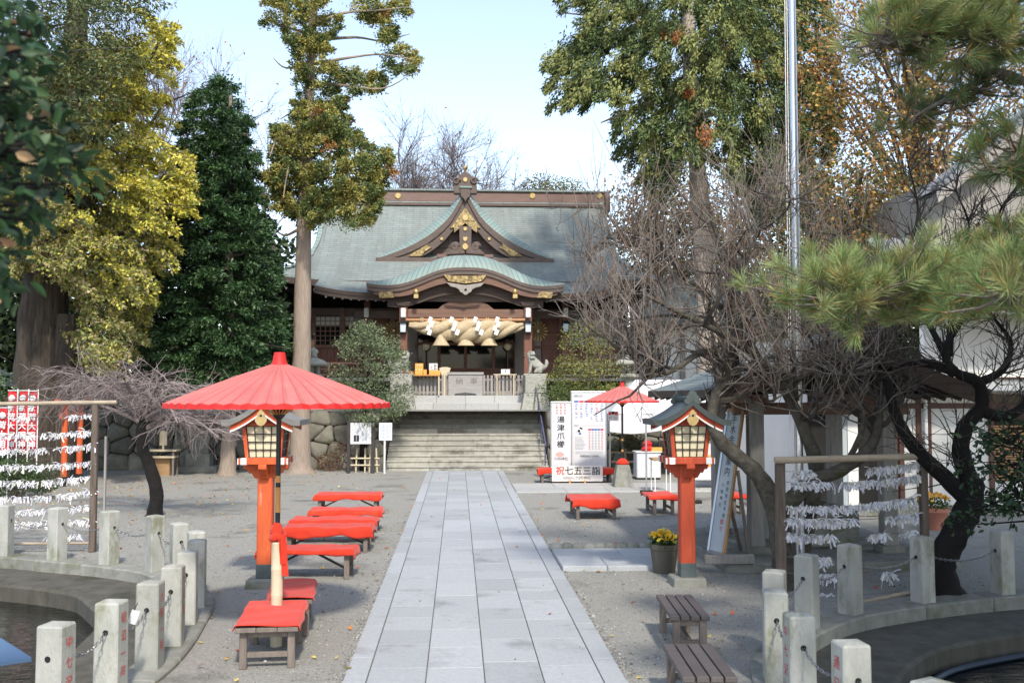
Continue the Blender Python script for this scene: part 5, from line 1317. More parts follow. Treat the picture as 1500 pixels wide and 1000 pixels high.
for k in range(6): mb = MB(c1.location); p = at(610.5 + (k % 3) * 3 + rng.uniform(-1, 1), 535 + (k // 3) * 6, 39.415); disc(mb, p, .03, .003, 8); mb.build('card_patch', 'pale_orange', c1)
c2 = thing('fortune_card', 'white upright card with black brushed letters on the shelf', 'card', at(634.5, sy, 39.42)); mb = MB(c2.location); rectpx(mb, 628.5, 641, 532, sy, 39.42, .02); mb.build('card', 'sign_white', c2)
chars(c2, 'おみ', 637.5, 536, 39.414, .13, 'sign_ink', True, 4.5, .002, 1, c2.location); chars(c2, 'くじ', 632.3, 538.5, 39.414, .13, 'sign_ink', True, 4.5, .002, 1, c2.location)
fn = thing('wooden_scoop_box', 'pale fan shaped wooden tray beside the offering box', 'tray', at(651.5, 548, 39.5)); mb = MB(fn.location); P_ = [at(x, y, 39.5) for x, y in ((643, 539), (648, 537.5), (655, 537.5), (660.5, 539), (657, 548.5), (646.5, 548.5))]
mb.prism([(p.x, p.z) for p in P_], 39.5, 39.56, 'y'); mb.build('fan_board', 'pale_bamboo', fn, bevel=.008)
a = at(651.5, 548.5, 39.5); mb = MB(fn.location); mb.b2((a.x - .12, 39.5, PZ), (a.x + .12, 39.58, a.z)); mb.build('stand', 'pale_bamboo', fn)
c3 = thing('small_notice', 'small white notice on the picket fence right of the offering box', 'card', at(740.5, 548, 39.4)); mb = MB(c3.location); rectpx(mb, 734, 747, 540.5, 548.5, 39.4, .015); mb.build('card', 'sign_white', c3)
mb = MB(c3.location); rectpx(mb, 740, 741, 541.5, 545, 39.397, .002); mb.build('print', 'sign_ink', c3)
for x in (728, 751): pass
ro2 = thing('barrier_frame', 'thin pale wooden barrier frame before the right picket fence', 'barrier', at(740, 578, 39.3)); 
for x in (728, 752.5): a = at(x, 549, 39.3); mb = MB(ro2.location); mb.b2((a.x - .02, 39.28, PZ), (a.x + .02, 39.32, a.z)); mb.build('upright', 'pale_bamboo', ro2)
a, b_ = at(723, 549, 39.3), at(757, 549, 39.3); mb = MB(ro2.location); mb.b2((a.x, 39.28, a.z + .001), (b_.x, 39.33, a.z + .04)); mb.build('top_bar', 'pale_bamboo', ro2)
# two round paper lanterns on stalks inside
for px, lb in ((624, 'left'), (743.5, 'right')):
    p = at(px, 508, 44.3); r_ = thing('stalk_lantern', f'small lantern on a tall stalk behind the {lb} side of the straw rope', 'lantern', (p.x, 44.3, VZ), 'stalk lanterns at the doors')
    mb = MB(r_.location); mb.tube([(p.x, 44.3, VZ), (p.x, 44.3, p.z)], .025, 8); mb.lathe((p.x, 44.3, VZ), [(.2, 0), (.2, .04), (.05, .06)], 12); mb.build('stalk', 'red_wood', r_)
    mb = MB(r_.location); mb.lathe((p.x, 44.3, p.z - .14), [(.08, 0), (.16, .1), (.18, .22), (.10, .3)], 8); mb.build('lamp_body', 'lantern_paper', r_)
    mb = MB(r_.location); mb.lathe((p.x, 44.3, p.z + .161), [(.24, 0), (.12, .1), (.02, .18)], 8); mb.build('lamp_roof', 'red_wood', r_)
# ================================================================== racks of tied paper slips
def wires(root, spans, dens, seed, org):
    """each span: list of points of the sagging wire, share of its length that carries slips"""
    r_ = random.Random(seed)
    for pts, segs in spans:
        pts = [Vector(p) for p in pts]
        mb = MB(org); mb.tube(pts, .004, 4); w_ = mb.build('wire', 'chain_steel', root)
        V = []; F = []; MI = []
        def pos(t):
            t *= len(pts) - 1; i = min(int(t), len(pts) - 2); return pts[i].lerp(pts[i + 1], t - i)
        L = sum((pts[i + 1] - pts[i]).length for i in range(len(pts) - 1))
        for t0, t1 in segs:
            for k in range(int(L * (t1 - t0) * dens)):
                tt = r_.uniform(t0, t1)
                if r_.random() > .35 + .65 * abs(math.sin(tt * 41 + pts[0].z * 9) * math.sin(tt * 17 + pts[0].z * 5)) ** .5: continue
                p = pos(tt) + Vector((0, 0, r_.gauss(0, .010))); ln = r_.uniform(.055, .12) * (1.5 if r_.random() < .07 else 1); w2 = r_.uniform(.012, .02)
                a = r_.gauss(0, .8); yaw = r_.uniform(-1.3, 1.3); d1 = Vector((math.sin(a), r_.uniform(-.5, .2), -math.cos(a))).normalized(); sd = Vector((math.cos(yaw), math.sin(yaw), 0)); sd = (sd - d1 * sd.dot(d1)).normalized()
                d2 = (d1 + Vector((r_.uniform(-.6, .6), r_.uniform(-.6, .3), -.4))).normalized(); q = p + Vector((0, -.012, r_.uniform(-.01, .012)))
                n = len(V); m_ = q + d1 * ln * .55; e_ = m_ + d2 * ln * .45
                V += [q - sd * w2 * .4, q + sd * w2 * .4, m_ + sd * w2 * .6, m_ - sd * w2 * .6, e_ + sd * w2 * .6, e_ - sd * w2 * .6]
                F += [(n, n + 1, n + 2, n + 3), (n + 3, n + 2, n + 4, n + 5)]; mi = 1 if r_.random() < .16 else 0; MI += [mi, mi]
        mb = MB(org); mb.add(V, F); mb.mi = MI; tag(mb.build('paper_slips', ['slip_white', 'slip_cream'], w_, recalc=False), kind='stuff')
M('slip_white', (.66, .66, .69), (.50, .50, .55), scale=18, rough=.9); M('slip_cream', (.68, .66, .52), (.6, .58, .46), scale=12, rough=.9)
Yl = gd(140, 808).y
rk = thing('paper_slip_rack', 'rack of white paper slips tied to wires under a bamboo bar, left pond', 'paper rack', (at(140, 800, Yl).x, Yl, 0)); o_ = rk.location
a = at(140, 592, Yl); mb = MB(o_); mb.box((a.x, Yl, a.z / 2), (.105, .10, a.z), taper=.92); mb.build('post', 'old_post', rk, bevel=.012)
mb = MB(o_); b_ = at(146.5, 600, Yl); mb.box((b_.x + .09, Yl + .05, .95), (.03, .05, 1.9)); mb.build('grey_pole', 'grey_post', rk)
a2 = at(-90, 592, Yl); mb = MB(o_); mb.box((a2.x, Yl, a2.z / 2), (.105, .10, a2.z), taper=.92); mb.build('post', 'old_post', rk, bevel=.012)
def bamboo(mb, a, b_, r0, nodes, n=10):
    a, b_ = Vector(a), Vector(b_); pts = []; rad = []
    for k in range(nodes):
        for q, s_ in ((.02, 1.0), (.94, 1.0), (.97, 1.13), (1.0, 1.0)): t = (k + q) / nodes; pts.append(a.lerp(b_, t)); rad.append(r0 * s_)
    mb.tube(pts, rad, n); return mb
mb = MB(o_); bamboo(mb, at(-110, 593, Yl - .02), at(171, 589, Yl - .02), .035, 9); mb.build('bamboo_bar', 'weathered_bamboo', rk, smooth=50)
mb = MB(o_); bamboo(mb, at(-90, 797, Yl), at(137, 795, Yl), .022, 7); mb.build('bamboo_bar', 'weathered_bamboo', rk, smooth=50)
sp = []
for k, (yr, yl, segs) in enumerate(((607, 609, [(.0, .16), (.42, .50), (.70, .72)]), (630, 634, [(0, .34), (.38, .95)]), (650, 656, [(0, .24), (.30, .95)]), (675, 680, [(0, .95)]), (696, 703, [(0, .95)]), (717, 726, [(0, .95)]), (739, 745, [(0, .28), (.30, .9)]), (760, 763, [(0, .22), (.3, .62)]), (780, 786, [(.08, .2), (.25, .3)]))):
    A = at(137, yr, Yl); pts = [A.lerp(at(-88, yr, Yl), i / 12) for i in range(13)]
    sag = (yl - yr) / FPX * Yl + .02
    pts = [p - Vector((0, 0, sag * 4 * (i / 12) * (1 - i / 12))) for i, p in enumerate(pts)]; sp.append((pts, segs))
wires(rk, sp, 190, 3, o_)
Yk = 12.75
rk2 = thing('paper_slip_rack', 'rack of white paper slips tied to wires behind the right pond posts', 'paper rack', (at(1143, 850, Yk).x, Yk, 0)); o_ = rk2.location
for px, wd in ((1143, .12), (1353, .10)):
    a = at(px, 673, Yk); mb = MB(o_); mb.box((a.x, Yk + .02, a.z / 2), (wd, wd, a.z), taper=.93); mb.build('post', 'old_post', rk2, bevel=.012)
mb = MB(o_); bamboo(mb, at(1134, 674, Yk - .05), at(1362, 668, Yk - .05), .045, 5); mb.build('bamboo_bar', 'weathered_bamboo', rk2, smooth=50)
mb = MB(o_); bamboo(mb, at(1196, 896, 12.0), at(1352, 863, 12.9), .03, 5); mb.build('fallen_bamboo', 'weathered_bamboo', rk2, smooth=50)
sp = []
for (yl, yr, segs) in ((690, 677, [(.06, .22), (.62, .98)]), (705, 696, [(.05, .35), (.42, .98)]), (742, 727, [(.02, .95)]), (759, 752, [(.03, .52), (.75, .98)]), (782, 776, [(.0, .36), (.62, .75), (.86, .95)]), (814, 810, [(.22, .36)]), (838, 834, [(.24, .37), (.72, .8)]), (868, 862, [(.26, .36)])):
    A, B = at(1147, yl, Yk), at(1349, yr, Yk); pts = [A.lerp(B, i / 10) - Vector((0, 0, .05 * 4 * (i / 10) * (1 - i / 10))) for i in range(11)]; sp.append((pts, segs))
wires(rk2, sp, 430, 4, o_)
# ------------------------------------------------------------------ small torii and banners on the left
p1, p2 = gd(93, 712), gd(115.5, 707)
to = thing('torii_gate', 'small bright orange torii gate behind the left paper rack', 'torii', ((p1 + p2) / 2)); o_ = to.location
d = (p2 - p1).normalized(); zt = atz(93, 592, p1.y)
for p in (p1, p2):
    mb = MB(o_); mb.tube([p + Vector((0, 0, .26)), p + Vector((0, 0, zt))], [.088, .08], 14); mb.build('pillar', 'vermilion', to, smooth=50)
    mb = MB(o_); mb.tube([p, p + Vector((0, 0, .27))], .1, 14); mb.build('pillar_foot', 'black_lacquer', to, smooth=50)
e1, e2 = p1 - d * .55, p2 + d * .55; c = (p1 + p2) / 2
mb = MB(o_); N = 8
pts = [e1.lerp(e2, k / N) + Vector((0, 0, zt + .02 + .08 * (abs(k / N - .5) * 2) ** 2)) for k in range(N + 1)]
for i in range(N): mb.bar(pts[i], pts[i + 1], .17, .10)
mb.build('top_beam', 'vermilion', to)
mb = MB(o_); mb.bar(p1 - d * .3 + Vector((0, 0, zt - .32)), p2 + d * .3 + Vector((0, 0, zt - .32)), .09, .14); mb.build('tie_beam', 'vermilion', to)
mb = MB(o_); mb.bar(c + Vector((0, 0, zt - .25)), c + Vector((0, 0, zt - .02)), .1, .06); mb.build('strut', 'vermilion', to)
for i, (x0, x1, y0, y1, Y, lb) in enumerate(((10.5, 25, 573, 660, 26, 'leftmost full'), (27, 41, 573, 661, 26.1, 'middle'), (42, 55, 573.5, 659, 26.05, 'rightmost'), (-3, 12, 598, 663, 25.4, 'lower, at the frame edge'))):
    nb = thing('banner', f'red banner with white characters by the torii, {lb}', 'banner', base_at((x0 + x1) / 2, Y), 'red banners by the torii'); o_ = nb.location
    a, b_ = at(x0, y1, Y), at(x1, y0, Y)
    mb = MB(o_); mb.grid(lambda u, v: Vector((a.x + (b_.x - a.x) * u, Y + .03 * math.sin(v * 6 + u * 3 + i), a.z + (b_.z - a.z) * v)), 6, 16); mb.build('cloth', 'nobori_red', nb, smooth=True, recalc=False)
    mb = MB(o_); mb.tube([(b_.x + .02, Y, 0), (b_.x + .02, Y, b_.z + .06)], .014, 8); mb.build('pole', 'white_paint', nb)
    mb = MB(o_); mb.tube([(b_.x + .04, Y, b_.z + .02), (a.x - .02, Y, b_.z + .02)], .01, 6); mb.build('cross_rod', 'white_paint', nb)
    mb = MB(o_); disc(mb, ((a.x + b_.x) / 2, Y - .06, b_.z - .17), .085, .01, 7); mb.build('flame_emblem', 'sign_white', nb)
    for k, ch in enumerate('稲荷大明神' if i < 3 else '荷大明神'):
        text('character', ch, .20, 'sign_white', nb, Vector(((a.x + b_.x) / 2, Y - .07, b_.z - .42 - .235 * k)) - o_, thick=.006)
# ------------------------------------------------------------------ stele and offering stand before the left wall
Ys = 34.1
st = thing('stone_stele', 'dark stone tablet on a pale stone block before the left retaining wall', 'stele', base_at(294, Ys)); o_ = st.location
mb = MB(o_); a, b_ = at(263, 687, Ys), at(322, 681.5, Ys); mb.b2((a.x, Ys - .5, 0), (b_.x, Ys + .4, b_.z)); mb.build('base_slab', 'kerb_stone', st, bevel=.02)
mb = MB(o_); a, b_ = at(274, 682, Ys), at(310, 663, Ys); mb.b2((a.x, Ys - .28, .12), (b_.x, Ys + .25, b_.z)); mb.build('block', 'kerb_stone', st, bevel=.02)
P_ = [at(x, y, Ys) for x, y in ((279, 664), (306, 664), (306, 636), (301, 632), (290, 631), (281, 634))]
mb = MB(o_); mb.prism([(p.x, p.z) for p in P_], Ys - .1, Ys + .1, 'y'); mb.build('tablet', 'kerb_stone', st, bevel=.02)
Yt = 32.6
os_ = thing('offering_stand', 'small slatted wooden stand with a wooden plaque left of the stele', 'stand', base_at(238, Yt)); o_ = os_.location
for k in range(4):
    a, b_ = at(215, 659, Yt), at(262, 659, Yt); yy = Yt - .3 + k * .15; mb = MB(o_); mb.b2((a.x, yy, a.z - .03), (b_.x, yy + .12, a.z + .02)); mb.build('slat', 'pale_bamboo', os_, bevel=.006)
mb = MB(o_); mb.b2((at(217, 660, Yt).x, Yt - .28, atz(217, 668.5, Yt) - .03), (at(259, 660, Yt).x, Yt + .25, atz(217, 668.5, Yt) + .03)); mb.build('shelf', 'pale_bamboo', os_)
for px in (219, 257):
    for dy in (-.26, .22): x = at(px, 660, Yt).x; mb = MB(o_); mb.b2((x - .03, Yt + dy, 0), (x + .03, Yt + dy + .06, atz(px, 661, Yt))); mb.build('leg', 'bench_wood', os_)
mb = MB(o_); mb.b2((at(229, 660, Yt).x, Yt - .1, 0), (at(250, 660, Yt).x, Yt + .1, atz(229, 669, Yt))); mb.build('box', 'bamboo_blind', os_)
mb = MB(o_); a, b_ = at(233.5, 652, Yt), at(244.5, 631, Yt); mb.b2((a.x, Yt, a.z), (b_.x, Yt + .05, b_.z)); mb.b2(((a.x + b_.x) / 2 - .03, Yt + .01, a.z - .2), ((a.x + b_.x) / 2 + .03, Yt + .04, a.z)); mb.build('plaque', 'pale_bamboo', os_)
# ------------------------------------------------------------------ stone lanterns and guardian dogs on the terrace
def stone_lantern(label, px, Y, ytop):
    b0 = Vector((at(px, 560, Y).x, Y, TZ)); s_ = (atz(px, ytop, Y) - TZ) / 2.2
    r_ = thing('stone_lantern', label, 'stone lantern', b0, 'grey stone lanterns on the terrace')
    def L(n, prof, k=6, **kw): mb = MB(); mb.lathe((0, 0, 0), [(a * s_, z * s_) for a, z in prof], k, rz=.5); mb.build(n, 'statue_stone', r_, **kw)
    L('base', [(.48, 0), (.48, .15), (.38, .25), (.3, .32)], bevel=.02); L('shaft', [(.19, .32), (.17, .65), (.2, .7), (.17, .76), (.18, 1.05)], 12, smooth=40); L('platform', [(.2, 1.05), (.38, 1.15), (.38, 1.24), (.28, 1.26)], bevel=.01)
    for k in range(6):
        a = k * math.pi / 3 + .5; mb = MB(); mb.box((math.cos(a) * .2 * s_, math.sin(a) * .2 * s_, 1.41 * s_), (.09 * s_, .09 * s_, .3 * s_), rz=a); mb.build('fire_box_post', 'statue_stone', r_)
    L('roof', [(.26, 1.54), (.58, 1.56), (.60, 1.63), (.38, 1.76), (.16, 1.84)], bevel=.02); L('finial', [(.12, 1.84), (.15, 1.9), (.1, 1.95), (.17, 2.03), (.15, 2.12), (.05, 2.19), (.01, 2.22)], 12, smooth=True)
stone_lantern('stone lantern left of the small evergreen, beside the cedar trunk', 459, 37.6, 509)
stone_lantern('stone lantern right of the yellowish tree by the veranda', 921, 37.6, 508)
def skin_mesh(name, joints, edges, sub=2):
    me = bpy.data.meshes.new(name); me.from_pydata([j[0] for j in joints], edges, []); o = bpy.data.objects.new(name, me); COL.objects.link(o)
    sk = o.modifiers.new('skin', 'SKIN'); sk.use_smooth_shade = True; ss = o.modifiers.new('sub', 'SUBSURF'); ss.levels = sub; ss.render_levels = sub
    for i, j in enumerate(joints):
        r_ = j[1]; me.skin_vertices[0].data[i].radius = (r_, r_) if not hasattr(r_, '__len__') else r_
    me.skin_vertices[0].data[0].use_root = True
    dg = bpy.context.evaluated_depsgraph_get(); dg.update(); m2 = bpy.data.meshes.new_from_object(o.evaluated_get(dg)); bpy.data.objects.remove(o); m2.name = name; m2.materials.clear(); return m2
def komainu(label, px, Y, mirror):
    x = at(px, 560, Y).x; r_ = thing('guardian_dog', label, 'statue', (x, Y, TZ), 'stone guardian dogs'); f = -1 if not mirror else 1   # faces the stair axis
    zb = atz(px, 547, Y) - TZ
    mb = MB(); mb.box((0, 0, .30), (1.15, 1.0, .62), taper=.78); mb.build('pedestal_foot', 'statue_stone', r_, bevel=.02)
    mb = MB(); mb.box((0, 0, .62 + (zb - .70) / 2), (.82, .72, zb - .72)); mb.build('pedestal', 'statue_stone', r_, bevel=.02)
    mb = MB(); mb.box((0, 0, zb - .055), (.92, .66, .09)); mb.build('plinth', 'statue_stone', r_, bevel=.015)
    J = [((-f * .22, 0, .20), (.20, .22)), ((-f * .05, 0, .36), (.19, .2)), ((f * .10, 0, .50), (.17, .17)), ((f * .15, 0, .60), (.16, .16)), ((f * .20, 0, .74), (.19, .19)), ((f * .33, 0, .70), (.135, .15)),
         ((f * .16, .11, .38), .075), ((f * .20, .12, .18), .06), ((f * .22, .12, .05), .055), ((f * .29, .12, .035), .045),
         ((f * .16, -.11, .38), .075), ((f * .20, -.12, .18), .06), ((f * .22, -.12, .05), .055), ((f * .29, -.12, .035), .045),
         ((-f * .16, .19, .18), .12), ((-f * .02, .2, .10), .075), ((f * .06, .2, .04), .045),
         ((-f * .16, -.19, .18), .12), ((-f * .02, -.2, .10), .075), ((f * .06, -.2, .04), .045),
         ((-f * .40, 0, .26), .07), ((-f * .46, 0, .42), .09), ((-f * .42, 0, .56), .04)]
    E_ = [(0, 1), (1, 2), (2, 3), (3, 4), (4, 5), (2, 6), (6, 7), (7, 8), (8, 9), (2, 10), (10, 11), (11, 12), (12, 13), (0, 14), (14, 15), (15, 16), (0, 17), (17, 18), (18, 19), (0, 20), (20, 21), (21, 22)]
    put('body', skin_mesh('body', J, E_), 'statue_stone', r_, (0, 0, zb - .01))
    for k in range(14):
        a = k * .9; mb = MB(); c = Vector((f * (.10 + .05 * math.cos(k * 2.1)), .20 * math.sin(a), .68 + .17 * math.cos(a) - .05)); mb.lathe(c + Vector((0, 0, zb - .05)), [(.01, 0), (.06, .03), (.065, .08), (.02, .12)], 8); mb.build('mane_curl', 'statue_stone', r_, smooth=True)
    for s_ in (-1, 1):
        mb = MB(); mb.prism([(f * .10, .86), (f * .24, .90), (f * .08, .74)], s_ * .17 - .03, s_ * .17 + .03, 'y'); mb.v = [(a, b_, c + zb - .02) for a, b_, c in mb.v]; mb.build('ear', 'statue_stone', r_, bevel=.01)
        mb = MB(); mb.lathe((f * .395, s_ * .08, .79 + zb - .02), [(.005, -.03), (.035, 0), (.005, .03)], 8); mb.build('eye', 'kerb_stone', r_)
    mb = MB(); mb.b2((f * .43 - .05, -.09, .625 + zb - .01), (f * .43 + .03, .09, .66 + zb - .01)); mb.build('mouth', 'black_hole', r_)
komainu('mossy stone guardian dog on a pedestal right of the picket fence', 784, 38.5, False)
komainu('stone guardian dog half hidden by the small evergreen left of the stairs', 588, 38.5, True)
# ------------------------------------------------------------------ flag pole
fb = gd(1173, 853); fp = thing('flag_pole', 'tall silver flag pole rising through the bare plum tree', 'flag pole', fb); o_ = fp.location
mb = MB(o_); mb.tube([fb, fb + Vector((0, 0, 4)), fb + Vector((0, 0, 11.5))], [.060, .058, .045], 16); mb.build('pole', 'flag_steel', fp, smooth=50)
mb = MB(o_); mb.lathe(fb, [(.16, 0), (.16, .03), (.09, .05), (.09, .2), (.060, .22)], 16); mb.build('base_collar', 'flag_steel', fp, smooth=40)
for dx in (-.13, -.10):
    mb = MB(o_); mb.tube([fb + Vector((dx, -.02, 1.3)), fb + Vector((dx + .01, -.02, 6)), fb + Vector((dx + .03, -.02, 11.3))], .006, 5); mb.build('halyard', 'paper_white', fp)
mb = MB(o_); mb.bar(fb + Vector((-.14, -.02, 1.3)), fb + Vector((-.05, -.02, 1.3)), .03); mb.build('cleat', 'flag_steel', fp)
# ------------------------------------------------------------------ water pavilion
Yc0, Yc1 = 15.4, 17.6
cz = thing('water_pavilion', 'wooden water pavilion with copper gable roof behind the plum tree', 'pavilion', (at(1205, 800, Yc0).x, Yc0, 0)); o_ = cz.location; xc = o_.x
xl, xr = at(1108, 800, Yc0).x, at(1302, 800, Yc0).x
mb = MB(o_); mb.b2((xl - .75, Yc0 - .95, -.05), (xr + .7, Yc1 + .7, .14)); mb.build('plinth', 'kerb_stone', cz, bevel=.02)
for x in (xl, xr):
    for y in (Yc0, Yc1):
        mb = MB(o_); mb.b2((x - .115, y - .115, .24), (x + .115, y + .115, 2.55)); mb.build('post', 'grey_post', cz, bevel=.015)
        mb = MB(o_); mb.box((x, y, .19), (.36, .36, .12)); mb.build('post_foot', 'kerb_stone', cz, bevel=.015)
for y in (Yc0, Yc1): mb = MB(o_); mb.b2((xl - .35, y - .06, 2.28), (xr + .35, y + .06, 2.45)); mb.build('tie_beam', 'beam_wood', cz, bevel=.01)
for x in (xl, xr): mb = MB(o_); mb.b2((x - .07, Yc0 - .5, 2.46), (x + .07, Yc1 + .5, 2.60)); mb.build('wall_plate', 'beam_wood', cz, bevel=.01)
hw = 2.12; zE, zA = 2.66, 3.55
def crz(x): q = abs(x) / hw; return zA - (zA - zE) * (1.35 * q - .35 * q * q)
xs = [-hw + 2 * hw * k / 24 for k in range(25)]; ya, yb = Yc0 - 1.15, Yc1 + 1.0
A = [Vector((xc + x, ya, crz(x))) for x in xs]; B = [Vector((xc + x, yb, crz(x))) for x in xs]; dn = Vector((0, 0, -.12))
mb = MB(o_); mb.strip(A, B); mb.build('roof', 'roof_copper', cz, smooth=40, recalc=False, uvfn=lambda c: (c.y, c.x))
mb = MB(o_); mb.strip([p + dn for p in A], [p + dn for p in B]); mb.strip(B, [p + dn for p in B]); mb.strip([A[0], B[0]], [A[0] + dn, B[0] + dn]); mb.strip([A[-1], B[-1]], [A[-1] + dn, B[-1] + dn]); mb.build('roof_underside', 'dark_wood', cz, recalc=False)
mb = MB(o_); mb.strip([p + Vector((0, -.03, .01)) for p in A], [p + Vector((0, -.03, -.24)) for p in A]); mb.strip([p + Vector((0, -.03, -.24)) for p in A], [p + Vector((0, .05, -.24)) for p in A]); mb.build('barge_board', 'dark_wood', cz, recalc=False)
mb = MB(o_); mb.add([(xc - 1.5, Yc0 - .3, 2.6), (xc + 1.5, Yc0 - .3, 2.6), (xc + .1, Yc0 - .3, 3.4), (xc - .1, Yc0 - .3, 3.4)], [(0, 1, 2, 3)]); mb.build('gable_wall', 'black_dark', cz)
c = at(1208, 522, ya - .05); mb = MB(o_); mb.prism([(c.x + a, c.z + b_) for a, b_ in ((0, .2), (.1, .12), (.26, .06), (.3, -.03), (.18, -.02), (.14, -.12), (.05, -.14), (0, -.2), (-.05, -.14), (-.14, -.12), (-.18, -.02), (-.3, -.03), (-.26, .06), (-.1, .12))], ya - .08, ya - .03, 'y'); mb.build('carved_pendant', 'grey_post', cz, bevel=.01)
for s_ in (-1, 1):
    for k in range(9): y = ya + .15 + k * (yb - ya - .3) / 8; mb = MB(o_); mb.bar((xc + s_ * (hw - .1), y, crz(hw - .1) - .17), (xc + s_ * .5, y, crz(.5) - .17), .06); mb.build('rafter', 'dark_wood', cz)
mb = MB(o_); mb.b2((xc - .5, Yc0 + .35, .14), (xc + .75, Yc1 - .3, .75)); mb.build('water_basin', 'kerb_stone', cz, bevel=.04)
mb = MB(o_); mb.b2((xc - .38, Yc0 + .5, .74), (xc + .63, Yc1 - .45, .756)); mb.build('basin_water', 'dark_glass', cz)
a, b_ = at(1030, 833, Yc0 - .9), at(1102, 822, Yc0 - .9); mb = MB(); 
pk = thing('grey_plank', 'weathered grey plank lying at the foot of the leaning sign', 'plank', (a.x, Yc0 - 1.0, .14)); mb = MB(pk.location); mb.b2((a.x, Yc0 - 1.02, .14), (b_.x, Yc0 - .92, .27)); mb.build('board', 'grey_post', pk, bevel=.01)
# leaning sign board
ls = thing('leaning_sign', 'tall narrow pale blue sign board on a wooden easel by the pavilion post', 'sign board', (at(1050, 815, 15).x, 15.0, .14)); o_ = ls.location
BL, BR, TL, TR = at(1038, 806, 15.35), at(1060, 812, 14.95), at(1067, 600, 15.75), at(1081, 597, 15.35)
M('sign_bluegrey', (.40, .44, .46), (.34, .38, .40), scale=2, rough=.45)
TR = TL + (BR - BL) * .98
nrm = (BR - BL).cross(TL - BL).normalized(); nrm = nrm if nrm.y < 0 else -nrm
mb = MB(o_); mb.add([BL, BR, TR, TL] + [p - nrm * .03 for p in (BL, BR, TR, TL)], [(0, 1, 2, 3), (7, 6, 5, 4), (0, 4, 5, 1), (1, 5, 6, 2), (2, 6, 7, 3), (3, 7, 4, 0)]); mb.build('panel', 'sign_bluegrey', ls)
for a, b_ in ((BL, TL), (BR, TR), (BL, BR), (TL, TR)):
    mb = MB(o_); mb.bar(a - nrm * .004, b_ - nrm * .004, .035, .055); mb.build('frame_bar', 'alu' if a is BL else 'bamboo_blind', ls)
for a, b_ in ((TR.lerp(BR, .42), gd(1097, 815, .14)), (TL.lerp(BL, .45), gd(1085, 806, .14))): mb = MB(o_); mb.bar(a - nrm * .05, b_, .04, .05); mb.build('strut', 'bench_wood', ls)
ex = (BR - BL).normalized(); ez_ = (TL - BL).normalized()
def sgn(ch, u, v, size, mat):
    vs, fs = text_mb(ch, size); c_ = BL + (BR - BL) * u + (TL - BL) * v + nrm * .004
    mb = MB(o_); mb.add([c_ + ex * p.x + ez_ * p.y for p in vs], fs); mb.build('character', mat, ls, recalc=False)
for k, ch in enumerate('手水舎御案内'): sgn(ch, .5, .93 - .075 * k, .16, 'sign_ink')
for k, ch in enumerate('拝受所左手奥'): sgn(ch, .66, .48 - .045 * k, .07, 'sign_ink')
for k, ch in enumerate('六所神社'): sgn(ch, .34, .46 - .045 * k, .07, 'sign_ink')
for k, ch in enumerate('御守'): sgn(ch, .6, .21 - .05 * k, .09, 'sign_red')
# ------------------------------------------------------------------ white tents with tables
tn = thing('white_tent', 'white canvas market tent behind the small red umbrella', 'tent', (at(985, 700, 30.8).x, 30.8, 0)); o_ = tn.location
X0, X1, Y0, Y1 = at(893, 600, 30.8).x, at(1075, 600, 30.8).x, 30.8, 34.0
zv0, zv1 = atz(940, 632, Y0), atz(940, 606, Y0); cxm = (X0 + X1) / 2; zp = atz(985, 556, 32.4)
rid = [Vector((X0 + 1.1, (Y0 + Y1) / 2, zp)), Vector((X1 - 1.1, (Y0 + Y1) / 2, zp))]
mb = MB(o_); q = [Vector((X0, Y0, zv1)), Vector((X1, Y0, zv1)), Vector((X1, Y1, zv1)), Vector((X0, Y1, zv1))]
mb.add(q + rid, [(0, 1, 5, 4), (1, 2, 5), (2, 3, 4, 5), (3, 0, 4)]); mb.build('canopy', 'canvas_white', tn)
for i in range(4):
    a, b_ = q[i], q[(i + 1) % 4]; mb = MB(o_); mb.grid(lambda u, v: a.lerp(b_, u) + Vector((.02 * math.sin(u * 22), .03 * math.sin(u * 25), -(zv1 - zv0) * v * (1 + .12 * math.sin(u * 9)))), 30, 3); mb.build('valance', 'canvas_white', tn, smooth=True, recalc=False)
for p in q: mb = MB(o_); mb.tube([(p.x * .995 + cxm * .005, p.y + (.05 if p.y < 32 else -.05), 0), (p.x * .995 + cxm * .005, p.y + (.05 if p.y < 32 else -.05), zv1)], .022, 8); mb.build('tent_pole', 'alu', tn)
def tpole(px, ybase, ytop, lab):
    b0 = gd(px, ybase); r_ = thing('tent_pole_stand', lab, 'pole', b0); mb = MB(); mb.tube([(0, 0, 0), (0, 0, atz(px, ytop, b0.y))], .022, 8); mb.build('pole', 'alu', r_); mb = MB(); mb.box((0, 0, .04), (.32, .2, .08)); mb.build('weight', 'rubber_black', r_, bevel=.015)
tpole(947, 722, 612, 'thin metal tent pole with black weight left of the right lantern'); tpole(1017.5, 737, 600, 'thin metal tent pole with black weight behind the right lantern')
def table_thing(lab, x0, x1, yt, yb, Y, mat_t, h=.05, d=.6):
    a, b_ = at(x0, yt, Y), at(x1, yt, Y); r_ = thing('folding_table', lab, 'table', ((a.x + b_.x) / 2, Y, 0)); o2 = r_.location
    mb = MB(o2); mb.b2((a.x, Y, a.z - h), (b_.x, Y + d, a.z)); mb.build('table_top', mat_t, r_, bevel=.008)
    for x in (a.x + .05, b_.x - .05):
        for y in (Y + .04, Y + d - .04): mb = MB(o2); mb.tube([(x, y, 0), (x, y, a.z - h)], .016, 8); mb.build('leg', 'white_paint', r_)
    return a, b_
table_thing('small folding table with pale legs behind the right lantern', 957, 985, 671.5, 724, 26.0, 'bamboo_blind')
Yw = 30.2
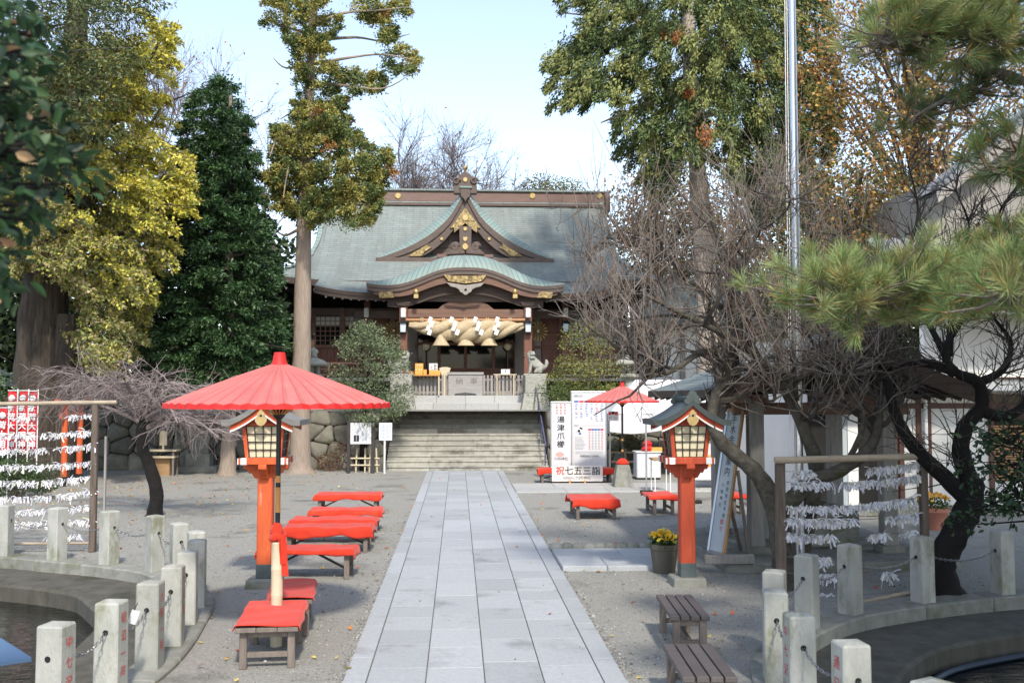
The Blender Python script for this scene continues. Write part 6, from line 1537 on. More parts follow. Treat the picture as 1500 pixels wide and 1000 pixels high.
a, b_ = at(933, 697, Yw), at(968, 663, Yw); cb = thing('white_cabinet', 'white box cabinet with red ornament right of the small umbrella', 'cabinet', ((a.x + b_.x) / 2, Yw, 0)); mb = MB(cb.location); mb.b2((a.x, Yw, .05), (b_.x, Yw + .6, b_.z)); mb.build('body', 'sign_white', cb, bevel=.02)
mb = MB(cb.location); mb.b2((a.x + .02, Yw + .02, 0), (b_.x - .02, Yw + .5, .05)); mb.build('foot', 'rubber_black', cb)
mb = MB(cb.location); mb.b2((a.x - .03, Yw - .03, b_.z), (b_.x + .03, Yw + .63, b_.z + .04)); mb.build('lid', 'sign_white', cb, bevel=.01)
ov = thing('red_ornament', 'small dark red festive ornament on the white cabinet', 'ornament', ((a.x + b_.x) / 2, Yw + .2, b_.z + .04)); 
mb = MB(); mb.lathe((0, 0, 0), [(.16, 0), (.2, .08), (.12, .16), (.15, .24), (.05, .34)], 10); mb.build('bundle', 'umbrella_rim', ov, smooth=40)
mb = MB(); mb.box((.25, -.05, .06), (.35, .2, .12)); mb.build('orange_tray', 'orange_box', ov)
Yo = 27.0
for i, (x0, x1) in enumerate(((1015, 1062), (1068, 1108), (1112, 1150))):
    a, b_ = at(x0, 703, Yo), at(x1, 684, Yo); tb = thing('covered_table', f'table with a white cloth front behind the lantern, {["left", "middle", "right"][i]} one', 'table', ((a.x + b_.x) / 2, Yo, 0), 'white fronted tables'); mb = MB(tb.location); mb.b2((a.x, Yo, max(.02, a.z)), (b_.x, Yo + .7, b_.z)); mb.build('cloth_front', 'canvas_white', tb, bevel=.01)
    mb = MB(tb.location); mb.b2((a.x + .05, Yo + .06, 0), (b_.x - .05, Yo + .6, .03)); mb.build('foot_rail', 'bench_wood', tb)
    sb = thing('orange_box', f'orange wooden box on the white fronted table, {["left", "middle", "right"][i]} one', 'box', ((a.x + b_.x) / 2, Yo + .1, b_.z), 'orange boxes on tables'); z1 = atz(x0, 667.5, Yo)
    mb = MB(sb.location); mb.b2((a.x + .02, Yo + .1, b_.z), (b_.x - .02, Yo + .55, z1)); mb.build('box', 'orange_box', sb, bevel=.01)
    wb = thing('white_screen', f'white upright screen behind the orange box, {["left", "middle", "right"][i]} one', 'screen', ((a.x + b_.x) / 2, Yo + .56, b_.z), 'white screens on tables'); z2 = atz(x0, 651, Yo)
    mb = MB(wb.location); mb.b2((a.x + .3, Yo + .56, b_.z), (b_.x - .02, Yo + .6, z2)); mb.build('panel', 'sign_white', wb)
hb = thing('hanging_sign', 'small white sign with red and black marks hanging left of the small umbrella', 'sign board', at(898, 616, 27.5)); mb = MB(hb.location); rectpx(mb, 891, 906, 602, 616, 27.5, .02); mb.build('panel', 'sign_white', hb)
for k, m_ in enumerate(('sign_red', 'sign_ink', 'sign_red')): mb = MB(hb.location); disc(mb, at(893.5 + k * 4.5, 605.5 - (k == 1), 27.49), .045, .004, 8); mb.build('mark', m_, hb)
chars(hb, 'けい', 894, 612, 27.495, .09, 'sign_ink', False, 7, org=hb.location)
# ------------------------------------------------------------------ right hand house
Yh = 21.0
hs = thing('white_house', 'white plastered two storey house with tiled roof at the right edge', 'house', (at(1420, 770, Yh).x, Yh, 0)); o_ = hs.location
def hx(px, Y=Yh): return at(px, 600, Y).x
def hz(py, Y=Yh): return atz(1400, py, Y)
xL, xR = hx(1185), hx(1640)
mb = MB(o_); mb.b2((xL, Yh + .1, 0), (xR, Yh + 6, 2.95)); mb.build('core', 'plaster', hs)
mb = MB(o_); mb.b2((xL, Yh - .12, 0), (xR, Yh + .1, .22)); mb.build('plinth', 'kerb_stone', hs, bevel=.02)
for x0, x1, m_ in ((1185, 1222, 'black_dark'), (1223, 1240, 'sign_bluegrey'), (1241, 1256, 'plaster'), (1257, 1284, 'black_dark'), (1285, 1298, 'plaster'), (1300, 1318, 'brown_trim'), (1319, 1344, 'plaster'), (1345, 1355, 'plaster'), (1363, 1448, 'plaster'), (1580, 1640, 'plaster')):
    mb = MB(o_); mb.b2((hx(x0), Yh, .22), (hx(x1), Yh + .09, 2.6)); mb.build('wall_panel', m_, hs)
mb = MB(o_); mb.b2((hx(1451), Yh, .22), (hx(1579), Yh + .09, hz(706))); mb.build('wall_panel', 'plaster', hs)
mb = MB(o_); mb.b2((hx(1451), Yh + .06, hz(705)), (hx(1579), Yh + .09, 2.6)); mb.build('window_pane', 'dark_glass', hs)
nb_ = 22; z0b, z1b = hz(703), hz(622)
for k in range(nb_): z = z0b + (z1b - z0b) * k / nb_; mb = MB(o_); mb.tube([(hx(1452), Yh - .03, z + .02), (hx(1578), Yh - .03, z + .02)], .022, 6); mb.build('blind_slat', 'bamboo_blind', hs)
for px in (1299, 1318.5, 1344.5, 1359, 1450, 1579): mb = MB(o_); mb.b2((hx(px) - .055, Yh - .05, .1), (hx(px) + .055, Yh + .095, 2.62)); mb.build('wall_post', 'brown_trim', hs, bevel=.008)
mb = MB(o_); mb.b2((xL, Yh - .06, hz(598)), (xR, Yh + .094, hz(590))); mb.build('head_rail', 'brown_trim', hs)
mb = MB(o_); mb.b2((xL - .3, Yh - .75, hz(573)), (xR, Yh + .1, hz(556))); mb.build('eave_box', 'plaster', hs, bevel=.02)
mb = MB(o_); mb.b2((xL - .32, Yh - .80, hz(556)), (xR, Yh + .1, hz(553))); mb.build('eave_cap', 'brown_trim', hs)
mb = MB(o_); mb.b2((hx(1365), Yh + .3, 2.9), (xR, Yh + .5, 4.4)); mb.build('upper_wall', 'plaster', hs)
def tiles(name, x0, x1, f, ny, mat, pitch=.27):
    nx_ = int((x1 - x0) / pitch * 6); mb = MB(o_); mb.grid(lambda u, v: Vector((x0 + (x1 - x0) * u, 0, 0)) + f(v) + Vector((0, 0, .05 * abs(math.sin(math.pi * (x1 - x0) * u / pitch)) - .03 * ((v * ny) % 1))), nx_, ny * 2); return mb.build(name, mat, hs, recalc=False, smooth=30)
tiles('lower_tiles', hx(1388, 20.3), xR, lambda v: Vector((0, 20.2 + 4 * v, 4.25 + 2.2 * v)), 14, 'roof_tile')
Yv = 24.2
mb = MB(o_); mb.b2((hx(1405, Yv), Yv, 6.2), (xR + 1, Yv + 5, 8.2)); a = hx(1405, Yv); M('shaded_beige_wall', (.28, .262, .23), (.22, .205, .18), scale=2, rough=.9); mb.build('upper_storey', 'shaded_beige_wall', hs)  # tree shade over the upper storey and gable is mixed into this beige
vg = [at(1372, 285, 23.4), at(1390, 271, 23.4), at(1412, 252, 23.4), at(1460, 215, 23.4), at(1520, 165, 23.4), at(1600, 100, 23.4)]
mb = MB(o_); up = [p + Vector((0, 0, .12)) for p in vg]; mb.strip(up, vg); mb.strip(up, [p + Vector((0, 1.6, 0)) for p in up]); mb.strip(vg, [p + Vector((0, 1.6, 0)) for p in vg]); mb.build('gable_roof', 'roof_tile', hs, recalc=False)
for i in range(len(vg) - 1):
    n = int((vg[i + 1] - vg[i]).length / .16)
    for k in range(n): p = vg[i].lerp(vg[i + 1], (k + .5) / n); mb = MB(o_); mb.tube([p + Vector((0, -.06, .14)), p + Vector((0, .3, .16))], .075, 8); mb.build('verge_tile', 'roof_tile', hs)
mb = MB(o_); mb.strip([p + Vector((0, .0, 0)) for p in vg], [p + Vector((.05, .0, -.22)) for p in vg]); mb.build('barge_board', 'grey_wood', hs, recalc=False)
mb = MB(o_); pp = [p + Vector((0, .6, -.2)) for p in vg]; base = [Vector((p.x, p.y, 6.2)) for p in pp]; mb.strip(pp, base); mb.build('gable_wall', 'shaded_beige_wall', hs, recalc=False)
for px in (1352, 1305): mb = MB(o_); mb.tube([(hx(px), Yh - .12, .1), (hx(px), Yh - .12, 3.0)], .04, 10); mb.build('downpipe', 'white_paint', hs, smooth=50)
# white hall on the terrace right of the shrine
wh = thing('white_hall', 'white walled side hall with dark timber behind the plum tree', 'building', (at(985, 560, 46).x, 46, TZ)); o_ = wh.location
a, b_ = at(947, 560, 46), at(1130, 478, 46); mb = MB(o_); mb.b2((a.x, 46, TZ), (b_.x + 3, 52, b_.z + .3)); mb.build('wall', 'plaster', wh)
for px in (948, 1000, 1060, 1120): x = at(px, 500, 45.9).x; mb = MB(o_); mb.b2((x - .12, 45.9, TZ), (x + .12, 45.99, b_.z + .3)); mb.build('wall_post', 'grey_wood', wh)
mb = MB(o_); mb.add([(a.x - .8, 44.8, b_.z + .2), (b_.x + 4, 44.8, b_.z + .2), (b_.x + 4, 49, b_.z + 2.6), (a.x - .8, 49, b_.z + 2.6), (a.x - .8, 44.8, b_.z), (b_.x + 4, 44.8, b_.z)], [(0, 1, 2, 3), (4, 5, 1, 0)]); mb.build('roof', 'roof_copper', wh, uvfn=lambda c: (c.x, c.z * 2))
# dim shed with curved teal roof behind the giant trunk
sh = thing('small_shed', 'dark shed with curved teal roof behind the great tree trunk at the left edge', 'shed', (at(-5, 640, 36).x, 33.0, 0)); o_ = sh.location
mb = MB(o_); cx_ = o_.x - 1.6
prof = [(-3.4, atz(10, 566, 33)), (-2.2, atz(10, 545, 33)), (-1, atz(10, 528, 33)), (0, atz(10, 512, 33)), (1, atz(10, 528, 33)), (2.2, atz(10, 545, 33)), (3.4, atz(10, 566, 33))]
mb.strip([Vector((cx_ + x, 31.6, z)) for x, z in prof], [Vector((cx_ + x, 36, z)) for x, z in prof]); mb.build('roof', 'roof_copper', sh, smooth=True, recalc=False, uvfn=lambda c: (c.y, c.x))
mb = MB(o_); mb.b2((cx_ - 2.6, 32.2, 0), (cx_ + 2.6, 35, prof[1][1] - .1)); mb.build('body', 'black_dark', sh)
# ------------------------------------------------------------------ blue-grey plate at the bottom left, close to the viewer
ip = thing('info_plate', 'blue grey slanted metal plate on a stand at the bottom left corner', 'plate', (at(-20, 960, 4.6).x, 4.6, -.36)); o_ = ip.location
c4 = [at(-90, 1000, 4.4), at(44, 962, 4.7), at(-5, 934, 5.1), at(-110, 960, 5.0)]
zm = sum(p.z for p in c4) / 4
A_ = gd(46, 962, 1.32); B_ = gd(2, 934, 1.36); C_ = A_ + Vector((-.55, -.28, -.02)); D_ = B_ + Vector((-.55, -.28, -.02))
mb = MB(o_); mb.add([A_, B_, D_, C_] + [p + Vector((0, 0, -.02)) for p in (A_, B_, D_, C_)], [(0, 1, 2, 3), (7, 6, 5, 4), (0, 4, 5, 1), (1, 5, 6, 2), (2, 6, 7, 3), (3, 7, 4, 0)]); mb.build('plate', 'blue_plate', ip)
m_ = (A_ + B_ + C_ + D_) / 4; mb = MB(o_); mb.tube([(m_.x, m_.y, -.9), (m_.x, m_.y, m_.z)], .05, 10); mb.build('stand', 'sign_white', ip)
# paper tag hanging on a chain
tg = thing('paper_tag', 'small white plastic tag tied to the chain of the left pond', 'tag', at(196, 893, 9.0)); mb = MB(); mb.box((0, 0, -.06), (.07, .004, .12), ry=.35, rz=.3); mb.build('card', 'sign_white', tg); mb = MB(); mb.tube([(0, 0, 0), (.03, .01, .06)], .004, 5); mb.build('tie', 'rubber_black', tg)
# ================================================================== trees and plants
M('bark_grey', (.20, .17, .14), (.11, .092, .076), scale=6, rough=.95, bump=.7, bscale=16, stretch=(4, 4, .6))
M('bark_cedar', (.36, .29, .23), (.22, .17, .135), scale=7, rough=.95, bump=.8, bscale=22, stretch=(6, 6, .35))
M('bark_dark', (.013, .011, .010), (.006, .005, .0045), scale=8, rough=.95, bump=.7, bscale=20)
M('bark_moss', (.11, .10, .08), (.045, .04, .032), scale=10, rough=.97, bump=1, bscale=18, c3=(.07, .075, .022), s3=2.5, t3=.58)
M('bark_keyaki', (.075, .06, .047), (.028, .022, .018), scale=4, rough=.95, bump=1, bscale=9, stretch=(3, 3, .35), c3=(.15, .135, .11), s3=1.6, t3=.60)
M('twig_grey', (.20, .175, .15), (.10, .086, .074), scale=5, rough=.85)
M('twig_brown', (.075, .063, .052), (.036, .03, .025), scale=5, rough=.85)
M('twig_red', (.17, .115, .09), (.11, .078, .062), scale=5, rough=.75)
M('weep_twig', (.25, .205, .195), (.17, .135, .13), scale=5, rough=.85)
M('far_bark', (.17, .14, .135), (.12, .1, .095), scale=3, rough=.9)
leafmat('needle', .15, .65, .2)
def smooth_poly(pts, m=4):
    pts = [Vector(p) for p in pts]; out = []
    for i in range(len(pts) - 1):
        p0 = pts[max(i - 1, 0)]; p1 = pts[i]; p2 = pts[i + 1]; p3 = pts[min(i + 2, len(pts) - 1)]
        for k in range(m):
            t = k / m; out.append(.5 * ((2 * p1) + (p2 - p0) * t + (2 * p0 - 5 * p1 + 4 * p2 - p3) * t * t + (3 * p1 - p0 - 3 * p2 + p3) * t ** 3))
    out.append(pts[-1]); return out
def limb(mb, pts, r0, r1, n=9, m=4, jit=.08, pw=.8, flare=0):
    P = smooth_poly(pts, m); k = len(P); rad = [r0 + (r1 - r0) * (i / (k - 1)) ** pw for i in range(k)]
    if flare:
        for i in range(k): rad[i] *= 1 + flare * math.exp(-i * 1.2)
    mb.tube(P, rad, n, jitter=jit); return P, rad
def wander(p, d, L, seg, wob, trop, r_):
    pts = [Vector(p)]; d = Vector(d).normalized()
    for i in range(seg):
        d = (d + Vector((r_.gauss(0, wob), r_.gauss(0, wob), r_.gauss(0, wob))) + Vector(trop)).normalized(); pts.append(pts[-1] + d * (L / seg))
    return pts
def rdir(r_): 
    a = r_.uniform(0, 2 * math.pi); z = r_.uniform(-1, 1); s_ = math.sqrt(1 - z * z); return Vector((math.cos(a) * s_, math.sin(a) * s_, z))
def side_dir(d, r_, ang):
    v = rdir(r_); v = (v - d * v.dot(d)).normalized(); return (d * math.cos(ang) + v * math.sin(ang)).normalized()
def inside(poly, x, y):
    ins = False
    for i in range(len(poly)):
        (x1, y1), (x2, y2) = poly[i], poly[i - 1]
        if (y1 > y) != (y2 > y) and x < (x2 - x1) * (y - y1) / (y2 - y1) + x1: ins = not ins
    return ins
def row_ext(poly, y):
    xs = []
    for i in range(len(poly)):
        (x1, y1), (x2, y2) = poly[i], poly[i - 1]
        if (y1 > y) != (y2 > y): xs.append((x2 - x1) * (y - y1) / (y2 - y1) + x1)
    return (min(xs), max(xs)) if xs else (0, 0)
def clumps_in(poly, Yc, dY, n, seed, mind=0):
    """clump centres spread through a rounded crown whose outline is poly (photo) at distance Yc; depth follows the row's width"""
    r_ = random.Random(seed); xs = [p[0] for p in poly]; ys = [p[1] for p in poly]; out = []; tries = 0
    while len(out) < n and tries < n * 60:
        tries += 1
        x, y = r_.uniform(min(xs), max(xs)), r_.uniform(min(ys), max(ys))
        if not inside(poly, x, y): continue
        a, b_ = row_ext(poly, y); u = (x - (a + b_) / 2) / max(1, (b_ - a) / 2); dep = dY * math.sqrt(max(.04, 1 - u * u))
        s_ = r_.uniform(-1, 1); s_ = math.copysign(abs(s_) ** .6, s_)
        p = at(x, y, Yc + s_ * dep)
        if mind and any((p - q[0]).length < mind for q in out): continue
        out.append((p, x, y, s_))
    return out
def foliage(clumps, per, rad, flat, Ln, W, colfn, outdir=0.0, droop=0.0, center=None, rnd=.7):
    """leaves round each clump centre -> arrays"""
    P = []; D = []; C = []
    for c in clumps:
        n = int(per * nr.uniform(.7, 1.3)); g = nr.normal(0, 1, (n, 3)); g /= np.maximum(1, np.linalg.norm(g, axis=1, keepdims=True) / 1.6)
        r_ = rad * nr.uniform(.75, 1.3)
        off = g * np.array([r_, r_, r_ * flat]); p = np.array(c[0]) + off
        d = unit(n) * rnd + off / (np.linalg.norm(off, axis=1, keepdims=True) + 1e-6) * outdir; d[:, 2] -= droop
        P.append(p); D.append(d); C.append(colfn(c, n))
    P = np.concatenate(P); D = np.concatenate(D); C = np.concatenate(C); n = len(P)
    return P, D, unit(n) + np.array([0, -.3, .7]), nr.uniform(.7, 1.25, n) * Ln, nr.uniform(.75, 1.2, n) * W, C
def boughs(clumps, per, length, rad, droop, Ln, W, colfn, axis, rnd=.5, flat=.7):
    """tongue shaped sprays that grow outward from the trunk axis and droop or rise"""
    P = []; D = []; C = []
    for c in clumps:
        n = int(per * nr.uniform(.7, 1.3)); o = np.array(c[0]); out = o - np.array([axis[0], axis[1], o[2]]); out /= (np.linalg.norm(out) + 1e-6)
        ax = out * .9 + unit(1)[0] * .45 + np.array([0, 0, -droop]); ax /= np.linalg.norm(ax)
        L = length * nr.uniform(.6, 1.35); u = nr.uniform(0, 1, n) ** .75; g = nr.normal(0, 1, (n, 3)) * np.array([1, 1, flat])
        p = o + ax * ((u - .72) * L)[:, None] + g * (rad * (1.05 - .75 * u))[:, None]; p[:, 2] -= .25 * L * u * u * (1 if droop >= 0 else -.4)
        d = unit(n) * rnd + ax * .8; d[:, 2] -= .25 * max(0, droop)
        P.append(p); D.append(d); C.append(colfn(c, n))
    P = np.concatenate(P); D = np.concatenate(D); C = np.concatenate(C); n = len(P)
    return P, D, unit(n) + np.array([0, -.3, .7]), nr.uniform(.7, 1.3, n) * Ln, nr.uniform(.75, 1.25, n) * W, C
def crown(name, parent, arr, mat='leaf', fold=.12, loc=None):
    P, D, N, L, W, C = arr; o = Vector(loc if loc is not None else parent.location)
    return put(name, leaf_mesh(name, P - np.array(o), D, N, L, W, C, fold), mat, parent)
def tree(name, label, base, group=None, cat='tree'):
    return thing(name, label, cat, base, group)

# ------------------------------------------------------------------ the great yellow tree on the left
Ya = 31.0
ga = at(70, 690, Ya); ga = Vector((ga.x, Ya, 0)); yt = tree('zelkova_tree', 'great old tree with massive trunk and yellow autumn leaves at the left', ga)
mb = MB(ga)
P, rd = limb(mb, [at(62, 700, Ya), at(60, 600, Ya), at(62, 500, Ya), at(68, 400, Ya), at(80, 300, Ya), at(95, 190, Ya), at(110, 60, Ya), at(120, -80, Ya)], .88, .25, 16, 5, .05, 1.1, .25)
limb(mb, [at(96, 700, Ya - .3), at(97, 600, Ya - .3), at(98, 500, Ya - .25), at(100, 462, Ya - .2)], .42, .34, 12, 4, .08)
limb(mb, [at(42, 690, Ya - .45), at(42, 560, Ya - .42), at(48, 440, Ya - .3), at(62, 360, Ya)], .40, .3, 12, 4, .06)
r_ = random.Random(5)
ylimbs = []
for px0, py0, pts in ((80, 330, [(130, 290), (190, 230), (240, 150)]), (85, 250, [(150, 200), (200, 120), (240, 50)]), (75, 380, [(130, 360), (180, 340), (240, 300)]), (70, 400, [(20, 350), (-30, 300), (-80, 220)]), (85, 300, [(40, 220), (0, 130), (-30, 20)]), (75, 420, [(120, 420), (160, 440), (200, 460)])):
    dy = r_.uniform(-1.8, 1.2); Pp, _ = limb(mb, [at(px0, py0, Ya)] + [at(x, y, Ya + dy * (k + 1) / 2) for k, (x, y) in enumerate(pts)], .20, .03, 7, 4); ylimbs.append(Pp)
    for k in range(14): q = r_.choice(Pp[3:]); mb.tube(wander(q, rdir(r_) + Vector((.3, -.2, -.2)), r_.uniform(.8, 2.2), 5, .2, (0, 0, -.03), r_), [.03, .024, .018, .012, .008, .004], 4, cap=False)
mb.build('trunk', 'bark_keyaki', yt, smooth=60, recalc=False)
poly = [(258, 35), (250, 100), (254, 180), (278, 235), (282, 275), (262, 330), (252, 375), (232, 400), (220, 450), (205, 490), (185, 535), (140, 555), (118, 500), (116, 430), (60, 400), (-40, 390), (-60, 250), (-40, 130), (60, 90), (150, 60), (215, 10)]
cl = clumps_in(poly, Ya - 1.0, 3.2, 620, 21)
def ycol(c, n):
    x, y = c[1], c[2]; w_ = min(1, max(0, (x - 60) / 190)) * (1 if y < 340 else .55)
    if y > 440: w_ *= .5
    w_ = max(.05, min(.95, w_ + nr.normal(0, .16)))
    w_ *= .9
    return np.where((nr.uniform(0, 1, n) < w_)[:, None], pick([(.57, .52, .075), (.63, .57, .10), (.47, .47, .08), (.55, .45, .085)], n), pick([(.26, .28, .08), (.33, .33, .11), (.17, .21, .06), (.33, .26, .13), (.38, .31, .16)], n))
crown('crown', yt, boughs(cl, 185, .95, .17, .30, .13, .07, ycol, (ga.x, ga.y), .8, .45))
# dark conifer overlapping its upper left
Yq = 27.5
gq = Vector((at(-70, 690, Yq).x, Yq, 0)); cq = tree('dark_cypress', 'dark green cypress leaning into the frame at the upper left', gq)
mb = MB(gq); limb(mb, [gq, at(-60, 400, Yq), at(-40, 200, Yq), at(-20, -40, Yq)], .4, .2, 10, 4)
for x, y in ((180, 30), (120, 120), (100, 190), (140, 180), (60, 60), (200, 70)): limb(mb, [at(-40, y + 60, Yq), at((x - 40) / 2, y + 10, Yq - .5), at(x, y, Yq - .8)], .07, .012, 6, 4)
mb.build('trunk', 'bark_grey', cq, smooth=60, recalc=False)
cl = clumps_in([(60, -40), (225, -30), (220, 30), (190, 60), (200, 95), (150, 110), (160, 180), (150, 210), (90, 215), (60, 170), (20, 120), (0, 0)], Yq - .6, 1.3, 105, 22)
gcol = lambda cols, w_=None: (lambda c, n: pick(cols, n, w_) * nr.uniform(.75, 1.25))
crown('crown', cq, foliage(cl, 130, .36, .45, .15, .05, gcol([(.075, .105, .045), (.10, .13, .05), (.055, .08, .036), (.14, .14, .06)]), .9, .25), 'needle')
# ------------------------------------------------------------------ dark conical evergreen
Ye_ = 32.6
ge = gd(333, 690); ge = Vector((at(333, 690, Ye_).x, Ye_, 0)); te = tree('evergreen_tree', 'tall dense dark green conical evergreen left of the cedar', ge)
mb = MB(ge); limb(mb, [ge, at(335, 640, Ye_), at(336, 560, Ye_), at(335, 400, Ye_), at(335, 250, Ye_), at(338, 140, Ye_)], .27, .05, 12, 5, .1, 1, .2)
r_ = random.Random(6)
for k in range(60):
    t = r_.uniform(.25, .97); c = ge.lerp(at(338, 140, Ye_), t); a = r_.uniform(0, 6.28); L = 2.3 * (1 - t) + .5; mb.tube(wander(c, (math.cos(a), math.sin(a), .1), L, 4, .12, (0, 0, -.05), r_), [.05, .04, .03, .02, .01], 4, cap=False)
mb.build('trunk', 'bark_cedar', te, smooth=60, recalc=False)
poly = [(322, 108), (338, 112), (356, 145), (368, 190), (364, 205), (384, 245), (380, 262), (396, 320), (392, 338), (408, 400), (402, 418), (418, 480), (416, 540), (400, 572), (330, 578), (230, 580), (190, 566), (198, 490), (212, 410), (225, 340), (240, 270), (256, 205), (275, 155), (300, 122)]
cl = clumps_in(poly, Ye_, 2.5, 800, 23) + clumps_in([(325, 150), (360, 200), (375, 400), (385, 560), (240, 560), (255, 400), (290, 200)], Ye_ + .3, .8, 160, 24)
cl = [c for c in cl]
crown('crown', te, boughs(cl, 150, .55, .17, .12, .155, .055, gcol([(.035, .08, .028), (.05, .105, .036), (.075, .135, .05), (.026, .058, .024), (.11, .17, .07)], [3, 3, 2, 3, 1]), (ge.x, ge.y), .7, .4), 'glossy_leaf', .2)
# ------------------------------------------------------------------ tall cedar
Yd_ = 33.4
gdv = Vector((at(440, 690, Yd_).x, Yd_, 0)); td = tree('cedar_tree', 'tall straight cedar with bare lower trunk and tufted yellowish foliage left of the shrine', gdv)
mb = MB(gdv); top = at(462, -60, Yd_)
P, _ = limb(mb, [gdv, at(440, 640, Yd_), at(442, 520, Yd_), at(444, 400, Yd_), at(446, 300, Yd_), at(450, 200, Yd_), at(455, 100, Yd_), top], .36, .12, 14, 6, .05, 1.1, .45)
r_ = random.Random(8)
arms = [((448, 250), (500, 265), (545, 280)), ((449, 225), (500, 210), (545, 215)), ((450, 190), (410, 200), (395, 230)), ((452, 150), (490, 150), (510, 165)), ((454, 120), (500, 125), (560, 130), (600, 110)), ((455, 95), (510, 85), (560, 80), (607, 88)),
        ((456, 60), (520, 55), (560, 60), (600, 50)), ((457, 40), (500, 20), (560, 15), (600, 10)), ((456, 50), (420, 40), (395, 30)), ((455, 90), (420, 100), (400, 85)), ((446, 315), (425, 310), (405, 330)), ((446, 330), (415, 345), (395, 320)), ((446, 300), (480, 310), (520, 320)), ((452, 170), (430, 165), (410, 175)), ((450, 215), (425, 240), (415, 290))]
for a in arms:
    dy = r_.uniform(-1.6, 1.0); limb(mb, [at(x, y, Yd_ + dy * k / (len(a) - 1)) for k, (x, y) in enumerate(a)], .07, .012, 6, 4)
mb.build('trunk', 'bark_cedar', td, smooth=60, recalc=False)
polys = [([(430, 165), (480, 150), (515, 180), (545, 215), (556, 250), (558, 295), (545, 330), (515, 330), (500, 315), (470, 325), (445, 340), (425, 320), (405, 300), (398, 250), (415, 210)], 1.7, 250, 31),
         ([(430, 60), (470, 50), (500, 95), (508, 150), (500, 190), (440, 185), (425, 130)], 1.0, 60, 32),
         ([(386, -10), (485, -10), (500, 40), (475, 70), (430, 72), (398, 62), (386, 30)], 1.0, 50, 33),
         ([(505, 105), (545, 100), (575, 130), (520, 138), (495, 128)], .5, 16, 34), ([(556, 75), (590, 66), (612, 85), (608, 105), (590, 112), (560, 95)], .5, 12, 35), ([(520, 5), (600, -5), (602, 25), (560, 35), (525, 28)], .5, 20, 36), ([(556, 45), (580, 42), (588, 60), (560, 66)], .4, 8, 38),
         ([(400, 180), (425, 200), (415, 300), (395, 340), (380, 320), (392, 250)], .9, 30, 37), ([(540, 215), (572, 220), (578, 270), (552, 285)], .6, 14, 39)]
cl = []
for pl, dY, n, sd in polys: cl += clumps_in(pl, Yd_ - .2, dY, int(n * 1.5), sd)
def scol(c, n):
    t = nr.uniform(0, 1)
    base = [(.34, .32, .085), (.28, .285, .08), (.21, .235, .075), (.36, .28, .085)] if t < .55 else [(.12, .16, .055), (.17, .20, .06), (.09, .125, .05)]
    if t > .975: base = [(.36, .16, .05), (.30, .13, .05), (.2, .17, .05)]
    return pick(base, n)
crown('crown', td, boughs(cl, 150, .42, .13, -.15, .12, .05, scol, (gdv.x, gdv.y), .8, .9), 'needle')
# ------------------------------------------------------------------ big cypress on the right
Yg = 37.5
gg = Vector((at(1040, 620, Yg).x, Yg, TZ)); tg_ = tree('cypress_tree', 'huge olive green cypress rising above the plum tree at the upper right', gg)
mb = MB(gg); limb(mb, [gg, at(1038, 500, Yg), at(1034, 400, Yg), at(1026, 300, Yg), at(1018, 200, Yg), at(1010, 80, Yg), at(1008, -120, Yg)], .50, .2, 14, 6, .06, 1.1, .25)
r_ = random.Random(9)
for a in (((1015, 150), (950, 120), (870, 110), (815, 95)), ((1014, 130), (930, 160), (880, 180)), ((1015, 170), (1090, 160), (1170, 150)), ((1012, 90), (1100, 60), (1200, 40)), ((1010, 60), (930, 30), (830, 20)), ((1018, 200), (960, 210), (935, 240)), ((1020, 230), (1080, 240), (1130, 270)), ((1018, 190), (1150, 210), (1210, 190))):
    dy = r_.uniform(-2, 1); limb(mb, [at(x, y, Yg + dy * k / 3) for k, (x, y) in enumerate(a)], .16, .02, 7, 4)
M('bark_pale', (.50, .43, .36), (.33, .27, .22), scale=7, rough=.95, bump=.8, bscale=22, stretch=(6, 6, .35)); mb.build('trunk', 'bark_pale', tg_, smooth=60, recalc=False)
poly = [(812, -40), (1210, -40), (1225, 60), (1232, 150), (1215, 250), (1180, 330), (1110, 330), (1075, 265), (1040, 235), (1000, 265), (965, 290), (940, 260), (912, 228), (885, 222), (872, 165), (850, 150), (803, 152), (798, 125), (815, 108), (800, 85), (828, 62), (818, 20)]
cl = clumps_in(poly, Yg - .3, 4.2, 1050, 41)
cl = [c for c in cl if not (860 < c[1] < 900 and 150 < c[2])]
def hcol(c, n):
    t = nr.uniform(0, 1)
    base = [(.22, .24, .08), (.27, .275, .095), (.17, .20, .07)] if t < .42 else [(.10, .14, .055), (.14, .18, .065), (.075, .11, .045)]
    if t > .985: base = [(.36, .14, .05), (.30, .12, .045)]
    return pick(base, n)
crown('crown', tg_, boughs(cl, 165, .8, .18, .7, .17, .062, hcol, (gg.x, gg.y), .6, 1.0), 'needle')
# ------------------------------------------------------------------ small trees beside the stairs
Ysm = 34.25
gs = Vector((at(532, 692, Ysm).x, Ysm, 0)); ts = tree('small_evergreen', 'small grey green evergreen tree left of the stairs behind the notice board', gs)
mb = MB(gs); limb(mb, [gs, at(531, 650, Ysm), at(534, 600, Ysm), at(538, 560, Ysm), at(545, 500, Ysm)], .13, .03, 10, 4)
for a in ((560, 600), (575, 560), (505, 590), (500, 550), (530, 500), (570, 520)): limb(mb, [at(534, 600, Ysm), at((534 + a[0]) / 2, (600 + a[1]) / 2 - 4, Ysm - .3), at(*a, Ysm - .5)], .04, .008, 5, 4)
mb.build('trunk', 'bark_dark', ts, smooth=60, recalc=False)
cl = clumps_in([(508, 482), (535, 474), (560, 484), (578, 500), (590, 525), (598, 560), (596, 590), (585, 605), (555, 622), (520, 615), (500, 600), (488, 570), (490, 545), (498, 515)], Ysm - .2, 1.3, 150, 51)
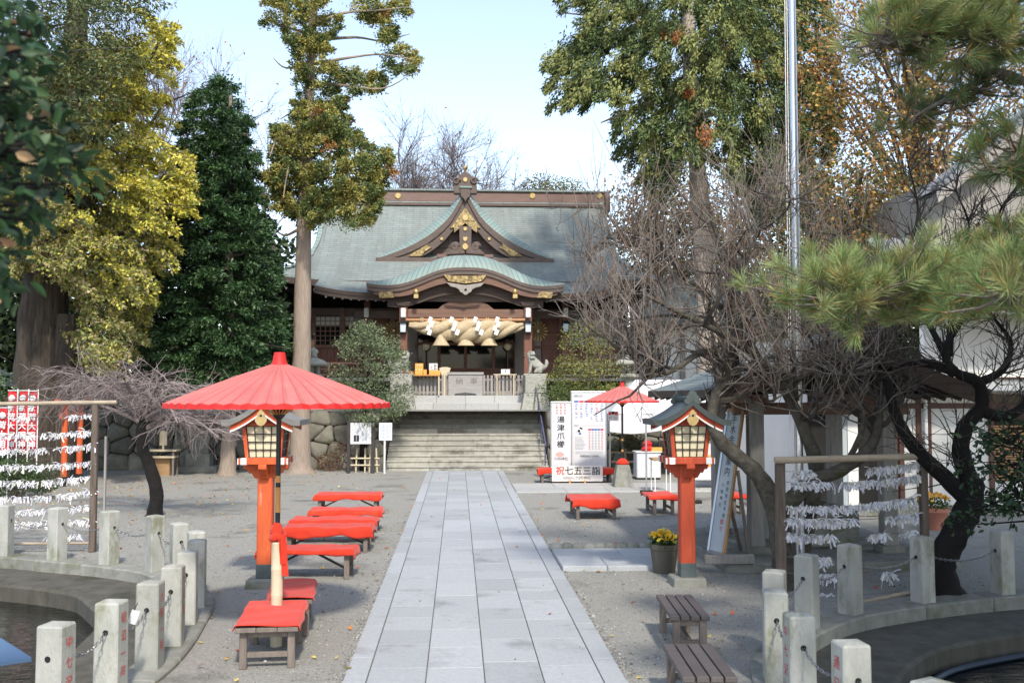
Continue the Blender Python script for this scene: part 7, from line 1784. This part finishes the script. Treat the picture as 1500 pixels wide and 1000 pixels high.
cl = [c for c in cl if not (c[1] < 515 and 525 < c[2] < 540) and not (c[1] > 565 and 548 < c[2] < 558)]
crown('crown', ts, foliage(cl, 90, .20, .55, .085, .04, gcol([(.13, .17, .085), (.18, .21, .11), (.08, .115, .055), (.24, .26, .15)], [3, 3, 3, 1]), .8, .0), 'glossy_leaf', .2)
Yf = 37.0
gf = Vector((at(862, 598, Yf).x, Yf, TZ)); tf = tree('small_yellow_tree', 'small loose yellowish green tree right of the guardian dog', gf)
mb = MB(gf); limb(mb, [gf, at(862, 570, Yf), at(860, 530, Yf), at(858, 490, Yf)], .09, .02, 8, 4)
for a in ((890, 500), (835, 510), (830, 550), (900, 545), (880, 480)): limb(mb, [at(861, 560, Yf), at((861 + a[0]) / 2, (560 + a[1]) / 2, Yf - .3), at(*a, Yf - .3)], .035, .008, 5, 4)
mb.build('trunk', 'bark_grey', tf, smooth=60, recalc=False)
cl = clumps_in([(830, 482), (860, 474), (888, 480), (905, 505), (912, 545), (905, 582), (870, 592), (830, 590), (806, 575), (812, 545), (826, 515)], Yf - .1, 1.2, 105, 52)
crown('crown', tf, foliage(cl, 62, .24, .5, .085, .042, gcol([(.24, .24, .06), (.17, .19, .05), (.30, .28, .08), (.10, .13, .04)]), .7, .0))
def shrub(label, poly, Y, dY, n, per, rad, cols, seed, gz=0, leaf=(.07, .04), matn='leaf', name='shrub', wts=None):
    xs = [p[0] for p in poly]; cx_ = (min(xs) + max(xs)) / 2; b0 = Vector((at(cx_, 600, Y).x, Y, gz)); t = tree(name, label, b0, None, 'shrub')
    mb = MB(b0); r2 = random.Random(seed); cl = clumps_in(poly, Y, dY, n, seed)
    for c in cl[:14]: mb.tube([b0, b0.lerp(c[0], .5) + Vector((0, 0, .05)), c[0]], [.025, .015, .006], 5)
    mb.build('stems', 'bark_grey', t, recalc=False); crown('foliage', t, foliage(cl, per, rad, .7, leaf[0], leaf[1], gcol(cols, wts), .8, .0), matn, .2)
shrub('clipped green hedge below the yellowish tree on the terrace edge', [(790, 590), (795, 565), (820, 560), (870, 565), (912, 570), (915, 592)], 36.4, .8, 60, 70, .22, [(.09, .13, .04), (.13, .17, .05), (.06, .09, .03)], 53, TZ)
shrub('low dark green bush behind the left paper rack', [(-20, 715), (-20, 685), (30, 676), (66, 684), (72, 712)], 25.5, .8, 50, 90, .2, [(.05, .09, .03), (.08, .12, .04), (.035, .06, .02)], 54)
shrub('dark glossy bush at the left frame edge beside the banners', [(-40, 690), (-40, 540), (2, 548), (14, 600), (10, 680)], 27.5, .9, 50, 80, .28, [(.03, .06, .02), (.05, .09, .03), (.1, .14, .07)], 55, 0, (.11, .05), 'glossy_leaf')
shrub('thin reddish bush at the foot of the left wall beside the cedar', [(470, 692), (466, 668), (485, 648), (506, 655), (510, 690)], 34.3, .3, 26, 34, .16, [(.16, .05, .035), (.10, .09, .035), (.08, .08, .03), (.22, .07, .04)], 56)
shrub('thin green bush under the stone wall behind the small umbrella', [(905, 670), (908, 630), (925, 612), (938, 640), (930, 672)], 33.6, .4, 26, 50, .16, [(.10, .12, .04), (.16, .16, .05), (.07, .08, .03)], 57)
# ------------------------------------------------------------------ bare trees behind the hall
def bare(label, base, top_px, Y, spread, seed, H, group='bare trees behind the shrine', leaf=None, r0=.2, lvl=4, mat='far_bark'):
    r2 = random.Random(seed); t = tree('bare_tree', label, base, group); mb = MB(base); tips = []
    def rec(p, d, L, r_, k):
        seg = 5; pts = wander(p, d, L, seg, .10, (0, 0, .03), r2); rad = [r_ * (1 - .55 * i / seg) for i in range(seg + 1)]
        mb.tube(pts, rad, 6 if k > 2 else (4 if k > 1 else 3), cap=False)
        if k == 0: tips.append(pts[-1]); return
        for i in range(5 if k > 1 else 6):
            q = pts[r2.randint(2, seg)]; dd = side_dir((pts[-1] - pts[0]).normalized(), r2, r2.uniform(.3, spread)); rec(q, dd, L * r2.uniform(.5, .78), max(.008, r_ * .5), k - 1)
        rec(pts[-1], (pts[-1] - pts[-2]), L * .7, max(.008, r_ * .45), k - 1)
    top = at(*top_px, Y); rec(base, (top - base), H, r0, lvl)
    mb.build('branches', mat, t, recalc=False)
    if leaf:
        n = leaf[0]; P = np.array([tips[r2.randrange(len(tips))] for _ in range(n)]) + nr.normal(0, .15, (n, 3)); put('leaves', leaf_mesh('leaves', P - np.array(base), unit(n), unit(n), .17, .12, pick(leaf[1], n)), 'leaf', t)
Yz = 60
RUST = [(.30, .10, .05), (.36, .15, .06), (.25, .08, .06)]
for i, (px, tx, ty, H, lb) in enumerate(((588, 580, 160, 4.3, 'leftmost, beside the cedar'), (622, 612, 150, 4.5, 'second from the left with red leaves'), (655, 668, 165, 4.3, 'third from the left'), (700, 710, 185, 3.9, 'behind the ridge ornament'), (735, 755, 205, 3.4, 'rightmost above the ridge'))):
    b0 = Vector((at(px, 400, Yz).x, Yz, at(px, 330, Yz).z - 2)); bare(f'bare winter tree behind the shrine roof, {lb}', Vector((b0.x, Yz, TZ)) if False else Vector((b0.x, Yz + i * .7, 9.0)), (tx, ty), Yz, 1.05, 70 + i, H, leaf=(70, RUST) if i in (0, 1, 2) else None, r0=.17)
bare('bare grey tree rising above the dark evergreen at the left', Vector((at(225, 300, 46).x, 46, 9)), (300, 40), 46, .8, 80, 4.9, leaf=(60, RUST), r0=.17)
bare('bare tree with few rusty leaves between evergreen and cedar', Vector((at(415, 400, 48).x, 48, 6)), (400, 120), 48, .8, 81, 5.6, leaf=(260, RUST), r0=.15)
# ------------------------------------------------------------------ background woods
def woods(label, poly, Y, dY, n, per, rad, cols, seed, base_px, gz=TZ, leaf=(.34, .2), name='background_tree', wts=None, sticks=8):
    b0 = Vector((at(base_px, 500, Y).x, Y, gz)); t = tree(name, label, b0, 'trees in the background'); cl = clumps_in(poly, Y, dY, n, seed); mb = MB(b0); r2 = random.Random(seed)
    tp = max(cl, key=lambda c: c[0].z)[0]; limb(mb, [b0, b0.lerp(tp, .5) + Vector((.3, 0, 0)), tp], .3, .04, 8, 5)
    for c in cl[:sticks * 4]:
        q = b0.lerp(tp, r2.uniform(.35, .9)); mb.tube([q, q.lerp(c[0], .5) + Vector((0, 0, .3)), c[0]], [.08, .05, .012], 5, cap=False)
    mb.build('trunk', 'bark_grey', t, recalc=False, smooth=60); crown('crown', t, foliage(cl, per, rad, .7, leaf[0], leaf[1], gcol(cols, wts), .5, .15), 'leaf'); return t
DK = [(.025, .045, .016), (.04, .06, .022), (.018, .03, .012), (.055, .075, .03)]
woods('dark evergreen wood tree behind the great trunk at the left', [(-80, 620), (-80, 200), (40, 170), (150, 200), (225, 300), (240, 420), (240, 620)], 42, 3, 230, 100, .9, DK, 90, 60)
woods('dark wood tree at the far left edge behind the shed', [(-260, 660), (-260, 260), (-40, 280), (60, 420), (70, 660)], 39, 2.5, 120, 100, .8, DK, 98, -60, 0)
woods('dark evergreen wood tree between the evergreen and the shrine wing', [(220, 600), (230, 420), (330, 300), (400, 360), (425, 430), (432, 600)], 45, 2.5, 130, 90, .8, DK, 91, 340)
woods('dark leafy tree behind the white side hall', [(930, 480), (915, 380), (960, 300), (1060, 280), (1150, 330), (1200, 420), (1180, 490)], 55, 3, 90, 80, .9, DK + [(.12, .12, .04)], 92, 1050)
woods('dark leafy tree behind the pavilion at the right', [(1150, 560), (1150, 400), (1200, 300), (1300, 270), (1400, 320), (1440, 430), (1400, 560)], 33, 3, 190, 110, .7, DK + [(.10, .11, .03), (.16, .12, .03)], 93, 1290, 0, (.24, .14))
OR = [(.36, .18, .045), (.28, .13, .04), (.42, .26, .06), (.22, .11, .045), (.17, .16, .05), (.10, .10, .04)]
woods('orange and brown autumn tree at the upper right corner', [(1170, -20), (1520, -20), (1540, 260), (1420, 300), (1330, 280), (1230, 230), (1190, 130)], 34, 4, 190, 90, .7, OR, 94, 1390, 0, (.15, .10), 'autumn_tree', [3, 3, 3, 2, 2, 2], 26)
woods('yellow orange low autumn tree between flag pole and tiled roof', [(1180, 330), (1190, 250), (1260, 225), (1340, 260), (1370, 330), (1290, 390), (1200, 380)], 30, 2, 90, 60, .5, OR + [(.10, .12, .04), (.06, .09, .03)], 95, 1270, 0, (.13, .09), 'autumn_tree', None, 12)
woods('rusty leaved tree right of the shrine roof behind the bare plum', [(880, 480), (888, 330), (900, 245), (950, 215), (1010, 235), (1100, 290), (1200, 320), (1210, 480)], 50, 2.5, 170, 70, .7, [(.28, .13, .07), (.22, .14, .07), (.10, .12, .05), (.30, .2, .06)], 96, 945, TZ, (.2, .12), 'autumn_tree', None, 10)
woods('green conifer tips above the shrine ridge', [(765, 300), (772, 268), (790, 262), (820, 266), (842, 270), (850, 300)], 62, 1.5, 40, 50, .4, [(.10, .13, .04), (.16, .17, .05), (.2, .14, .05)], 97, 805, TZ, (.2, .1))
# off-frame neighbours on the right and behind the viewer that shade the forecourt
def shade_tree(label, x, y, H, R_, n, seed):
    b0 = Vector((x, y, 0)); t = tree('evergreen_oak', label, b0, 'tall trees around the forecourt'); mb = MB(b0); r2 = random.Random(seed); limb(mb, [b0, b0 + Vector((.2, 0, H * .4)), b0 + Vector((0, .2, H * .9))], .35, .06, 10, 5)
    cl = []
    while len(cl) < n:
        v = rdir(r2) * r2.uniform(.4, 1) ** .5; c = b0 + Vector((v.x * R_, v.y * R_, H * .66 + v.z * H * .33)); cl.append((c, 0, 0, 0))
    for c in cl[:24]: q = b0 + Vector((0, 0, H * r2.uniform(.3, .8))); mb.tube([q, q.lerp(c[0], .5), c[0]], [.09, .05, .015], 5, cap=False)
    mb.build('trunk', 'bark_grey', t, recalc=False, smooth=60); crown('crown', t, foliage(cl, 80, R_ * .2, .8, .34, .2, gcol(DK), .4, .1), 'leaf')
shade_tree('evergreen oak standing out of view right of the pond', 9.8, 6.0, 12, 3.9, 260, 201)
shade_tree('evergreen oak standing out of view behind the right pond', 8.8, -1.0, 13, 3.6, 150, 202)
shade_tree('evergreen oak standing out of view beside the white house', 14.5, 10.0, 13, 3.8, 90, 203)
# ------------------------------------------------------------------ weeping plum on the left
Ym = gd(226, 756).y
gm = gd(226, 756); tm = tree('weeping_plum', 'bare weeping plum with grey tangled twigs and a curved dark trunk', gm)
mb = MB(gm); r2 = random.Random(12)
P, rd = limb(mb, [gm, at(229, 720, Ym), at(222, 690, Ym), at(209, 655, Ym), at(207, 630, Ym), at(215, 605, Ym)], .155, .10, 12, 5, .08, 1, .15)
mb.build('trunk', 'bark_dark', tm, smooth=60, recalc=False)
mb = MB(gm); tw = MB(gm); arms = []
for tx, ty, dy in ((120, 560, -.8), (70, 590, -.3), (90, 545, .6), (170, 545, 1.2), (180, 560, -1.5), (250, 560, -1.2), (300, 580, -.4), (340, 600, .2), (280, 575, 1.2), (230, 550, .3), (140, 575, 1.6), (320, 640, -.7), (260, 620, -1.6), (60, 570, .9), (355, 615, .5)):
    s_ = r2.choice(P[-6:]); e_ = at(tx, ty, Ym + dy); m_ = s_.lerp(e_, .5) + Vector((0, 0, .22)); q, _ = limb(mb, [s_, m_ + Vector((r2.uniform(-.15, .15), 0, r2.uniform(0, .1))), e_], .055, .014, 6, 5, .05); arms.append(q)
mb.build('limbs', 'weep_twig', tm, smooth=60, recalc=False)
for q in arms:
    for k in range(20):
        i = r2.randint(3, len(q) - 1); p = q[i]; d = Vector((r2.gauss(0, 1) + (.5 if p.x > gm.x else -.5), r2.gauss(0, .8), r2.uniform(-.1, .7)))
        L = r2.uniform(.5, 1.25); pts = wander(p, d, L, 6, .16, (0, 0, -.13), r2); tw.tube(pts, [.011, .0095, .008, .007, .006, .005, .004], 3, cap=False)
        for j in range(5):
            a = pts[r2.randint(1, 5)]; pp = wander(a, side_dir((pts[-1] - pts[0]).normalized(), r2, r2.uniform(.4, 1.1)), r2.uniform(.2, .6), 4, .16, (0, 0, -.12), r2); tw.tube(pp, [.0065, .0055, .005, .0045, .004], 3, cap=False)
tag(tw.build('twigs', 'weep_twig', tm, recalc=False), kind='stuff')
# ------------------------------------------------------------------ bare plum tree on the right
Yp = 13.3
gp = Vector((at(1152, 885, Yp).x, Yp, 0)); tp_ = tree('plum_tree', 'bare gnarled plum tree with mossy limbs and a tangle of upright shoots', gp)
mb = MB(gp); r2 = random.Random(13)
def LP_(pts, Y): return [at(x, y, Y + (d if len(p_) > 2 else 0)) for p_ in pts for x, y, d in [(p_ if len(p_) > 2 else (p_[0], p_[1], 0))]]
limbs = []
limbs.append(limb(mb, [gp] + LP_([(1146, 800), (1138, 745)], Yp), .165, .15, 12, 5, .10, 1, .25))
limbs.append(limb(mb, LP_([(1140, 760), (1118, 705), (1085, 672), (1055, 645), (1042, 615), (1050, 575, .1), (1068, 535, .2), (1076, 480, .3), (1068, 420, .3), (1052, 360, .2), (1040, 310, .1)], Yp), .135, .022, 10, 4, .11, .8))
limbs.append(limb(mb, LP_([(1165, 880, .5), (1180, 770, .5), (1196, 690, .4), (1180, 635, .3), (1152, 575, .2), (1110, 525, 0), (1060, 490, -.3), (1000, 460, -.6), (940, 430, -.8)], Yp), .15, .02, 10, 4, .11, .75))
limbs.append(limb(mb, LP_([(1142, 750), (1185, 708), (1232, 688), (1272, 658), (1288, 615), (1285, 560, .2), (1300, 505, .4), (1330, 440, .6), (1345, 380, .8)], Yp - .15), .125, .02, 10, 4, .11, .75))
limbs.append(limb(mb, LP_([(1072, 520, .2), (1030, 515, 0), (990, 540, -.2), (960, 548, -.3), (925, 520, -.4), (890, 500, -.5)], Yp), .06, .014, 7, 4, .1))
limbs.append(limb(mb, LP_([(1076, 470, .3), (1020, 420, .5), (960, 380, .7), (910, 340, .8), (880, 300, .9)], Yp), .055, .012, 7, 4, .1))
limbs.append(limb(mb, LP_([(1150, 570, .2), (1190, 540, .4), (1240, 500, .5), (1290, 470, .5), (1330, 420, .5)], Yp), .06, .012, 7, 4, .1))
limbs.append(limb(mb, LP_([(1150, 575, .2), (1140, 500, .5), (1150, 430, .7), (1180, 360, .9), (1200, 290, 1)], Yp), .07, .012, 7, 4, .1))
limbs.append(limb(mb, LP_([(1110, 525, 0), (1080, 440, -.3), (1100, 360, -.5), (1130, 290, -.6)], Yp), .055, .012, 7, 4, .1))
limbs.append(limb(mb, LP_([(1235, 688), (1265, 620, -.3), (1240, 560, -.5), (1200, 520, -.6), (1170, 450, -.6)], Yp), .05, .012, 7, 4, .1))
mb.build('limbs', 'bark_moss', tp_, smooth=60, recalc=False)
sec = MB(gp); tw = MB(gp); trd = MB(gp); nodes = []
poly_pl = [(835, 360), (850, 300), (900, 250), (940, 220), (1000, 215), (1080, 210), (1150, 230), (1220, 260), (1300, 300), (1350, 380), (1360, 470), (1330, 560), (1250, 600), (1180, 600), (1100, 590), (1040, 590), (960, 575), (900, 560), (850, 500), (820, 430)]
def proj(p):
    v = Vector(p) - Vector((0, 0, CAMZ)); f = v.dot(_F); return 750 + v.dot(_RT) / f * FPX, 500 - v.dot(_UP) / f * FPX
secs = []
for (P, rd) in limbs[1:]:
    m_ = len(P)
    for k in range(19):
        i = r2.randint(int(m_ * .35), m_ - 1); d = side_dir((P[min(i + 1, m_ - 1)] - P[i - 1]).normalized(), r2, r2.uniform(.5, 1.2)); d.z = abs(d.z) * .6 + r2.uniform(-.25, .5)
        L = r2.uniform(.5, 1.3); pts = wander(P[i], d, L, 7, .30, (0, 0, .02), r2); x, y = proj(pts[-1])
        if not inside(poly_pl, x, y) and r2.random() < .8: continue
        r0 = min(.042, rd[i] * .75); sec.tube(pts, [r0 * (1 - .7 * j / 7) for j in range(8)], 5, cap=False); secs.append((pts, r0))
for pts, r0 in list(secs):
    for k in range(7):
        i = r2.randint(1, 7); d = side_dir((pts[-1] - pts[0]).normalized(), r2, r2.uniform(.4, 1.2)); d.z += .15
        q = wander(pts[i], d, r2.uniform(.25, .8), 5, .2, (0, 0, .03), r2); x, y = proj(q[-1])
        if not inside(poly_pl, x, y) and r2.random() < .75: continue
        rr = max(.006, r0 * .36); tw.tube(q, [rr * (1 - .6 * j / 5) for j in range(6)], 4, cap=False)
        for j in range(3):
            a = q[r2.randint(1, 5)]; up = r2.random() < .42
            if up:
                L = r2.uniform(.35, 1.15); d2 = Vector((r2.gauss(0, .5), r2.gauss(0, .5), 1)); s2 = wander(a, d2, L, 3, .05, (0, 0, .02), r2)
            else: s2 = wander(a, side_dir((q[-1] - q[0]).normalized(), r2, r2.uniform(.4, 1.2)), r2.uniform(.15, .5), 3, .18, (0, 0, 0), r2)
            (trd if up and r2.random() < .4 else tw).tube(s2, [.0055, .0048, .004, .003], 3, cap=False)
# long fresh reddish shoots reaching towards the hall
for k in range(60):
    x, y = r2.uniform(850, 1250), r2.uniform(330, 520); p = at(x, y, Yp + r2.uniform(-.8, .9)); L = r2.uniform(.6, 1.5); d = Vector((r2.gauss(-.25, .35), r2.gauss(0, .2), 1)); src = min((s_[0][-1] for s_ in secs), key=lambda q: (q - p).length); pts = wander(src, d, L, 4, .05, (0, 0, .01), r2); trd.tube(pts, [.007, .006, .005, .004, .003], 3, cap=False)
sec.build('branches', 'twig_brown', tp_, smooth=60, recalc=False)
tag(tw.build('twigs', 'twig_grey', tp_, recalc=False), kind='stuff'); tag(trd.build('young_shoots', 'twig_red', tp_, recalc=False), kind='stuff')
# ------------------------------------------------------------------ dark tree at the right edge
Yi = 12.1
gi = gd(1385, 872, KZ - .05); Yi = gi.y; ti = tree('dark_plum_tree', 'old tree with nearly black twisting trunk beside the right pond', gi)
mb = MB(gi); r2 = random.Random(15); lm = []
limb(mb, [gi, at(1378, 825, Yi), at(1400, 780, Yi), at(1422, 735, Yi), at(1424, 700, Yi)], .20, .14, 12, 5, .1, 1, .35)
lm.append(limb(mb, [at(1422, 735, Yi), at(1385, 700, Yi), at(1345, 662, Yi), at(1315, 615, Yi + .1), at(1300, 560, Yi + .2), at(1285, 530, Yi + .3), at(1250, 505, Yi + .4)], .13, .03, 10, 4, .1))
lm.append(limb(mb, [at(1424, 715, Yi), at(1408, 665, Yi), at(1414, 625, Yi), at(1438, 595, Yi), at(1432, 560, Yi - .1), at(1400, 545, Yi - .2), at(1385, 520, Yi - .2), at(1400, 480, Yi - .3), at(1440, 440, Yi - .4)], .135, .03, 10, 4, .1))
lm.append(limb(mb, [at(1436, 600, Yi), at(1475, 610, Yi - .1), at(1520, 580, Yi - .1), at(1560, 560, Yi)], .09, .04, 8, 4, .1))
lm.append(limb(mb, [at(1432, 562, Yi), at(1470, 540, Yi + .2), at(1480, 500, Yi + .4), at(1450, 460, Yi + .5)], .07, .02, 8, 4, .1))
lm.append(limb(mb, [at(1400, 545, Yi - .2), at(1350, 530, Yi), at(1310, 540, Yi + .2), at(1260, 530, Yi + .4)], .08, .02, 8, 4, .1))
lm.append(limb(mb, [at(1390, 520, Yi), at(1400, 440, Yi + .3), at(1440, 380, Yi + .5), at(1480, 330, Yi + .8)], .06, .012, 8, 4, .1))
lm.append(limb(mb, [at(1385, 520, Yi - .2), at(1350, 450, Yi + .2), at(1330, 380, Yi + .5), at(1345, 310, Yi + .8), at(1330, 240, Yi + 1)], .05, .01, 7, 4, .1))
lm.append(limb(mb, [at(1440, 440, Yi - .4), at(1470, 380, Yi - .2), at(1460, 320, Yi), at(1500, 260, Yi)], .04, .01, 7, 4, .1))
lm.append(limb(mb, [at(1400, 480, Yi - .3), at(1380, 400, Yi), at(1420, 340, Yi + .2), at(1400, 280, Yi + .4)], .04, .01, 7, 4, .1))
mb.build('trunk', 'bark_dark', ti, smooth=60, recalc=False)
tw = MB(gi)
for P, rd in lm:
    for k in range(40):
        i = r2.randint(2, len(P) - 1); d = side_dir((P[i] - P[i - 1]).normalized(), r2, r2.uniform(.5, 1.2)); d.z += .2; pts = wander(P[i], d, r2.uniform(.3, 1.1), 5, .2, (0, 0, .03), r2); tw.tube(pts, [.013, .01, .008, .006, .005, .004], 4, cap=False)
        for j in range(3): q = wander(pts[r2.randint(1, 4)], side_dir((pts[-1] - pts[0]).normalized(), r2, r2.uniform(.4, 1)), r2.uniform(.2, .6), 3, .15, (0, 0, .03), r2); tw.tube(q, [.006, .005, .004, .003], 3, cap=False)
tag(tw.build('twigs', 'twig_brown', ti, recalc=False), kind='stuff')
# ------------------------------------------------------------------ glossy camellia leaves at the right edge
Yc = 11.0
gc = Vector((at(1530, 870, Yc).x, Yc, 0)); tc_ = tree('camellia', 'dark glossy leaved camellia reaching in from the right edge', gc, None, 'shrub')
mb = MB(gc); r2 = random.Random(16); limb(mb, [gc, at(1525, 760, Yc), at(1515, 660, Yc), at(1500, 580, Yc)], .05, .02, 8, 4); P = []; D = []
for k in range(60):
    tx, ty = r2.uniform(1375, 1530), r2.uniform(595, 790)
    if tx < 1420 and (ty < 640 or ty > 770): continue
    if tx < 1400 and r2.random() < .5: continue
    e_ = at(tx, ty, Yc + r2.uniform(-.5, .5)); s_ = at(1522, r2.uniform(600, 780), Yc); pts = [s_, s_.lerp(e_, .5) + Vector((0, 0, r2.uniform(-.05, .12))), e_]; mb.tube(pts, [.012, .008, .004], 4, cap=False)
    for j in range(15):
        t = r2.uniform(.45, 1.02); p = s_.lerp(e_, t) + Vector((r2.gauss(0, .05), r2.gauss(0, .05), r2.gauss(0, .045))); P.append(p); D.append(((e_ - s_).normalized() * .5 + rdir(r2)))
mb.build('stems', 'bark_dark', tc_, recalc=False); n = len(P)
put('leaves', big_leaf_mesh('leaves', np.array(P) - np.array(gc), np.array(D), unit(n) + np.array([0, -.2, .8]), nr.uniform(.06, .1, n), nr.uniform(.035, .052, n), pick([(.018, .045, .018), (.03, .065, .022), (.045, .08, .03), (.014, .03, .014)], n)), 'glossy_leaf', tc_)
# ------------------------------------------------------------------ pine reaching in from the right
pn_b = Vector((5.7, 7.2, 0)); pn = tree('pine_tree', 'pine with long bright needle tufts reaching in from the right', pn_b)
mb = MB(pn_b); r2 = random.Random(17)
limb(mb, [pn_b, Vector((5.8, 7.2, 1.6)), Vector((5.6, 7.3, 3.4)), Vector((5.9, 7.4, 5.4)), Vector((5.7, 7.5, 7.2))], .19, .06, 12, 5, .1)
NP, ND, NC, NL = [], [], [], []; buds = MB(pn_b)
def tuft(p, d, n, L, col_):
    d = Vector(d).normalized()
    for k in range(n):
        v = side_dir(d, r2, r2.uniform(.12, 1.15)); NP.append(p + d * r2.uniform(-.05, .05)); ND.append(v); NL.append(L * r2.uniform(.75, 1.15)); NC.append(col_ if r2.random() < .94 else (.38, .17, .04))
    buds.tube([p, p + d * .045], [.007, .003], 5)
def pad(start, pts, Y, n, spread, up, cols, L=.15):
    path = [start] + [at(x, y, Y + dy) for x, y, dy in pts]; P, rd = limb(mb, path, .05, .012, 7, 5, .08)
    for k in range(n):
        i = r2.randint(int(len(P) * .3), len(P) - 1); o2 = Vector((r2.gauss(0, spread), r2.gauss(0, spread * 1.1), r2.gauss(.04, spread * .55))); p = P[i] + o2
        mb.tube([P[i], P[i].lerp(p, .5) + Vector((0, 0, -.03)), p], [.010, .008, .006], 4, cap=False)
        d = o2.normalized() * .75 + Vector((r2.gauss(0, .2), r2.gauss(-.15, .2), up)); tuft(p, d, r2.randint(95, 140), L, r2.choice(cols))
LG = [(.25, .32, .12), (.32, .38, .16), (.20, .27, .10), (.16, .23, .085), (.36, .36, .15)]; DG = [(.09, .14, .055), (.13, .18, .07), (.06, .10, .042)]
tr = Vector((5.65, 7.3, 3.0))
pad(tr, [(1480, 440, -.2), (1400, 440, -.3), (1340, 430, -.4), (1270, 435, -.5), (1215, 428, -.5)], 7.2, 230, .20, .6, LG)
pad(Vector((5.65, 7.3, 3.1)), [(1500, 420, .5), (1400, 420, .6), (1320, 450, .6), (1240, 460, .5)], 7.6, 120, .18, .5, LG + DG)
pad(Vector((5.65, 7.3, 3.3)), [(1540, 420, -1.2), (1480, 430, -1.5)], 7.0, 90, .18, .5, LG)
pad(Vector((5.8, 7.4, 5.0)), [(1500, 60, -.2), (1420, 50, -.3), (1350, 45, -.3), (1290, 60, -.3)], 7.6, 170, .20, .35, LG + DG)
pad(Vector((5.8, 7.4, 5.3)), [(1500, 20, .4), (1430, 15, .5), (1370, 0, .6)], 7.9, 120, .2, .3, LG + DG)
pad(Vector((5.7, 7.4, 4.3)), [(1480, 110, .4), (1420, 130, .6), (1360, 160, .8), (1320, 185, .9)], 8.0, 60, .17, .2, DG)
pad(Vector((5.7, 7.4, 4.1)), [(1530, 215, -.3), (1480, 235, -.4), (1450, 250, -.4)], 7.4, 50, .14, .2, DG + LG[3:4])
pad(Vector((5.7, 7.4, 3.6)), [(1520, 340, .5), (1470, 370, .6), (1420, 385, .6)], 7.6, 60, .14, .4, LG + DG)
# the part of its crown above and beside the frame
for k in range(40):
    c = Vector((r2.uniform(4.6, 8.4), r2.uniform(5.0, 9.6), r2.uniform(5.9, 7.9))); q = Vector((5.75, 7.4, c.z - .7)); mb.tube([q, q.lerp(c, .5), c], [.03, .02, .01], 5, cap=False)
    for j in range(5): tuft(c + Vector((r2.gauss(0, .22), r2.gauss(0, .22), r2.gauss(0, .1))), (r2.gauss(0, .5), r2.gauss(0, .5), .8), 40, .14, r2.choice(DG + LG[:2]))
mb.build('trunk', 'bark_grey', pn, smooth=60, recalc=False); n = len(NP)
put('needles', leaf_mesh('needles', np.array(NP) - np.array(pn_b), np.array(ND), unit(n), np.array(NL), .0038, np.clip(np.array(NC) * nr.normal(1, .14, (n, 1)), .01, 1)), 'needle', pn)
M('pine_bud', (.42, .24, .14), (.34, .18, .10), rough=.8); tag(buds.build('buds', 'pine_bud', pn, recalc=False), kind='stuff')
# ------------------------------------------------------------------ camellia leaves close to the viewer, upper left
Yv = 2.75
gv = Vector((-1.95, 2.7, 0)); tv = tree('camellia', 'dark large leaved branches close to the viewer at the upper left', gv)
mb = MB(gv); r2 = random.Random(18); limb(mb, [gv, Vector((-2.0, 2.7, 1.6)), Vector((-1.9, 2.75, 2.9)), Vector((-1.85, 2.75, 4.2))], .045, .015, 8, 4)
V = []; F = []; C = []; P = []; D = []
pl = [(-60, -40), (25, -40), (35, 20), (55, 70), (62, 110), (68, 160), (92, 230), (100, 270), (75, 300), (55, 315), (22, 330), (12, 430), (-60, 450)]
for c in clumps_in(pl, Yv, .35, 110, 61):
    s_ = Vector((-1.9, 2.75, min(4.1, max(1.5, c[0].z + r2.uniform(-.2, .08))))); mb.tube([s_, s_.lerp(c[0], .6) + Vector((0, 0, .05)), c[0]], [.012, .008, .004], 5, cap=False)
    for j in range(8): P.append(c[0] + Vector((r2.gauss(0, .032), r2.gauss(0, .04), r2.gauss(0, .032)))); D.append((c[0] - s_).normalized() * .6 + rdir(r2) + Vector((0, 0, -.35)))
mb.build('stems', 'bark_dark', tv, recalc=False, smooth=60); n = len(P)
cc = pick([(.025, .06, .025), (.035, .085, .03), (.018, .04, .02), (.06, .11, .04)], n, [3, 3, 3, 1]); dry = nr.uniform(0, 1, n) < .03; cc[dry] = pick([(.42, .24, .13), (.5, .32, .18), (.3, .16, .08)], dry.sum())
put('leaves', big_leaf_mesh('leaves', np.array(P) - np.array(gv), np.array(D), unit(n) + np.array([0, -.3, .6]), nr.uniform(.038, .06, n), nr.uniform(.021, .029, n), cc), 'leaf', tv)
